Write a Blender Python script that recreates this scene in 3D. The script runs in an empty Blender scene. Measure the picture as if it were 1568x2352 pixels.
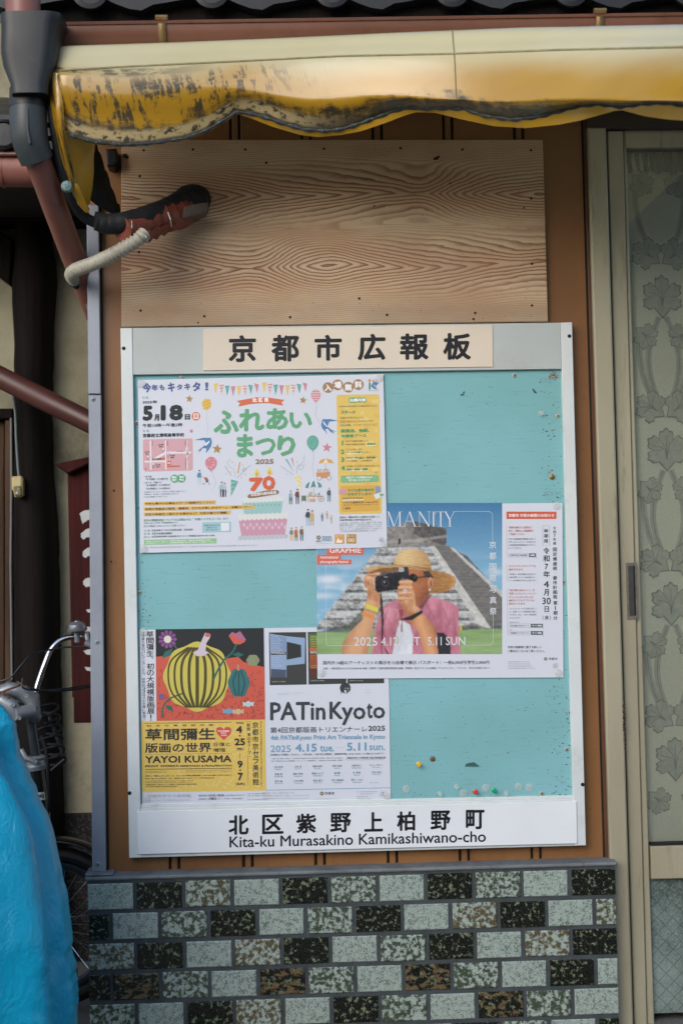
import bpy, math, random
import numpy as np
from mathutils import Vector, Matrix, noise as mnoise
R = math.radians
random.seed(7)
scene = bpy.context.scene
COL = scene.collection

# ------------------------------------------------------------------ camera
CAMPOS = Vector((0.3836, -3.4134, 1.1371))
YAW, PITCH, ROLL = -0.0400, 0.0335, 0.0204
MROT = (Matrix.Rotation(YAW, 3, 'Z') @ Matrix.Rotation(PITCH, 3, 'X') @ Matrix.Rotation(ROLL, 3, 'Y'))
FPX = 50.0 / 36.0 * 2352.0
cam = bpy.data.cameras.new('camera')
cam.sensor_fit = 'VERTICAL'; cam.sensor_height = 36.0; cam.sensor_width = 24.0
cam.lens = 50.0; cam.clip_start = 0.05; cam.clip_end = 2000.0
cam.dof.use_dof = True; cam.dof.focus_distance = 3.42; cam.dof.aperture_fstop = 3.2
camo = bpy.data.objects.new('camera', cam); COL.objects.link(camo)
camo.matrix_world = Matrix.Translation(CAMPOS) @ (MROT @ Matrix.Rotation(R(90), 3, 'X')).to_4x4()
scene.camera = camo

# ------------------------------------------------------------------ light
SUN_EL, SUN_AZ = R(27), R(-148)          # azimuth measured from +Y towards +X: light comes from the street, from the left
world = bpy.data.worlds.new('World'); scene.world = world; world.use_nodes = True
wn = world.node_tree; wn.nodes.clear()
wo = wn.nodes.new('ShaderNodeOutputWorld'); wb = wn.nodes.new('ShaderNodeBackground')
sky = wn.nodes.new('ShaderNodeTexSky'); sky.sky_type = 'NISHITA'; sky.sun_disc = False
sky.sun_elevation = SUN_EL; sky.sun_rotation = SUN_AZ; sky.dust_density = 1.3; sky.ozone_density = 1.0; sky.air_density = 1.0
wb.inputs[1].default_value = 0.15
wn.links.new(sky.outputs[0], wb.inputs[0]); wn.links.new(wb.outputs[0], wo.inputs[0])
sl = bpy.data.lights.new('sun', 'SUN'); sl.energy = 0.72; sl.angle = R(40); sl.color = (1.0, 0.985, 0.965)
so = bpy.data.objects.new('sun', sl); COL.objects.link(so)
sdir = Vector((math.sin(SUN_AZ) * math.cos(SUN_EL), math.cos(SUN_AZ) * math.cos(SUN_EL), math.sin(SUN_EL)))
so.rotation_euler = sdir.to_track_quat('Z', 'Y').to_euler()
vs = scene.view_settings
vs.view_transform = 'Standard'; vs.look = 'None'; vs.gamma = 1.0; vs.exposure = 0.76
try: vs.use_curve_mapping = False
except Exception: pass
scene.render.engine = 'CYCLES'
scene.cycles.max_bounces = 8; scene.cycles.transparent_max_bounces = 16
scene.cycles.use_denoising = True

# ------------------------------------------------------------------ helpers
def P(px, py, Y):
    """point on the plane y = Y seen at photo coordinate (px, py) of a 1568 x 2352 frame"""
    d = MROT @ Vector(((px - 784.0) / FPX, 1.0, (1176.0 - py) / FPX))
    return CAMPOS + d * ((Y - CAMPOS.y) / d.y)

def lin(c):
    if isinstance(c, str):
        c = c.lstrip('#'); c = [int(c[i:i + 2], 16) for i in (0, 2, 4)]
    out = []
    for v in c[:3]:
        v = v / 255.0
        out.append(v / 12.92 if v <= 0.04045 else ((v + 0.055) / 1.055) ** 2.4)
    return tuple(out)

WLOC = {}
def empty(name, loc):
    o = bpy.data.objects.new(name, None); COL.objects.link(o)
    o.location = loc; o.empty_display_size = 0.05; WLOC[o.name] = Vector(loc)
    return o
def tag(o, label=None, cat=None, group=None, kind=None):
    if label: o['label'] = label
    if cat: o['category'] = cat
    if group: o['group'] = group
    if kind: o['kind'] = kind
    return o
def thing(name, loc, label, cat, group=None):
    return tag(empty(name, loc), label, cat, group)

class MB:
    def __init__(s):
        s.v = []; s.f = []; s.m = []; s.c = {}          # c: per-vertex rgb
        s.uvw = {}
    def vert(s, p, col=None, t=None):
        s.v.append(tuple(p)); i = len(s.v) - 1
        if col is not None: s.c[i] = col
        if t is not None: s.uvw[i] = t
        return i
    def face(s, idx, m=0):
        s.f.append(tuple(idx)); s.m.append(m)
    def quad(s, a, b, c, d, m=0, col=None):
        s.face([s.vert(p, col) for p in (a, b, c, d)], m)
    def grid(s, rows, m=0, close_u=False, close_v=False, ts=None, cols=None):
        n = len(rows); k = len(rows[0])
        ids = [[s.vert(p, None if cols is None else cols[i][j], None if ts is None else ts[i][j]) for j, p in enumerate(r)] for i, r in enumerate(rows)]
        for i in range(n if close_u else n - 1):
            for j in range(k if close_v else k - 1):
                s.face((ids[i][j], ids[i][(j + 1) % k], ids[(i + 1) % n][(j + 1) % k], ids[(i + 1) % n][j]), m)
        return ids
    def box(s, x0, x1, y0, y1, z0, z1, ch=0.0, m=0, col=None):
        """box whose front (-Y) edges are chamfered by ch"""
        x0, x1 = min(x0, x1), max(x0, x1); y0, y1 = min(y0, y1), max(y0, y1); z0, z1 = min(z0, z1), max(z0, z1)
        s.prism([(x0, z0), (x1, z0), (x1, z1), (x0, z1)], y0, y1, ch, m, col)
    def prism(s, pts, y0, y1, ch=0.0, m=0, col=None):
        """polygon given in (x, z), front face at y0, back face at y1"""
        a = sum(pts[i][0] * pts[(i + 1) % len(pts)][1] - pts[(i + 1) % len(pts)][0] * pts[i][1] for i in range(len(pts)))
        if a < 0: pts = pts[::-1]
        n = len(pts)
        B = [s.vert((p[0], y1, p[1]), col) for p in pts]
        if ch > 0:
            M = [s.vert((p[0], y0 + ch, p[1]), col) for p in pts]
            ins = []
            for i in range(n):
                p0, p, p1 = Vector(pts[i - 1]), Vector(pts[i]), Vector(pts[(i + 1) % n])
                e0 = (p - p0).normalized(); e1 = (p1 - p).normalized()
                n0 = Vector((-e0.y, e0.x)); n1 = Vector((-e1.y, e1.x))
                b = n0 + n1
                b = b / max(0.3, b.dot(n0)) if b.length > 1e-6 else n0
                ins.append(p + b * ch)
            F = [s.vert((p[0], y0, p[1]), col) for p in ins]
            for i in range(n):
                j = (i + 1) % n
                s.face((B[i], B[j], M[j], M[i])[::-1], m); s.face((M[i], M[j], F[j], F[i])[::-1], m)
        else:
            F = [s.vert((p[0], y0, p[1]), col) for p in pts]
            for i in range(n):
                j = (i + 1) % n
                s.face((B[i], B[j], F[j], F[i])[::-1], m)
        s.face(F, m); s.face(B[::-1], m)
    def pxprism(s, pxs, Y, thick, ch=0.0, m=0, col=None):
        s.prism([(q.x, q.z) for q in (P(x, y, Y) for x, y in pxs)], Y, Y + thick, ch, m, col)
    def tube(s, pts, r, n=12, m=0, caps=True, col=None, closed=False, ell=None):
        pts = [Vector(p) for p in pts]; k = len(pts)
        rs = r if isinstance(r, (list, tuple)) else [r] * k
        tang = []
        for i in range(k):
            a = pts[(i - 1) % k] if (closed or i > 0) else pts[0]
            b = pts[(i + 1) % k] if (closed or i < k - 1) else pts[-1]
            tang.append((b - a).normalized())
        up = Vector((0, 0, 1)) if abs(tang[0].z) < 0.9 else Vector((0, 1, 0))
        nrm = (up - tang[0] * up.dot(tang[0])).normalized()
        rows = []
        for i in range(k):
            nrm = (nrm - tang[i] * nrm.dot(tang[i])).normalized()
            bi = tang[i].cross(nrm)
            rows.append([pts[i] + (nrm * math.cos(2 * math.pi * j / n) + bi * math.sin(2 * math.pi * j / n) * (ell or 1)) * rs[i] for j in range(n)])
        cols = None if col is None else [[col] * n for _ in rows]
        ids = s.grid(rows, m, close_u=closed, close_v=True, cols=cols)
        if caps and not closed:
            s.face(ids[0][::-1], m); s.face(ids[-1], m)
    def lathe(s, prof, base, axis=(0, -1, 0), n=20, m=0, col=None):
        """profile of (radius, distance along axis)"""
        ax = Vector(axis).normalized()
        u = ax.orthogonal().normalized(); w = ax.cross(u); base = Vector(base)
        rows = [[base + ax * h + (u * math.cos(2 * math.pi * j / n) + w * math.sin(2 * math.pi * j / n)) * max(r, 1e-5) for j in range(n)] for r, h in prof]
        cols = None if col is None else [[col] * n for _ in rows]
        ids = s.grid(rows, m, close_v=True, cols=cols)
        s.face(ids[0][::-1], m); s.face(ids[-1], m)
    def build(s, name, mats, parent=None, smooth=True, own=False, sharp=30.0, loc=None, thickness=None):
        if not isinstance(mats, (list, tuple)): mats = [mats]
        base = Vector((0, 0, 0))
        if loc is not None: base = Vector(loc)
        elif parent is not None: base = WLOC[parent.name]
        elif own:
            A = np.array(s.v); base = Vector(((A[:, 0].min() + A[:, 0].max()) / 2, (A[:, 1].min() + A[:, 1].max()) / 2, A[:, 2].min()))
        me = bpy.data.meshes.new(name)
        me.from_pydata([(v[0] - base.x, v[1] - base.y, v[2] - base.z) for v in s.v], [], s.f)
        for mt in mats: me.materials.append(mt)
        me.polygons.foreach_set('material_index', s.m)
        me.polygons.foreach_set('use_smooth', [bool(smooth)] * len(s.f))
        if s.c:
            a = me.color_attributes.new('Col', 'FLOAT_COLOR', 'POINT')
            buf = np.ones((len(s.v), 4), dtype=np.float32)
            for i, c in s.c.items(): buf[i, :3] = c
            a.data.foreach_set('color', buf.ravel())
        if s.uvw:
            a = me.attributes.new('tuv', 'FLOAT_VECTOR', 'POINT')
            buf = np.zeros((len(s.v), 3), dtype=np.float32)
            for i, c in s.uvw.items(): buf[i] = c
            a.data.foreach_set('vector', buf.ravel())
        me.update()
        if smooth:
            try: me.set_sharp_from_angle(angle=R(sharp))
            except Exception: pass
        o = bpy.data.objects.new(name, me); COL.objects.link(o)
        if parent is not None:
            o.parent = parent; WLOC[o.name] = WLOC[parent.name]
            if loc is not None:
                o.location = base - WLOC[parent.name]; WLOC[o.name] = base
        else:
            o.location = base; WLOC[o.name] = base
        if thickness:
            md = o.modifiers.new('thick', 'SOLIDIFY'); md.thickness = thickness; md.offset = 0
        return o

# ------------------------------------------------------------------ materials
class NT:
    def __init__(s, name):
        s.mat = bpy.data.materials.new(name); s.mat.use_nodes = True
        s.t = s.mat.node_tree; s.t.nodes.clear()
        s.out = s.t.nodes.new('ShaderNodeOutputMaterial')
        s.b = s.t.nodes.new('ShaderNodeBsdfPrincipled')
        s.t.links.new(s.b.outputs[0], s.out.inputs[0])
        s.pos = None
    def n(s, typ, **kw):
        nd = s.t.nodes.new(typ)
        for k, v in kw.items(): setattr(nd, k, v)
        return nd
    def l(s, a, b): s.t.links.new(a, b)
    def setin(s, nd, i, v):
        if hasattr(v, 'is_output'): s.l(v, nd.inputs[i])
        else: nd.inputs[i].default_value = v
    def position(s):
        if s.pos is None: s.pos = s.n('ShaderNodeNewGeometry').outputs['Position']
        return s.pos
    def vec(s, scale, src=None, loc=(0, 0, 0), rot=(0, 0, 0)):
        m = s.n('ShaderNodeMapping'); s.l(src or s.position(), m.inputs[0])
        m.inputs['Scale'].default_value = scale if isinstance(scale, (tuple, list)) else (scale,) * 3
        m.inputs['Location'].default_value = loc; m.inputs['Rotation'].default_value = rot
        return m.outputs[0]
    def noise(s, v, detail=4, rough=0.55, dist=0.0, out=0):
        n = s.n('ShaderNodeTexNoise'); s.l(v, n.inputs['Vector']); n.inputs['Scale'].default_value = 1.0
        n.inputs['Detail'].default_value = detail; n.inputs['Roughness'].default_value = rough; n.inputs['Distortion'].default_value = dist
        return n.outputs[out]
    def vor(s, v, feature='F1', out='Distance', rnd=1.0):
        n = s.n('ShaderNodeTexVoronoi', feature=feature); s.l(v, n.inputs['Vector']); n.inputs['Scale'].default_value = 1.0
        n.inputs['Randomness'].default_value = rnd
        return n.outputs[out]
    def m(s, op, a, b=None, c=None, clamp=False):
        nd = s.n('ShaderNodeMath', operation=op); nd.use_clamp = clamp
        s.setin(nd, 0, a)
        if b is not None: s.setin(nd, 1, b)
        if c is not None: s.setin(nd, 2, c)
        return nd.outputs[0]
    def step(s, x, lo, hi, a=0.0, b=1.0):
        nd = s.n('ShaderNodeMapRange', interpolation_type='SMOOTHSTEP'); s.setin(nd, 0, x)
        for i, v in ((1, lo), (2, hi), (3, a), (4, b)): s.setin(nd, i, v)
        return nd.outputs[0]
    def mix(s, f, a, b):
        nd = s.n('ShaderNodeMix', data_type='RGBA')
        s.setin(nd, 0, f)
        for i, v in ((6, a), (7, b)):
            if isinstance(v, (tuple, list)): v = tuple(v)[:3] + (1.0,)
            s.setin(nd, i, v)
        return nd.outputs[2]
    def sep(s, v):
        nd = s.n('ShaderNodeSeparateXYZ'); s.l(v, nd.inputs[0]); return nd.outputs
    def comb(s, x, y, z):
        nd = s.n('ShaderNodeCombineXYZ')
        for i, v in enumerate((x, y, z)): s.setin(nd, i, v)
        return nd.outputs[0]
    def attr(s, name):
        nd = s.n('ShaderNodeAttribute'); nd.attribute_name = name; return nd
    def ramp(s, f, stops, interp='LINEAR'):
        nd = s.n('ShaderNodeValToRGB'); s.l(f, nd.inputs[0]); cr = nd.color_ramp; cr.interpolation = interp
        while len(cr.elements) < len(stops): cr.elements.new(0.5)
        for e, (p, c) in zip(cr.elements, stops):
            e.position = p; e.color = (c[0], c[1], c[2], 1)
        return nd.outputs[0]
    def col(s, c):
        if isinstance(c, (tuple, list)): s.b.inputs['Base Color'].default_value = tuple(c)[:3] + (1,)
        else: s.l(c, s.b.inputs['Base Color'])
    def set(s, **kw):
        names = {'rough': 'Roughness', 'metal': 'Metallic', 'spec': 'Specular IOR Level', 'trans': 'Transmission Weight', 'ior': 'IOR',
                 'coat': 'Coat Weight', 'coatr': 'Coat Roughness', 'sheen': 'Sheen Weight'}
        for k, v in kw.items(): s.setin(s.b, names[k], v)
        return s
    def bump(s, h, strength=0.3, dist=0.002):
        nd = s.n('ShaderNodeBump'); s.setin(nd, 'Height', h); nd.inputs['Strength'].default_value = strength; nd.inputs['Distance'].default_value = dist
        s.l(nd.outputs[0], s.b.inputs['Normal'])

def simple(name, c, rough=0.5, metal=0.0, spec=0.5, var=0.12, vs=9.0, bump=0.0, bs=60.0, dirt=None, dirtamt=0.0, coat=0.0):
    """paint / plastic / metal with soft tonal variation, optional grime and bump"""
    n = NT(name); c = lin(c) if not isinstance(c[0], float) else c
    f = n.noise(n.vec(vs), 5, 0.6)
    a = tuple(max(0, x * (1 - var)) for x in c); b = tuple(min(1, x * (1 + var)) for x in c)
    k = n.mix(n.step(f, 0.3, 0.7), a, b)
    if dirt is not None:
        g = n.step(n.noise(n.vec(vs * 2.3, loc=(3, 1, 7)), 7, 0.7), 0.52, 0.72, 0, dirtamt)
        k = n.mix(g, k, lin(dirt))
    n.col(k); n.set(metal=metal, spec=spec, coat=coat)
    n.l(n.step(f, 0.2, 0.8, max(0.02, rough - 0.08), min(1, rough + 0.08)), n.b.inputs['Roughness'])
    if bump: n.bump(n.noise(n.vec(bs), 6, 0.65), bump, 0.003)
    return n.mat

def ink_mat(name='printed_paper', rough=0.38, spec=0.35):
    n = NT(name)
    a = n.attr('Col'); n.col(a.outputs['Color']); n.set(rough=rough, spec=spec)
    n.bump(n.noise(n.vec((9, 9, 6)), 3, 0.5), 0.12, 0.006)
    return n.mat
# ------------------------------------------------------------------ materials of the place
def wood_grain_mat():
    n = NT('weathered_plywood')
    x, y, z = n.sep(n.position())
    X0, X1 = P(279, 540, 0).x, P(1256, 540, 0).x
    zl = P(745, 608, 0).z; per = P(745, 444, 0).z - zl
    t = n.m('DIVIDE', n.m('SUBTRACT', x, X0), X1 - X0)
    wob = n.m('MULTIPLY', n.m('SUBTRACT', n.noise(n.vec((2.2, 1, 6), loc=(4, 0, 1)), 2, 0.5), 0.5), 0.07)
    zz = n.m('ADD', z, wob)
    ph = n.m('MULTIPLY', n.m('SUBTRACT', zz, zl), 2 * math.pi / per)
    du = n.m('ABSOLUTE', n.m('SUBTRACT', zz, zl + per)); dl = n.m('ABSOLUTE', n.m('SUBTRACT', zz, zl))
    wn_ = n.m('DIVIDE', n.m('SMOOTH_MIN', du, dl, 0.010), per / 2)
    D = n.m('MULTIPLY', n.m('POWER', n.m('MAXIMUM', n.m('ADD', wn_, 0.02), 0.0), 1.35), 12.5)
    g = lambda st: n.m('MULTIPLY', n.ramp(t, [(p, (v / 13,) * 3) for p, v in st], 'B_SPLINE'), 13.0)
    gl = g([(0, 1), (.16, 5.2), (.26, 7.5), (.33, 8.2), (.40, 2.6), (.48, -.2), (.54, 2), (.62, 4), (.72, 6.2), (.85, 8.5), (1, 10)])
    gu = g([(0, 1), (.2, 3.5), (.33, 7), (.5, 9.5), (.66, 12.2), (.72, 12.6), (.78, 8.8), (.86, 5.5), (.97, 2.4), (1, 2.8)])
    w = n.step(zz, zl + per * 0.4, zl + per * 0.6)
    gg = n.m('MULTIPLY', n.step(wn_, 0.25, 1.0, 1.0, 0.55), n.m('ADD', n.m('MULTIPLY', gl, n.m('SUBTRACT', 1.0, w)), n.m('MULTIPLY', gu, w)))
    warp = n.m('MULTIPLY', n.m('SUBTRACT', n.noise(n.vec((6, 1, 22), loc=(1, 2, 3)), 3, 0.6), 0.5), 1.5)
    rip = n.m('MULTIPLY', n.m('SUBTRACT', n.noise(n.vec((45, 1, 70)), 2, 0.5), 0.5), 0.35)
    f = n.m('ADD', n.m('ADD', D, gg), n.m('ADD', warp, rip))
    s = n.m('FRACT', f)
    dark = n.m('MULTIPLY', n.step(s, 0.28, 0.93), n.step(s, 0.93, 1.0, 1.0, 0.0))
    tone = n.noise(n.vec((3, 1, 12), loc=(9, 0, 2)), 4, 0.6)
    fib = n.noise(n.vec((30, 1, 700)), 3, 0.6)
    pale = n.mix(n.step(tone, 0.3, 0.7), lin('#cfb797'), lin('#bd9a78'))
    lat = n.mix(n.step(tone, 0.35, 0.65), lin('#74402b'), lin('#845039'))
    k = n.mix(n.m('MULTIPLY', dark, n.step(wn_, 0.30, 0.95, 0.95, 0.36)), pale, lat)
    k = n.mix(n.step(fib, 0.45, 0.75, 0, 0.18), k, lin('#8a7260'))
    wx = n.step(n.noise(n.vec((2.0, 1, 1.6), loc=(5, 5, 5)), 4, 0.6), 0.45, 0.7, 0, 0.25)
    k = n.mix(wx, k, lin('#9a8168'))
    # grey weathering along the bottom edge, deepened to offset the brighter light there, and a scatter of insect holes
    gz = n.step(z, P(700, 735, 0).z, P(700, 660, 0).z, 0.75, 0.15)
    k = n.mix(n.m('MULTIPLY', gz, n.noise(n.vec((6, 1, 20)), 5, 0.6)), k, lin('#7b7062'))
    vd = n.vor(n.vec((55, 55, 55)))
    k = n.mix(n.step(vd, 0.05, 0.075, 0.8, 0), k, lin('#40281c'))
    n.col(k); n.set(rough=0.62, spec=0.25)
    n.bump(n.m('ADD', n.m('MULTIPLY', dark, -0.5), fib), 0.25, 0.0012)
    return n.mat

def teal_mat():
    n = NT('teal_painted_plywood')
    st = n.noise(n.vec((9, 1, 420)), 4, 0.6)
    cl = n.noise(n.vec((3, 3, 3)), 3, 0.5)
    k = n.mix(n.step(cl, 0.3, 0.7), lin('#78acae'), lin('#82b7bd'))
    k = n.mix(n.step(st, 0.55, 0.8, 0, 0.55), k, lin('#60999b'))
    k = n.mix(n.step(n.noise(n.vec((14, 1, 260), loc=(3, 1, 4)), 3, 0.6), 0.60, 0.68, 0, 0.35), k, lin('#4d8488'))
    n.col(k); n.set(rough=0.55, spec=0.3)
    n.bump(st, 0.22, 0.0008)
    return n.mat

def siding_mat():
    n = NT('brown_siding')
    f = n.noise(n.vec((2.5, 2, 0.9)), 5, 0.6)
    k = n.mix(n.step(f, 0.3, 0.7), lin('#76502f'), lin('#8f643c'))
    k = n.mix(n.step(n.noise(n.vec((5, 4, 1.6), loc=(2, 2, 9)), 6, 0.7), 0.5, 0.75, 0, 0.5), k, lin('#5f3a26'))
    k = n.mix(n.step(n.noise(n.vec((80, 80, 60)), 4, 0.7), 0.62, 0.75, 0, 0.35), k, lin('#3f2a1e'))
    n.col(k); n.set(rough=0.42, spec=0.4)
    n.bump(n.noise(n.vec((120, 120, 60)), 4, 0.6), 0.12, 0.001)
    return n.mat

def tile_mat():
    n = NT('glazed_speckled_tile')
    a = n.sep(n.attr('Col').outputs['Vector'])       # r: kind 0 pale, 0.5 mottled, 1 dark   g, b: per tile random
    off = n.comb(n.m('MULTIPLY', a[1], 37.0), n.m('MULTIPLY', a[2], 19.0), n.m('MULTIPLY', a[1], 11.0))
    add = n.n('ShaderNodeVectorMath', operation='ADD'); n.l(n.position(), add.inputs[0]); n.l(off, add.inputs[1]); p = add.outputs[0]
    big = n.noise(n.vec((105, 105, 105), p), 3, 0.5, 0.2)
    fine = n.noise(n.vec((290, 290, 290), p), 4, 0.65)
    grit = n.noise(n.vec((700, 700, 700), p), 2, 0.5)
    base = n.mix(n.step(grit, 0.3, 0.7), lin('#85928a'), lin('#b0bcb2'))
    # pale tile: small grey-green speckles
    sp = n.step(n.m('ADD', n.m('MULTIPLY', fine, 0.65), n.m('MULTIPLY', big, 0.35)), 0.50, 0.57, 0, 0.8)
    pale = n.mix(sp, base, lin('#4b5850'))
    # mottled tile: olive clouds
    olive = n.mix(n.step(a[2], 0.4, 0.8), lin('#36402c'), lin('#50452a'))
    mo = n.step(n.m('ADD', n.m('MULTIPLY', big, 0.75), n.m('MULTIPLY', fine, 0.25)), 0.42, 0.56, 0, 0.95)
    mot = n.mix(mo, base, olive)
    # dark tile: near black glaze with light flecks
    dk = n.mix(n.step(fine, 0.35, 0.65), lin('#0b0e0c'), lin('#1f2018'))
    dk = n.mix(n.m('MULTIPLY', n.step(big, 0.53, 0.66, 0, 0.95), n.step(fine, 0.36, 0.56)), dk, lin('#79866a'))
    tan = n.m('MULTIPLY', n.step(a[1], 0.90, 0.91), n.step(n.noise(n.vec((42, 42, 60), p), 4, 0.6, 0.6), 0.50, 0.58, 0, 0.8))
    dk = n.mix(tan, dk, lin('#6f5c40'))
    k = n.mix(n.step(a[0], 0.2, 0.3), pale, mot)
    k = n.mix(n.step(a[0], 0.7, 0.8), k, dk)
    n.col(k); n.set(spec=0.5)
    n.l(n.step(fine, 0.3, 0.7, 0.14, 0.32), n.b.inputs['Roughness'])
    n.bump(n.m('ADD', big, n.m('MULTIPLY', fine, 0.4)), 0.35, 0.0016)
    return n.mat

def awning_mat(name='yellow_vinyl', back=False):
    n = NT(name)
    t = n.sep(n.attr('tuv').outputs['Vector'])       # x: metres along, y: 0 top .. 1 hem, z: hem closeness 0..1
    u, v, h = t[0], t[1], t[2]
    var = n.noise(n.vec((2, 2, 4)), 4, 0.55)
    yel = n.mix(n.step(var, 0.3, 0.7), lin('#b88a18'), lin('#c79a24'))
    fade_sheen = n.mix(n.step(var, 0.3, 0.7), lin('#d0c698'), lin('#dad2ac'))        # sun bleached top, with the bright sky sheen put into the colour
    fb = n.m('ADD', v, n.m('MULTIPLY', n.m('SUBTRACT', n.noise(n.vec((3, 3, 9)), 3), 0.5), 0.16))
    fr_ = n.step(u, 0.05, 0.75, 0.18, 0.27); k = n.mix(n.step(n.m('SUBTRACT', fb, fr_), 0.04, 0.36), fade_sheen, yel)
    # grime on the top
    k = n.mix(n.step(n.noise(n.vec((5, 5, 5), loc=(1, 8, 2)), 6, 0.7), 0.58, 0.8, 0, 0.35), k, lin('#8d8455'))
    uv = n.comb(u, v, 0.0)
    # mildew: streaks running down near the left end, and a ragged band along the hem
    us = n.m('ADD', u, n.m('MULTIPLY', v, -0.05)); uvs = n.comb(us, v, 0.0)
    streak = n.noise(n.vec((50, 3.2, 1), uvs), 6, 0.66, 0.2)
    blot = n.noise(n.vec((14, 9, 1), uv, loc=(3, 3, 0)), 6, 0.7)
    left = n.step(u, 0.34, 0.66, 1.0, 0.0)
    st = n.m('MULTIPLY', n.m('MULTIPLY', n.step(streak, 0.50, 0.57), left), n.step(v, 0.34, 0.5))
    st = n.m('MULTIPLY', st, n.step(blot, 0.34, 0.52))
    band = n.step(n.m('ADD', h, n.m('MULTIPLY', n.m('SUBTRACT', n.m('ADD', n.m('MULTIPLY', blot, 0.6), n.m('MULTIPLY', streak, 0.4)), 0.5), 1.6)), 0.52, 0.80)
    band = n.m('MULTIPLY', band, n.step(h, 0.25, 0.5))
    rag = n.m('MULTIPLY', n.step(h, 0.86, 0.97), n.step(n.noise(n.vec((9, 30, 1), uv, loc=(7, 1, 0)), 5, 0.7), 0.4, 0.55))
    mil = n.m('MAXIMUM', n.m('MAXIMUM', n.m('MULTIPLY', st, 0.9), n.m('MULTIPLY', band, 0.94)), n.m('MULTIPLY', rag, 0.85))
    lefttop = n.m('MULTIPLY', n.step(n.m('ABSOLUTE', n.m('SUBTRACT', v, 0.36)), 0.02, 0.07, 0.8, 0), n.m('MULTIPLY', n.step(u, 0.1, 0.45, 1, 0), n.step(blot, 0.42, 0.55)))
    mil = n.m('MAXIMUM', mil, lefttop)
    k = n.mix(mil, k, lin('#191b15'))
    pb = n.m('MULTIPLY', n.step(h, 0.70, 0.80), n.m('MULTIPLY', n.step(h, 0.97, 0.90), n.step(n.noise(n.vec((48, 14, 1), uv, loc=(2, 9, 0)), 6, 0.7), 0.42, 0.50)))
    k = n.mix(n.m('MULTIPLY', pb, n.step(u, 0.45, 0.65, 0.9, 0.12)), k, lin('#c0ab78'))
    # pale lichen crust on the very hem
    cr = n.m('MULTIPLY', n.step(h, 0.93, 0.985), n.step(n.noise(n.vec((60, 40, 1), uv), 3, 0.6), 0.58, 0.66))
    k = n.mix(cr, k, lin('#7d9a94'))
    n.col(k)
    n.set(spec=0.6, coat=0.7, coatr=0.12)
    n.l(n.step(mil, 0, 1, 0.30, 0.65), n.b.inputs['Roughness'])
    n.bump(n.m('ADD', n.noise(n.vec((5, 5, 10)), 3, 0.5), n.m('MULTIPLY', n.noise(n.vec((26, 26, 40)), 3, 0.5), 0.12)), 0.35, 0.012)
    # vinyl lets some light through
    tr = n.n('ShaderNodeBsdfTranslucent'); n.l(k, tr.inputs[0])
    mx = n.n('ShaderNodeMixShader'); mx.inputs[0].default_value = 0.28
    n.l(n.b.outputs[0], mx.inputs[1]); n.l(tr.outputs[0], mx.inputs[2]); n.l(mx.outputs[0], n.out.inputs[0])
    return n.mat

def plaster_mat():
    n = NT('old_plaster')
    f = n.noise(n.vec((2.2, 2, 2.2)), 6, 0.65)
    k = n.mix(n.step(f, 0.35, 0.65), lin('#88826c'), lin('#a8a28a'))
    k = n.mix(n.step(n.noise(n.vec((4.5, 4, 3), loc=(6, 2, 1)), 7, 0.7), 0.50, 0.72, 0, 0.75), k, lin('#46423a'))
    n.col(k); n.set(rough=0.9, spec=0.15)
    n.bump(n.m('ADD', f, n.m('MULTIPLY', n.noise(n.vec(90), 5, 0.7), 0.3)), 0.5, 0.012)
    return n.mat

def timber_mat(name, a, b):
    n = NT(name)
    f = n.noise(n.vec((16, 16, 1.1)), 5, 0.65, 0.4)
    k = n.mix(n.step(f, 0.35, 0.7), lin(a), lin(b))
    n.col(k); n.set(rough=0.8, spec=0.2)
    n.bump(n.noise(n.vec((40, 40, 3)), 5, 0.65), 0.7, 0.006)
    return n.mat

def pebble_mat():
    n = NT('pebble_dash')
    d = n.vor(n.vec(170), out='Distance'); c = n.vor(n.vec(170), out='Color')
    g = n.sep(c)[0]
    k = n.mix(n.step(g, 0.2, 0.9), lin('#1a1919'), lin('#4a4745'))
    k = n.mix(n.step(d, 0.35, 0.6, 0, 0.9), k, lin('#1b1a19'))
    n.col(k); n.set(rough=0.7, spec=0.3); n.bump(d, -0.6, 0.004)
    return n.mat

def beige_frame_mat(dirty=True):
    n = NT('beige_aluminium')
    f = n.noise(n.vec((6, 6, 1.4)), 5, 0.6)
    k = n.mix(n.step(f, 0.3, 0.7), lin('#a29a82'), lin('#b0a990'))
    k = n.mix(n.step(n.noise(n.vec((260, 260, 200)), 3, 0.7), 0.66, 0.74, 0, 0.7), k, lin('#5d5140'))
    k = n.mix(n.step(n.noise(n.vec((30, 30, 4), loc=(3, 8, 1)), 6, 0.7), 0.56, 0.75, 0, 0.6), k, lin('#7c6c52'))
    n.col(k); n.set(rough=0.38, spec=0.5, metal=0.15)
    n.bump(n.noise(n.vec((200, 200, 60)), 3), 0.06, 0.001)
    return n.mat

def glass_mat():
    n = NT('window_glass')
    tr = n.n('ShaderNodeBsdfTransparent'); tr.inputs[0].default_value = (0.88, 0.92, 0.90, 1)
    gl = n.n('ShaderNodeBsdfGlossy'); gl.inputs['Roughness'].default_value = 0.02; gl.inputs[0].default_value = (1, 1, 1, 1)
    fr = n.n('ShaderNodeFresnel'); fr.inputs[0].default_value = 1.55
    fac = n.m('MULTIPLY', fr.outputs[0], 2.0)
    mx = n.n('ShaderNodeMixShader'); n.l(fac, mx.inputs[0]); n.l(tr.outputs[0], mx.inputs[1]); n.l(gl.outputs[0], mx.inputs[2])
    n.l(mx.outputs[0], n.out.inputs[0])
    return n.mat

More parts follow.
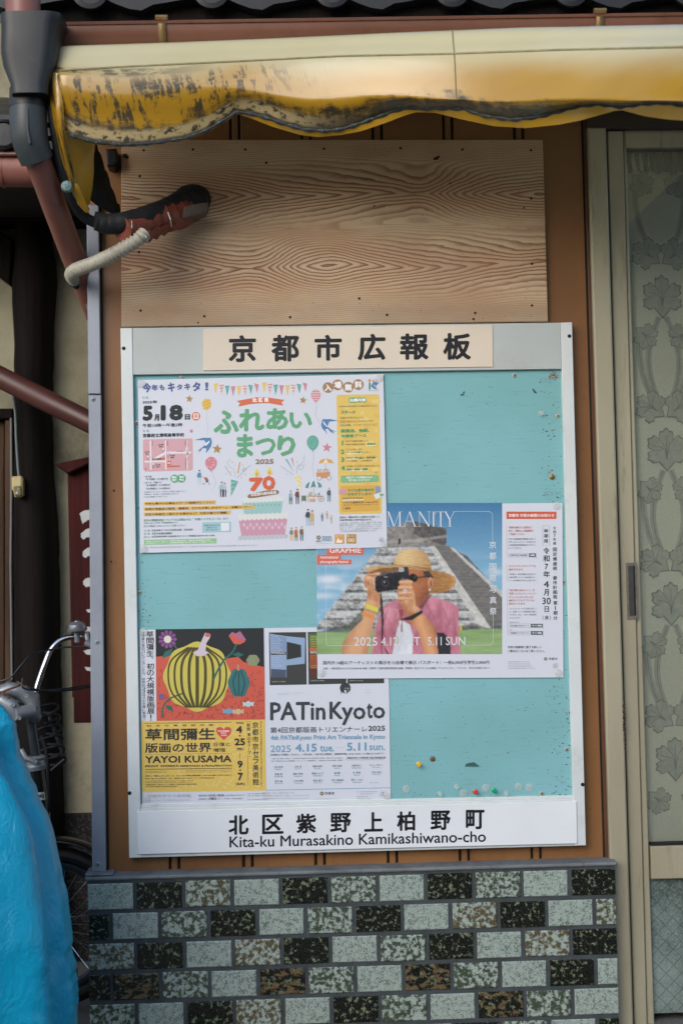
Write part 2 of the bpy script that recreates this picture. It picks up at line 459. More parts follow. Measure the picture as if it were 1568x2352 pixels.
def frosted_mat():
    n = NT('wired_figured_glass')
    x, y, z = n.sep(n.position())
    f = n.noise(n.vec((160, 160, 160)), 3, 0.6)
    big = n.noise(n.vec((7, 7, 7)), 4, 0.6)
    k = n.mix(n.step(big, 0.3, 0.7), lin('#47544f'), lin('#7c8a84'))
    k = n.mix(n.step(f, 0.45, 0.65, 0, 0.4), k, lin('#93a09a'))
    ln = 0
    for sg in (1, -1):
        q = n.m('FRACT', n.m('MULTIPLY', n.m('ADD', x, n.m('MULTIPLY', z, sg)), 26.0))
        w = n.step(n.m('ABSOLUTE', n.m('SUBTRACT', q, 0.5)), 0.02, 0.05, 1, 0)
        ln = w if sg == 1 else n.m('MAXIMUM', ln, w)
    k = n.mix(n.m('MULTIPLY', ln, 0.45), k, lin('#2b312f'))
    n.col(k); n.set(rough=0.22, spec=0.5); n.bump(f, 0.4, 0.002)
    return n.mat

def tarp_mat():
    n = NT('blue_vinyl_cover')
    f = n.noise(n.vec((4, 4, 4)), 4, 0.6)
    k = n.mix(n.step(f, 0.3, 0.7), lin('#0090b4'), lin('#00a2c8'))
    n.col(k); n.set(rough=0.34, spec=0.35, coat=0.12, coatr=0.15)
    a = n.noise(n.vec((26, 26, 15)), 5, 0.6, 0.8); rid = n.m('ABSOLUTE', n.m('SUBTRACT', a, 0.5))
    b = n.noise(n.vec((75, 75, 45), loc=(5, 2, 1)), 4, 0.6); rid2 = n.m('ABSOLUTE', n.m('SUBTRACT', b, 0.5))
    h = n.m('ADD', n.m('MULTIPLY', rid, -1.6), n.m('ADD', n.m('MULTIPLY', rid2, -0.6), n.noise(n.vec((9, 9, 5), loc=(2, 3, 4)), 3, 0.55)))
    n.bump(h, 0.5, 0.010)
    return n.mat

def asphalt_mat():
    n = NT('asphalt')
    f = n.noise(n.vec(140), 4, 0.7); g = n.noise(n.vec(0.8), 4, 0.6)
    k = n.mix(n.step(f, 0.3, 0.7), lin('#575756'), lin('#74736c'))
    k = n.mix(n.step(g, 0.4, 0.7, 0, 0.4), k, lin('#606059'))
    n.col(k); n.set(rough=0.85, spec=0.3); n.bump(f, 0.5, 0.004)
    return n.mat

M = {}
M['wood'] = wood_grain_mat(); M['teal'] = teal_mat(); M['siding'] = siding_mat(); M['tile'] = tile_mat()
M['vinyl'] = awning_mat(); M['plaster'] = plaster_mat(); M['pebble'] = pebble_mat()
M['timber'] = timber_mat('dark_old_timber', '#080707', '#170f0b'); M['doorwood'] = timber_mat('brown_door_board', '#3d2d22', '#5c4634')
M['redwood'] = timber_mat('red_brown_sign_board', '#2e1010', '#451715')
M['beige'] = beige_frame_mat(); M['glass'] = glass_mat(); M['frost'] = frosted_mat(); M['tarp'] = tarp_mat(); M['asphalt'] = asphalt_mat()
M['grout'] = simple('grey_grout', '#454a4c', 0.9, var=0.18, vs=30, bump=0.4, bs=200, spec=0.2)
M['ledge'] = simple('cement_ledge', '#6d7172', 0.9, var=0.2, vs=14, bump=0.4, bs=160, spec=0.2, dirt='#3a3a38', dirtamt=0.6)
M['frame'] = simple('pale_painted_frame', '#d0d5d4', 0.42, var=0.04, vs=5, dirt='#9a9c90', dirtamt=0.35, spec=0.4)
M['railwhite'] = simple('pale_grey_rail', '#b6bcba', 0.4, var=0.05, vs=4, dirt='#a5a496', dirtamt=0.4, spec=0.4)
M['cream'] = simple('cream_plate', '#d8cbb9', 0.45, var=0.03, vs=5, spec=0.35)
M['whiteplate'] = simple('white_plate', '#e0e3e6', 0.4, var=0.03, vs=4, spec=0.35)
M['ink'] = simple('black_lettering', '#10131a', 0.45, var=0.1, spec=0.4)
M['alu'] = simple('aluminium_trim', '#8d929c', 0.42, metal=0.25, var=0.07, vs=6, dirt='#74777c', dirtamt=0.3)
M['steel'] = simple('zinc_screw', '#b0aca4', 0.4, metal=0.3, var=0.1, vs=200)
M['darkscrew'] = simple('dark_screw', '#231f1f', 0.4, metal=0.5, var=0.2, vs=200)
M['nail'] = simple('rusty_nail', '#2b1f1a', 0.7, metal=0.3, var=0.2, vs=300)
M['copperpvc'] = simple('copper_brown_gutter', '#6e4838', 0.36, var=0.12, vs=5, dirt='#54301f', dirtamt=0.5, spec=0.5)
M['pinkpvc'] = simple('brown_downpipe', '#87564c', 0.42, var=0.10, vs=6, dirt='#5a3a33', dirtamt=0.5, spec=0.45)
M['deeppvc'] = simple('dark_brown_pipe', '#4a2a26', 0.4, var=0.12, vs=5, dirt='#2c1c1c', dirtamt=0.5, spec=0.4)
M['hopper'] = simple('dark_grey_plastic', '#1d1f22', 0.42, var=0.12, vs=6, spec=0.4, dirt='#3e4040', dirtamt=0.4)
M['elbow'] = simple('grey_plastic_elbow', '#363c3f', 0.4, var=0.15, vs=9, spec=0.4, dirt='#2c3032', dirtamt=0.5)
M['rooftile'] = simple('smoked_roof_tile', '#0e1116', 0.5, var=0.2, vs=8, spec=0.5, bump=0.2, bs=50)
M['blackiron'] = simple('black_iron', '#14161b', 0.4, metal=0.3, var=0.2, vs=20)
M['rubber'] = simple('black_rubber', '#131416', 0.55, var=0.2, vs=20, spec=0.4)
M['blackpipe'] = simple('black_vinyl_wrap', '#1b1c1e', 0.65, var=0.3, vs=25, spec=0.35, bump=0.6, bs=45)
M['redtape'] = simple('red_brown_tape', '#77392a', 0.5, var=0.2, vs=22, spec=0.5, bump=0.9, bs=40, dirt='#5d2418', dirtamt=0.6)
M['clayputty'] = simple('grey_brown_putty', '#5c5049', 0.8, var=0.2, vs=30, bump=0.6, bs=70)
M['hose'] = simple('white_corrugated_hose', '#a5a091', 0.5, var=0.1, vs=10, dirt='#5f5844', dirtamt=0.75, spec=0.4)
M['greypipe'] = simple('grey_pipe', '#6d7577', 0.45, var=0.1)
M['strap'] = simple('rusty_strap', '#7a6440', 0.5, metal=0.5, var=0.3, vs=30, dirt='#7a3f1c', dirtamt=0.9)
M['chrome'] = simple('chrome', '#d8dadd', 0.10, metal=1.0, var=0.03)
M['greymetal'] = simple('grey_cast_metal', '#8a8f94', 0.4, metal=0.4, var=0.1, vs=20)
M['bikegrey'] = simple('satin_grey_tube', '#3c4046', 0.32, metal=0.6, var=0.1)
M['blackpaint'] = simple('gloss_black_paint', '#0b0c0f', 0.3, var=0.1, spec=0.5)
M['cable'] = simple('dark_cable', '#181b20', 0.4, var=0.1)
M['bellgrey'] = simple('grey_bell', '#7b7f86', 0.3, metal=0.5, var=0.06)
M['ivory'] = simple('ivory_plastic', '#b9a978', 0.4, var=0.06)
M['brownbtn'] = simple('brown_button', '#6e6138', 0.4, var=0.06)
M['whitepaint'] = simple('chalky_white_paint', '#b9bcbc', 0.6, var=0.06, vs=40, bump=0.3, bs=120)
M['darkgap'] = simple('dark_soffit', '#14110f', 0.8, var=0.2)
M['lintel'] = simple('dark_brown_lintel', '#3a2f25', 0.5, var=0.12, vs=4)
M['brownpost'] = simple('red_brown_post', '#54341f', 0.45, var=0.15, vs=4)
M['jointblack'] = simple('black_joint', '#0c0b0b', 0.8, var=0.1)
M['roadpaint'] = simple('white_road_paint', '#c8c8c2', 0.7, var=0.08, vs=20, dirt='#8a8a84', dirtamt=0.5)
M['print'] = ink_mat()

# ------------------------------------------------------------------ ground and street
g = MB(); g.quad((-60, -60, 0), (60, -60, 0), (60, 60, 0), (-60, 60, 0))
tag(g.build('ground', M['asphalt'], smooth=False), kind='structure')
g = MB()
for yy in (-6.95,):
    g.quad((-40, yy - .07, .004), (40, yy - .07, .004), (40, yy + .07, .004), (-40, yy + .07, .004))
tag(g.build('road_marking', M['roadpaint'], smooth=False), kind='structure')

YW = 0.030                                    # face of the siding
ZL = P(800, 1997, YW).z                       # top of the tiled base
ZEAVE = 2.36
XL = P(233, 1990, YW).x; XR = P(1388, 1985, YW).x

# ------------------------------------------------------------------ brown wall
wall = thing('brown_wall', (XL, YW, ZL), 'brown panelled shop wall with paired vertical grooves behind the notice board', 'wall')
b = MB()
prs = [P(x, 1985, YW).x for x in (236, 401, 570, 736, 902, 1067, 1232)]
hw = 0.0105; gw = 0.0028
xs = [XL]
for c in prs: xs += [c - hw - gw, c - hw + gw, c + hw - gw, c + hw + gw]
xs.append(XR)
for i in range(0, len(xs), 2):
    b.box(xs[i], xs[i + 1], YW, YW + 0.03, ZL, ZEAVE, 0.0025)
b.box(XL, XR, YW + 0.010, YW + 0.06, ZL, ZEAVE - 0.001)
b.build('siding', M['siding'], wall)
b = MB()
for c in prs:
    for s in (-1, 1): b.box(c + s * hw - gw * .9, c + s * hw + gw * .9, YW + 0.0085, YW + 0.0098, ZL + .001, ZEAVE - .002)
b.build('groove', M['jointblack'], wall)
# corner post at the right, with its dark joint
b = MB(); b.pxprism([(1390, 1985), (1405, 1984), (1347, 90), (1333, 90)], YW - .006, .05, .003); b.build('corner_post', M['brownpost'], wall)
b = MB(); b.pxprism([(1384.5, 1985), (1390, 1985), (1333, 90), (1327.5, 90)], YW - .001, .02); b.build('joint', M['jointblack'], wall)
# aluminium corner trim
b = MB(); b.pxprism([(199, 470), (227, 470), (232, 905), (203, 905)], .006, .05, .002)
tr_ = b.build('corner_trim', M['alu'], wall)
b = MB(); b.pxprism([(203.5, 907), (232.5, 907), (243.5, 2003), (212, 2003)], .004, .05, .002)
tr2 = b.build('corner_trim', M['alu'], wall)
b = MB(); b.pxprism([(228, 470), (232, 470), (249, 2003), (244, 2003)], .018, .02); b.build('joint', M['jointblack'], wall)
def screw_mb(px, py, Y, r, slot=True, m0=0, m1=1):
    q = P(px, py, Y); s = MB()
    s.lathe([(r, -.002), (r, .0006), (r * .8, .0017), (r * .35, .0022), (0, .0023)], q, n=14, m=m0)
    if slot:
        a = random.random() * 1.5
        for k in (0, 1):
            d = Vector((math.cos(a + k * math.pi / 2), 0, math.sin(a + k * math.pi / 2))); e = Vector((-d.z, 0, d.x))
            c = q + Vector((0, -.0026, 0))
            s.quad(c - d * r * .55 - e * r * .12, c + d * r * .55 - e * r * .12, c + d * r * .55 + e * r * .12, c - d * r * .55 + e * r * .12, m1)
    return s
for x, y in ((214.5, 917), (224, 1475), (225.5, 1985)):
    screw_mb(x, y, .004, .0058).build('screw', [M['alu'], M['darkscrew']], tr2)
for x, y in ((262, 1127), (256, 1290)):
    screw_mb(x, y, YW, .0025, False).build('screw', [M['nail']], wall)

# ------------------------------------------------------------------ tiled base
YT = -0.030
tw = thing('tiled_wall', (P(205, 2020, YT).x, YT, 0), 'low wall of glazed speckled tiles in pale, mottled and black', 'wall')
xa, xb = P(201, 2018, YT).x, P(1412, 1981, YT).x
zt = P(800, 2004, YT).z
PX = (P(310, 2050, YT).x - P(200, 2050, YT).x) / 1.0
PX = (xb - xa + .0085) / 11.0
PZ = .0703; TH = .0605; TW = PX - .0085
b = MB(); b.box(xa + .002, xb - .002, YT + .004, .30, 0, zt - .002); b.build('grout', M['grout'], tw)
b = MB(); b.box(xa - .006, xb + .004, YT - .001, .09, zt - .003, zt + .006, .003)
b.box(P(203, 2003, 0).x - .004, P(262, 2003, 0).x, YT + .006, .05, zt + .0061, zt + .012, .003)
b.build('ledge', M['ledge'], tw)
rowsk = ['WDMWDMWDMWD', 'DWMDWMDWMDWM', 'MDWMDWMDWMD', 'DDMWDMWDMWDW', 'MWDMWDMWDMW', 'DWDMWDMWDMWD']
b = MB()
kv = {'W': 0.0, 'M': 0.5, 'D': 1.0}
for r_, row in enumerate(rowsk):
    z1 = zt - .010 - r_ * PZ
    z0 = max(z1 - TH, .004)
    x = xa
    for i, ch in enumerate(row):
        w = TW
        if r_ % 2 == 1 and i == 0: w = TW / 2 - .004
        if x + w > xb: w = xb - x
        if w < .012: break
        c = (kv[ch], random.random(), random.random())
        jz = random.uniform(-.0008, .0008); jy = random.uniform(0, .0012)
        b.box(x + random.uniform(0, .0008), x + w - random.uniform(0, .0008), YT + jy, YT + .012, z0 + jz, z1 + jz, .0022, col=c)
        x += w + .0085
b.build('tile_facing', M['tile'], tw, sharp=20)
# side return of the base towards the alley is covered by the grout block

# ------------------------------------------------------------------ house across the street (unseen, added with a taller part to keep bright sky out of the door glass)
oh = thing('added_opposite_house', (0, -13, 0), 'added grey house front across the street, keeping bright sky out of the door glass', 'house')
b = MB(); b.box(-14, 16, -13.6, -13, 0, 3.2); b.box(2.0, 12, -14.5, -13.601, 0, 7.0); b.build('house_wall', simple('grey_render', '#8f8d85', .8, var=.15, vs=.8), oh, smooth=False)
b = MB(); b.prism([(-14.4, 3.2), (16.4, 3.2), (16.4, 3.4), (-14.4, 3.4)], -14, -12.6); b.build('house_eave', M['rooftile'], oh, smooth=False)
for xw in (-9, -4, 1, 6, 11):
    b = MB(); b.box(xw, xw + 2.2, -12.985, -12.96, .9, 2.6); b.build('window', simple('dark_window', '#20262a', .15), oh, smooth=False)
# ------------------------------------------------------------------ eaves of the shop: roof tiles, fascia, soffit
roof = thing('tiled_eaves', (.5, -.6, 2.4), 'dark grey Japanese roof tiles along the shop eaves above the gutter', 'eaves')
ze = P(784, -16, -.20).z
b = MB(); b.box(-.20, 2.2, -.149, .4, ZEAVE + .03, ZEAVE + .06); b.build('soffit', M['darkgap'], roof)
b = MB(); b.box(-.20, 2.2, -.163, -.15, ze - .15, ze + .02); b.build('fascia_board', M['timber'], roof)
x = -.33; i = 0
while x < 2.1:
    b = MB(); prof = []
    for k in range(11):
        s = k / 10; prof.append((x + .27 * s, ze + .012 + .02 * math.cos(s * math.pi * 2) * (1 if s < .6 else .4)))
    front = [Vector((px_, -.20, pz_)) for px_, pz_ in prof]
    lo = [p + Vector((0, 0, -.030)) for p in front]
    bk = [p + Vector((0, 1.5, .62)) for p in front]
    b.grid([lo, front, bk])
    b.grid([[p + Vector((0, .06, 0)) for p in lo], lo])
    b.lathe([(.042, 0), (.042, .012), (.032, .014), (.030, .010), (0, .010)], (x + .02, -.195, ze + .006), n=22)
    b.build('roof_tile', M['rooftile'], roof)
    x += .275; i += 1

# gutter
gut = thing('rain_gutter', P(700, 60, -.25), 'long copper brown half round gutter running under the roof tiles', 'gutter')
def half_round(a, c, r, n=14, th=.004):
    a, c = Vector(a), Vector(c); mb = MB(); rows = []
    for rr in (r, r - th):
        rows.append([(rr * math.cos(t), rr * math.sin(t)) for t in [math.pi + math.pi * k / n for k in range(n + 1)]])
    prof = rows[0] + rows[1][::-1]
    lip = [(-r - .004, .0), (-r - .006, .005), (-r - .001, .008), (-r + .004, .004)]
    ring = [(q[0], q[1]) for q in lip[::-1]] + prof
    st = [[p + Vector((0, q[0], q[1])) for q in ring] for p in (a, c)]
    mb.grid(st, close_v=True); mb.face(range(len(ring))[::-1]); 
    return mb
ga, gc = P(120, 53, -.275) + Vector((0, .055, -.006)), P(1568, 30.5, -.275) + Vector((0, .055, -.006))
gc = gc + (gc - ga) * .35
half_round(ga, gc, .055).build('trough', M['copperpvc'], gut)
for px_ in (368, 1373):
    f = (px_ - 120) / 1448; q = ga + (P(1568, 30.5, -.275) + Vector((0, .055, -.006)) - ga) * f
    b = MB()
    pts = [q + Vector((0, .0585 * math.cos(t), .0585 * math.sin(t))) for t in [math.pi - .15 + (math.pi + .1) * k / 14 for k in range(15)]]
    b.grid([[p + Vector((-.009, 0, 0)), p + Vector((.009, 0, 0))] for p in pts])
    b.tube([q + Vector((-.013, -.058, .012)), q + Vector((.013, -.058, .012))], .007, 8)
    b.build('bracket', M['strap'], gut, thickness=.002)

# ------------------------------------------------------------------ neighbour house in the alley at the left
YN = 0.75
nb = thing('plaster_wall', (P(100, 1500, YN).x, YN, 0), 'stained cream plaster wall of the neighbouring house in the alley', 'wall')
b = MB(); b.box(-2.2, .55, YN, YN + .1, P(150, 1868, YN).z, 3.4); b.build('plaster', M['plaster'], nb)
b = MB(); b.box(-2.2, .55, YN - .012, YN + .09, 0, P(150, 1869, YN).z); b.build('pebble_base', M['pebble'], nb)
post = MB()
lft = [(26, 500), (30, 560), (21, 640), (24, 720), (27, 800), (26, 1000), (24, 1200), (25, 1560), (22, 2420)]
rgt = [(110, 500), (113, 560), (121, 600), (124, 640), (119, 690), (114, 740), (113, 850), (110, 930), (114, 1068), (126, 1239), (131, 1546), (137, 1820), (139, 2420)]
def interp_edge(pts, y): return float(np.interp(y, [p[1] for p in pts], [p[0] for p in pts]))
rows = []
for y in list(range(500, 2430, 24)):
    xl_, xr_ = interp_edge(lft, y) + random.uniform(-1.2, 1.2), interp_edge(rgt, y) + random.uniform(-1.4, 1.4)
    a, c = P(xl_, y, YN - .08), P(xr_, y, YN - .08)
    w = c.x - a.x
    rows.append([Vector((a.x, YN, a.z))] + [Vector((a.x + w * (.5 - .5 * math.cos(t)), YN - .11 * math.sin(t) ** .6, a.z)) for t in [math.pi * k / 12 for k in range(1, 12)]] + [Vector((c.x, YN, c.z))])
post.grid(rows)
tag(post.build('timber_post', M['timber'], own=True), 'rough dark timber post standing against the plaster wall', 'post')
b = MB(); b.pxprism([(-260, 430), (330, 428), (330, 503), (-260, 506)], YN - .13, .12, .006)
tag(b.build('timber_beam', M['timber'], own=True), 'dark horizontal timber beam across the top of the plaster wall', 'beam')
b = MB(); b.pxprism([(-120, 440), (30, 552), (24, 655), (-120, 545)], YN - .07, .06, .005)
tag(b.build('timber_brace', M['timber'], own=True), 'dark slanting timber brace left of the rough post', 'brace')
dr = thing('wooden_door', P(0, 1560, YN - .05), 'brown wooden door frame at the left edge beside the dark post', 'door')
dr.location.z = 0; WLOC[dr.name] = Vector((dr.location.x, dr.location.y, 0))
b = MB(); b.pxprism([(12, 965), (29, 963), (31, 2400), (12, 2400)], YN - .075, .07, .004); b.build('jamb', M['doorwood'], dr)
b = MB(); b.pxprism([(-300, 975), (11.5, 975), (11.5, 2400), (-300, 2400)], YN - .05, .04, .004); b.build('door_leaf', M['doorwood'], dr)
b = MB(); b.pxprism([(-300, 940), (31, 938), (31, 962), (-300, 966)], YN - .085, .08, .004); b.build('lintel', M['timber'], dr)

# door bell with its cord
bell = thing('door_buzzer', P(40, 1118, YN - .13), 'ivory door buzzer hanging on a grey cord on the dark post', 'buzzer')
b = MB(); b.pxprism([(29, 1094), (48, 1093), (52, 1098), (53, 1136), (49, 1141), (34, 1142), (31, 1128), (27, 1122), (27, 1098)], YN - .145, .03, .005); b.build('case', M['ivory'], bell)
b = MB(); b.pxprism([(31, 1117), (47, 1116), (49, 1120), (49, 1136), (46, 1139), (35, 1139), (33, 1128)], YN - .149, .006, .002); bt = b.build('button', M['brownbtn'], bell)
b = MB()
q = P(39, 1132, YN - .1505); b.lathe([(.0032, 0), (.0032, .0004)], q, n=10); q2 = P(41.6, 1127, YN - .1505); b.box(q2.x - .0006, q2.x + .0006, YN - .151, YN - .1506, q.z, q.z + .012); b.quad(*[q2 + Vector(v) for v in ((0, 0, .007), (.004, 0, .003), (.004, 0, .0055), (0, 0, .0085))])
b.build('note_symbol', M['whitepaint'], bt)
b = MB(); b.tube([P(x, y, YN - .125) for x, y in ((30, 905), (32, 922), (36, 950), (37.5, 1000), (40, 1045), (42, 1075), (44, 1096))], .0035, 8); b.build('cord', M['greypipe'], bell)
b = MB(); b.tube([P(x, y, YN - .115) for x, y in ((26, 960), (27, 1100), (25, 1300), (28, 1560))], .003, 8)
tag(b.build('electric_cable', M['greypipe'], own=True), 'thin cable running down beside the brown door jamb', 'cable')

# red sign board with brushed white writing
sg = thing('wooden_sign', P(200, 1650, .52), 'dark red wooden sign board with gabled top and white brush writing', 'sign')
YS = .50
b = MB(); b.pxprism([(155, 1081), (268, 1062), (268, 1600), (262, 1601), (262, 1659), (170, 1661), (169, 1602), (166, 1601)], YS, .03, .003); bd = b.build('board', M['redwood'], sg)
b = MB(); b.pxprism([(125, 1066), (212, 1047), (298, 1062), (298, 1072), (268, 1070), (212, 1062), (155, 1089)], YS - .03, .075, .004); b.build('gable_cap', M['redwood'], sg)
b = MB()
for poly in ([(183, 1180), (187, 1176), (206, 1169), (206, 1190), (191, 1204)], [(186, 1226), (208, 1209), (208, 1231), (191, 1239), (187, 1234)],
             [(190, 1268), (206, 1254), (208, 1274), (197, 1281), (191, 1278)], [(192, 1335), (197, 1328), (208, 1327), (208, 1348), (197, 1348), (192, 1342)],
             [(198, 1400), (210, 1395), (210, 1411), (202, 1406)], [(193, 1450), (201, 1440), (212, 1441), (210, 1458)], [(193, 1496), (210, 1486), (210, 1508), (198, 1502)],
             [(195, 1532), (210, 1532), (212, 1579), (205, 1577), (206, 1550)]):
    q = []
    for i in range(len(poly)):
        a, c = Vector(poly[i]), Vector(poly[(i + 1) % len(poly)])
        for k in range(4):
            p_ = a.lerp(c, k / 4); q.append((p_.x + random.uniform(-.9, .9), p_.y + random.uniform(-.9, .9)))
    q = [(x_ + (28 if x_ > 203 else 0), y_) for x_, y_ in q]
    b.pxprism(q, YS - .0012, .0012)
b.build('lettering', M['whitepaint'], bd, smooth=False)
# ------------------------------------------------------------------ pipes and rain-water fittings at the left
hp = thing('drain_hopper', P(70, 110, -.37), 'dark grey rain water hopper with a ribbed outlet elbow at the gutter end', 'hopper')
YH = -.37
def frustum_px(mb, sections, Y, depth, m=0):
    """sections: (xl, xr, y) photo coordinates of the front face, rounded-rectangular plan"""
    rows = []
    for xl_, xr_, y in sections:
        a, c = P(xl_, y, Y), P(xr_, y, Y); w = (c.x - a.x) / 2; cx = (a.x + c.x) / 2; z = (a.z + c.z) / 2
        d = depth * w / .06 if w < .06 else depth
        ring = []
        for k in range(32):
            t = 2 * math.pi * k / 32; ct, st_ = math.cos(t), math.sin(t)
            e = .45
            ring.append(Vector((cx + w * math.copysign(abs(ct) ** e, ct), Y + d + d * math.copysign(abs(st_) ** e, st_), z)))
        rows.append(ring)
    ids = mb.grid(rows, m, close_v=True); mb.face(ids[0][::-1], m); mb.face(ids[-1], m)
b = MB(); frustum_px(b, [(-6, 141, 24), (-6, 141, 40), (-3, 134, 46), (-4, 129, 110), (2, 123, 142), (20, 109, 186), (24, 108, 212)], YH, .058); hb = b.build('box', M['hopper'], hp, sharp=45)
b = MB(); b.tube([P(66, 206, YH + .06), P(66, 250, YH + .06)], .041, 24); b.build('outlet_collar', M['hopper'], hp)
b = MB(); b.tube([P(66, 248, YH + .06), P(66, 275, YH + .06), P(68, 310, YH + .062), P(73, 335, YH + .065), P(86, 368, YH + .08)], [.040, .041, .0405, .039, .037], 24); b.tube([P(64, 250, YH + .02), P(65, 300, YH + .021), P(70, 330, YH + .024)], .003, 6); b.build('elbow', M['elbow'], hp)
b = MB(); b.tube([P(52, -70, YH + .05), P(54, 40, YH + .05)], .038, 20)
tag(b.build('upper_downpipe', M['pinkpvc'], own=True), 'dusty pink pipe dropping into the grey hopper from above', 'pipe')
b = MB(); b.tube([P(84, 360, YH + .075), P(110, 430, YH + .14), P(165, 580, YH + .34), P(214, 700, .10), P(262, 815, .30)], .0285, 24)
tag(b.build('slanted_downpipe', M['pinkpvc'], own=True), 'pinkish brown downpipe slanting from the grey elbow to behind the metal trim', 'pipe')
b = MB(); b.tube([P(-160, 785, .52), P(0, 866, .46), P(110, 922, .42), P(330, 1030, .34)], .0295, 24)
tag(b.build('lower_drainpipe', M['deeppvc'], own=True), 'dark brown pipe slanting across the plaster wall above the red sign', 'pipe')
b = MB(); b.tube([P(-200, 386, .16), P(108, 391, .16)], .043, 24); 
ng = b.build('neighbour_gutter', M['pinkpvc'], own=True); tag(ng, 'short brown gutter of the neighbouring house, left of the slanting pipe', 'gutter')
b = MB(); b.tube([P(-200, 353, .115), P(108, 354, .115)], .006, 10); b.build('lip', M['copperpvc'], ng)
b = MB(); b.tube([P(8, 391, .16), P(11, 391, .16)], .0445, 24); b.build('socket', M['pinkpvc'], ng)
# neighbour eave tiles behind the elbow
ne = thing('neighbour_eaves', P(20, 310, .2), 'grey roof tiles of the neighbouring house seen behind the elbow', 'eaves')
b = MB()
b.lathe([(.038, 0), (.038, .02), (.031, .024), (.028, .020), (0, .021)], P(12, 314, .12), n=24); b.tube([P(12, 312, .12) + Vector((0, 0, 0)), P(12, 312, .12) + Vector((0, 1.0, .45))], .036, 16); b.build('round_tile', M['rooftile'], ne)
b = MB()
for k in range(3):
    y0 = 262 + k * 30
    a0, a1 = P(-160, y0, .14 + k * .01), P(150, y0 + 2, .14 + k * .01)
    rows = [[a0 + Vector((0, 0, -.02)), a1 + Vector((0, 0, -.02))], [a0, a1], [a0 + Vector((0, .02, .006)), a1 + Vector((0, .02, .006))], [a0 + Vector((0, 1.0, .4)), a1 + Vector((0, 1.0, .4))]]
    b.grid(rows)
b.build('flat_tile', M['rooftile'], ne)
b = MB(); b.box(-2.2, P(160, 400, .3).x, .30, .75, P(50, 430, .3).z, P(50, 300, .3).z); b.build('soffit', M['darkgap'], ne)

# ------------------------------------------------------------------ plywood panel with the pipe sleeve
pan = thing('plywood_panel', P(768, 745, .012), 'weathered plywood panel with swirling grain nailed above the notice board', 'panel')
b = MB(); b.pxprism([(279, 751), (1258, 738.5), (1246, 320.5), (279, 321)], .010, .018, .0015); b.build('board', M['wood'], pan)
nails = [(102, 54), (275, 51), (459, 51), (736, 49), (1005, 47), (1223, 51), (1464, 54), (88, 145), (533, 98), (1465, 224), (85, 413), (1468, 454), (91, 619), (315, 639), (617, 642), (860, 576), (958, 634), (1268, 627), (1262, 649), (1468, 601), (913, 250), (1440, 257), (293, 661), (1180, 170)]
for i, (cx_, cy_) in enumerate(nails):
    q = P(264.1 + .6518 * cx_, 310 + .6518 * cy_, .010); rr = .0032 if i < 20 else .0022
    b = MB(); b.lathe([(rr, -.002), (rr, .0004), (rr * .7, .0009), (0, .001)], q, n=10); b.build('nail', M['nail'], pan)
for poly in ([(282, 355), (290, 352), (297, 361), (292, 365), (284, 362)], [(996, 362), (1008, 357), (1010, 360), (1004, 367), (994, 367)]):
    b = MB(); b.pxprism(poly, .0092, .0008); b.build('stain_patch', M['nail'], pan, smooth=False)

sl_ = thing('pipe_sleeve', P(450, 465, .01), 'black wrapped pipe coming out of the plywood and bound with red tape', 'pipe')
b = MB()
pth = [P(452, 462, .03), P(438, 462, -.01), P(415, 472, -.045), P(380, 484, -.085), P(330, 500, -.15), P(280, 513, -.185), P(245, 515, -.19), P(215, 506, -.20)]
pr = [.041, .040, .0335, .028, .0255, .024, .023, .021]
fine, fr = [], []
for i in range(len(pth) - 1):
    for k in range(8):
        s_ = k / 8; fine.append(pth[i].lerp(pth[i + 1], s_) + Vector((random.uniform(-1, 1), 0, random.uniform(-1, 1))) * .0009); fr.append((pr[i] * (1 - s_) + pr[i + 1] * s_) * (1 + random.uniform(-.03, .03)))
b.tube(fine, fr, 20); b.build('wrapped_pipe', M['blackpipe'], sl_)
b = MB()
fine, fr = [], []
for k in range(46):
    s_ = k / 45; q = P(424 - 142 * s_, 478 + 42 * s_, -.035 - .155 * s_); fine.append(q + Vector((0, -.004, -.007 - .003 * math.sin(s_ * 9)))); fr.append((.0365 - .0095 * s_) * (1 + .10 * mnoise.noise((k * .33, .5, 2)) + .035 * (k % 6 == 0) + random.uniform(-.012, .012)))
b.tube(fine, fr, 22)
b.build('tape_wrap', M['redtape'], sl_)
b = MB()
fl = [[(345, 520), (352, 545), (341, 560), (334, 556)], [(392, 512), (399, 532), (372, 552), (352, 560), (340, 556)]]
rows = []
for k in range(9):
    s_ = k / 8; rows.append([P(338 + 62 * s_, 505 - 12 * s_, -.135 + .06 * s_), P(340 + 64 * s_, 530 - 14 * s_ + 4 * math.sin(k * 2), -.165 + .06 * s_), P(336 + 66 * s_, (558 - 30 * s_) + 4 * math.sin(k * 2.7), -.150 + .07 * s_)])
b.grid(rows); b.build('loose_tape_end', M['redtape'], sl_, thickness=.0015)
b = MB()
rows = []
for k in range(9):
    t = k / 8; rows.append([P(424 + 54 * t, 476 - 18 * t + 8 * t * t, -.100 + .03 * t), P(420 + 58 * t, 498 - 14 * t, -.096 + .035 * t), P(410 + 62 * t, 516 - 22 * t ** 1.6, -.05 + .022 * t)])
b.grid(rows); b.build('putty_collar', M['clayputty'], sl_, thickness=.006)
for (a_, c_) in (((328, 530), (341, 560)), ((386, 488), (394, 520)), ((303, 508), (300, 538))):
    b = MB(); b.tube([P(a_[0], a_[1], -.205), P((a_[0] + c_[0]) / 2 + 2, (a_[1] + c_[1]) / 2, -.21), P(c_[0], c_[1], -.19)], .0014, 6); b.build('wire_tie', M['steel'], sl_)

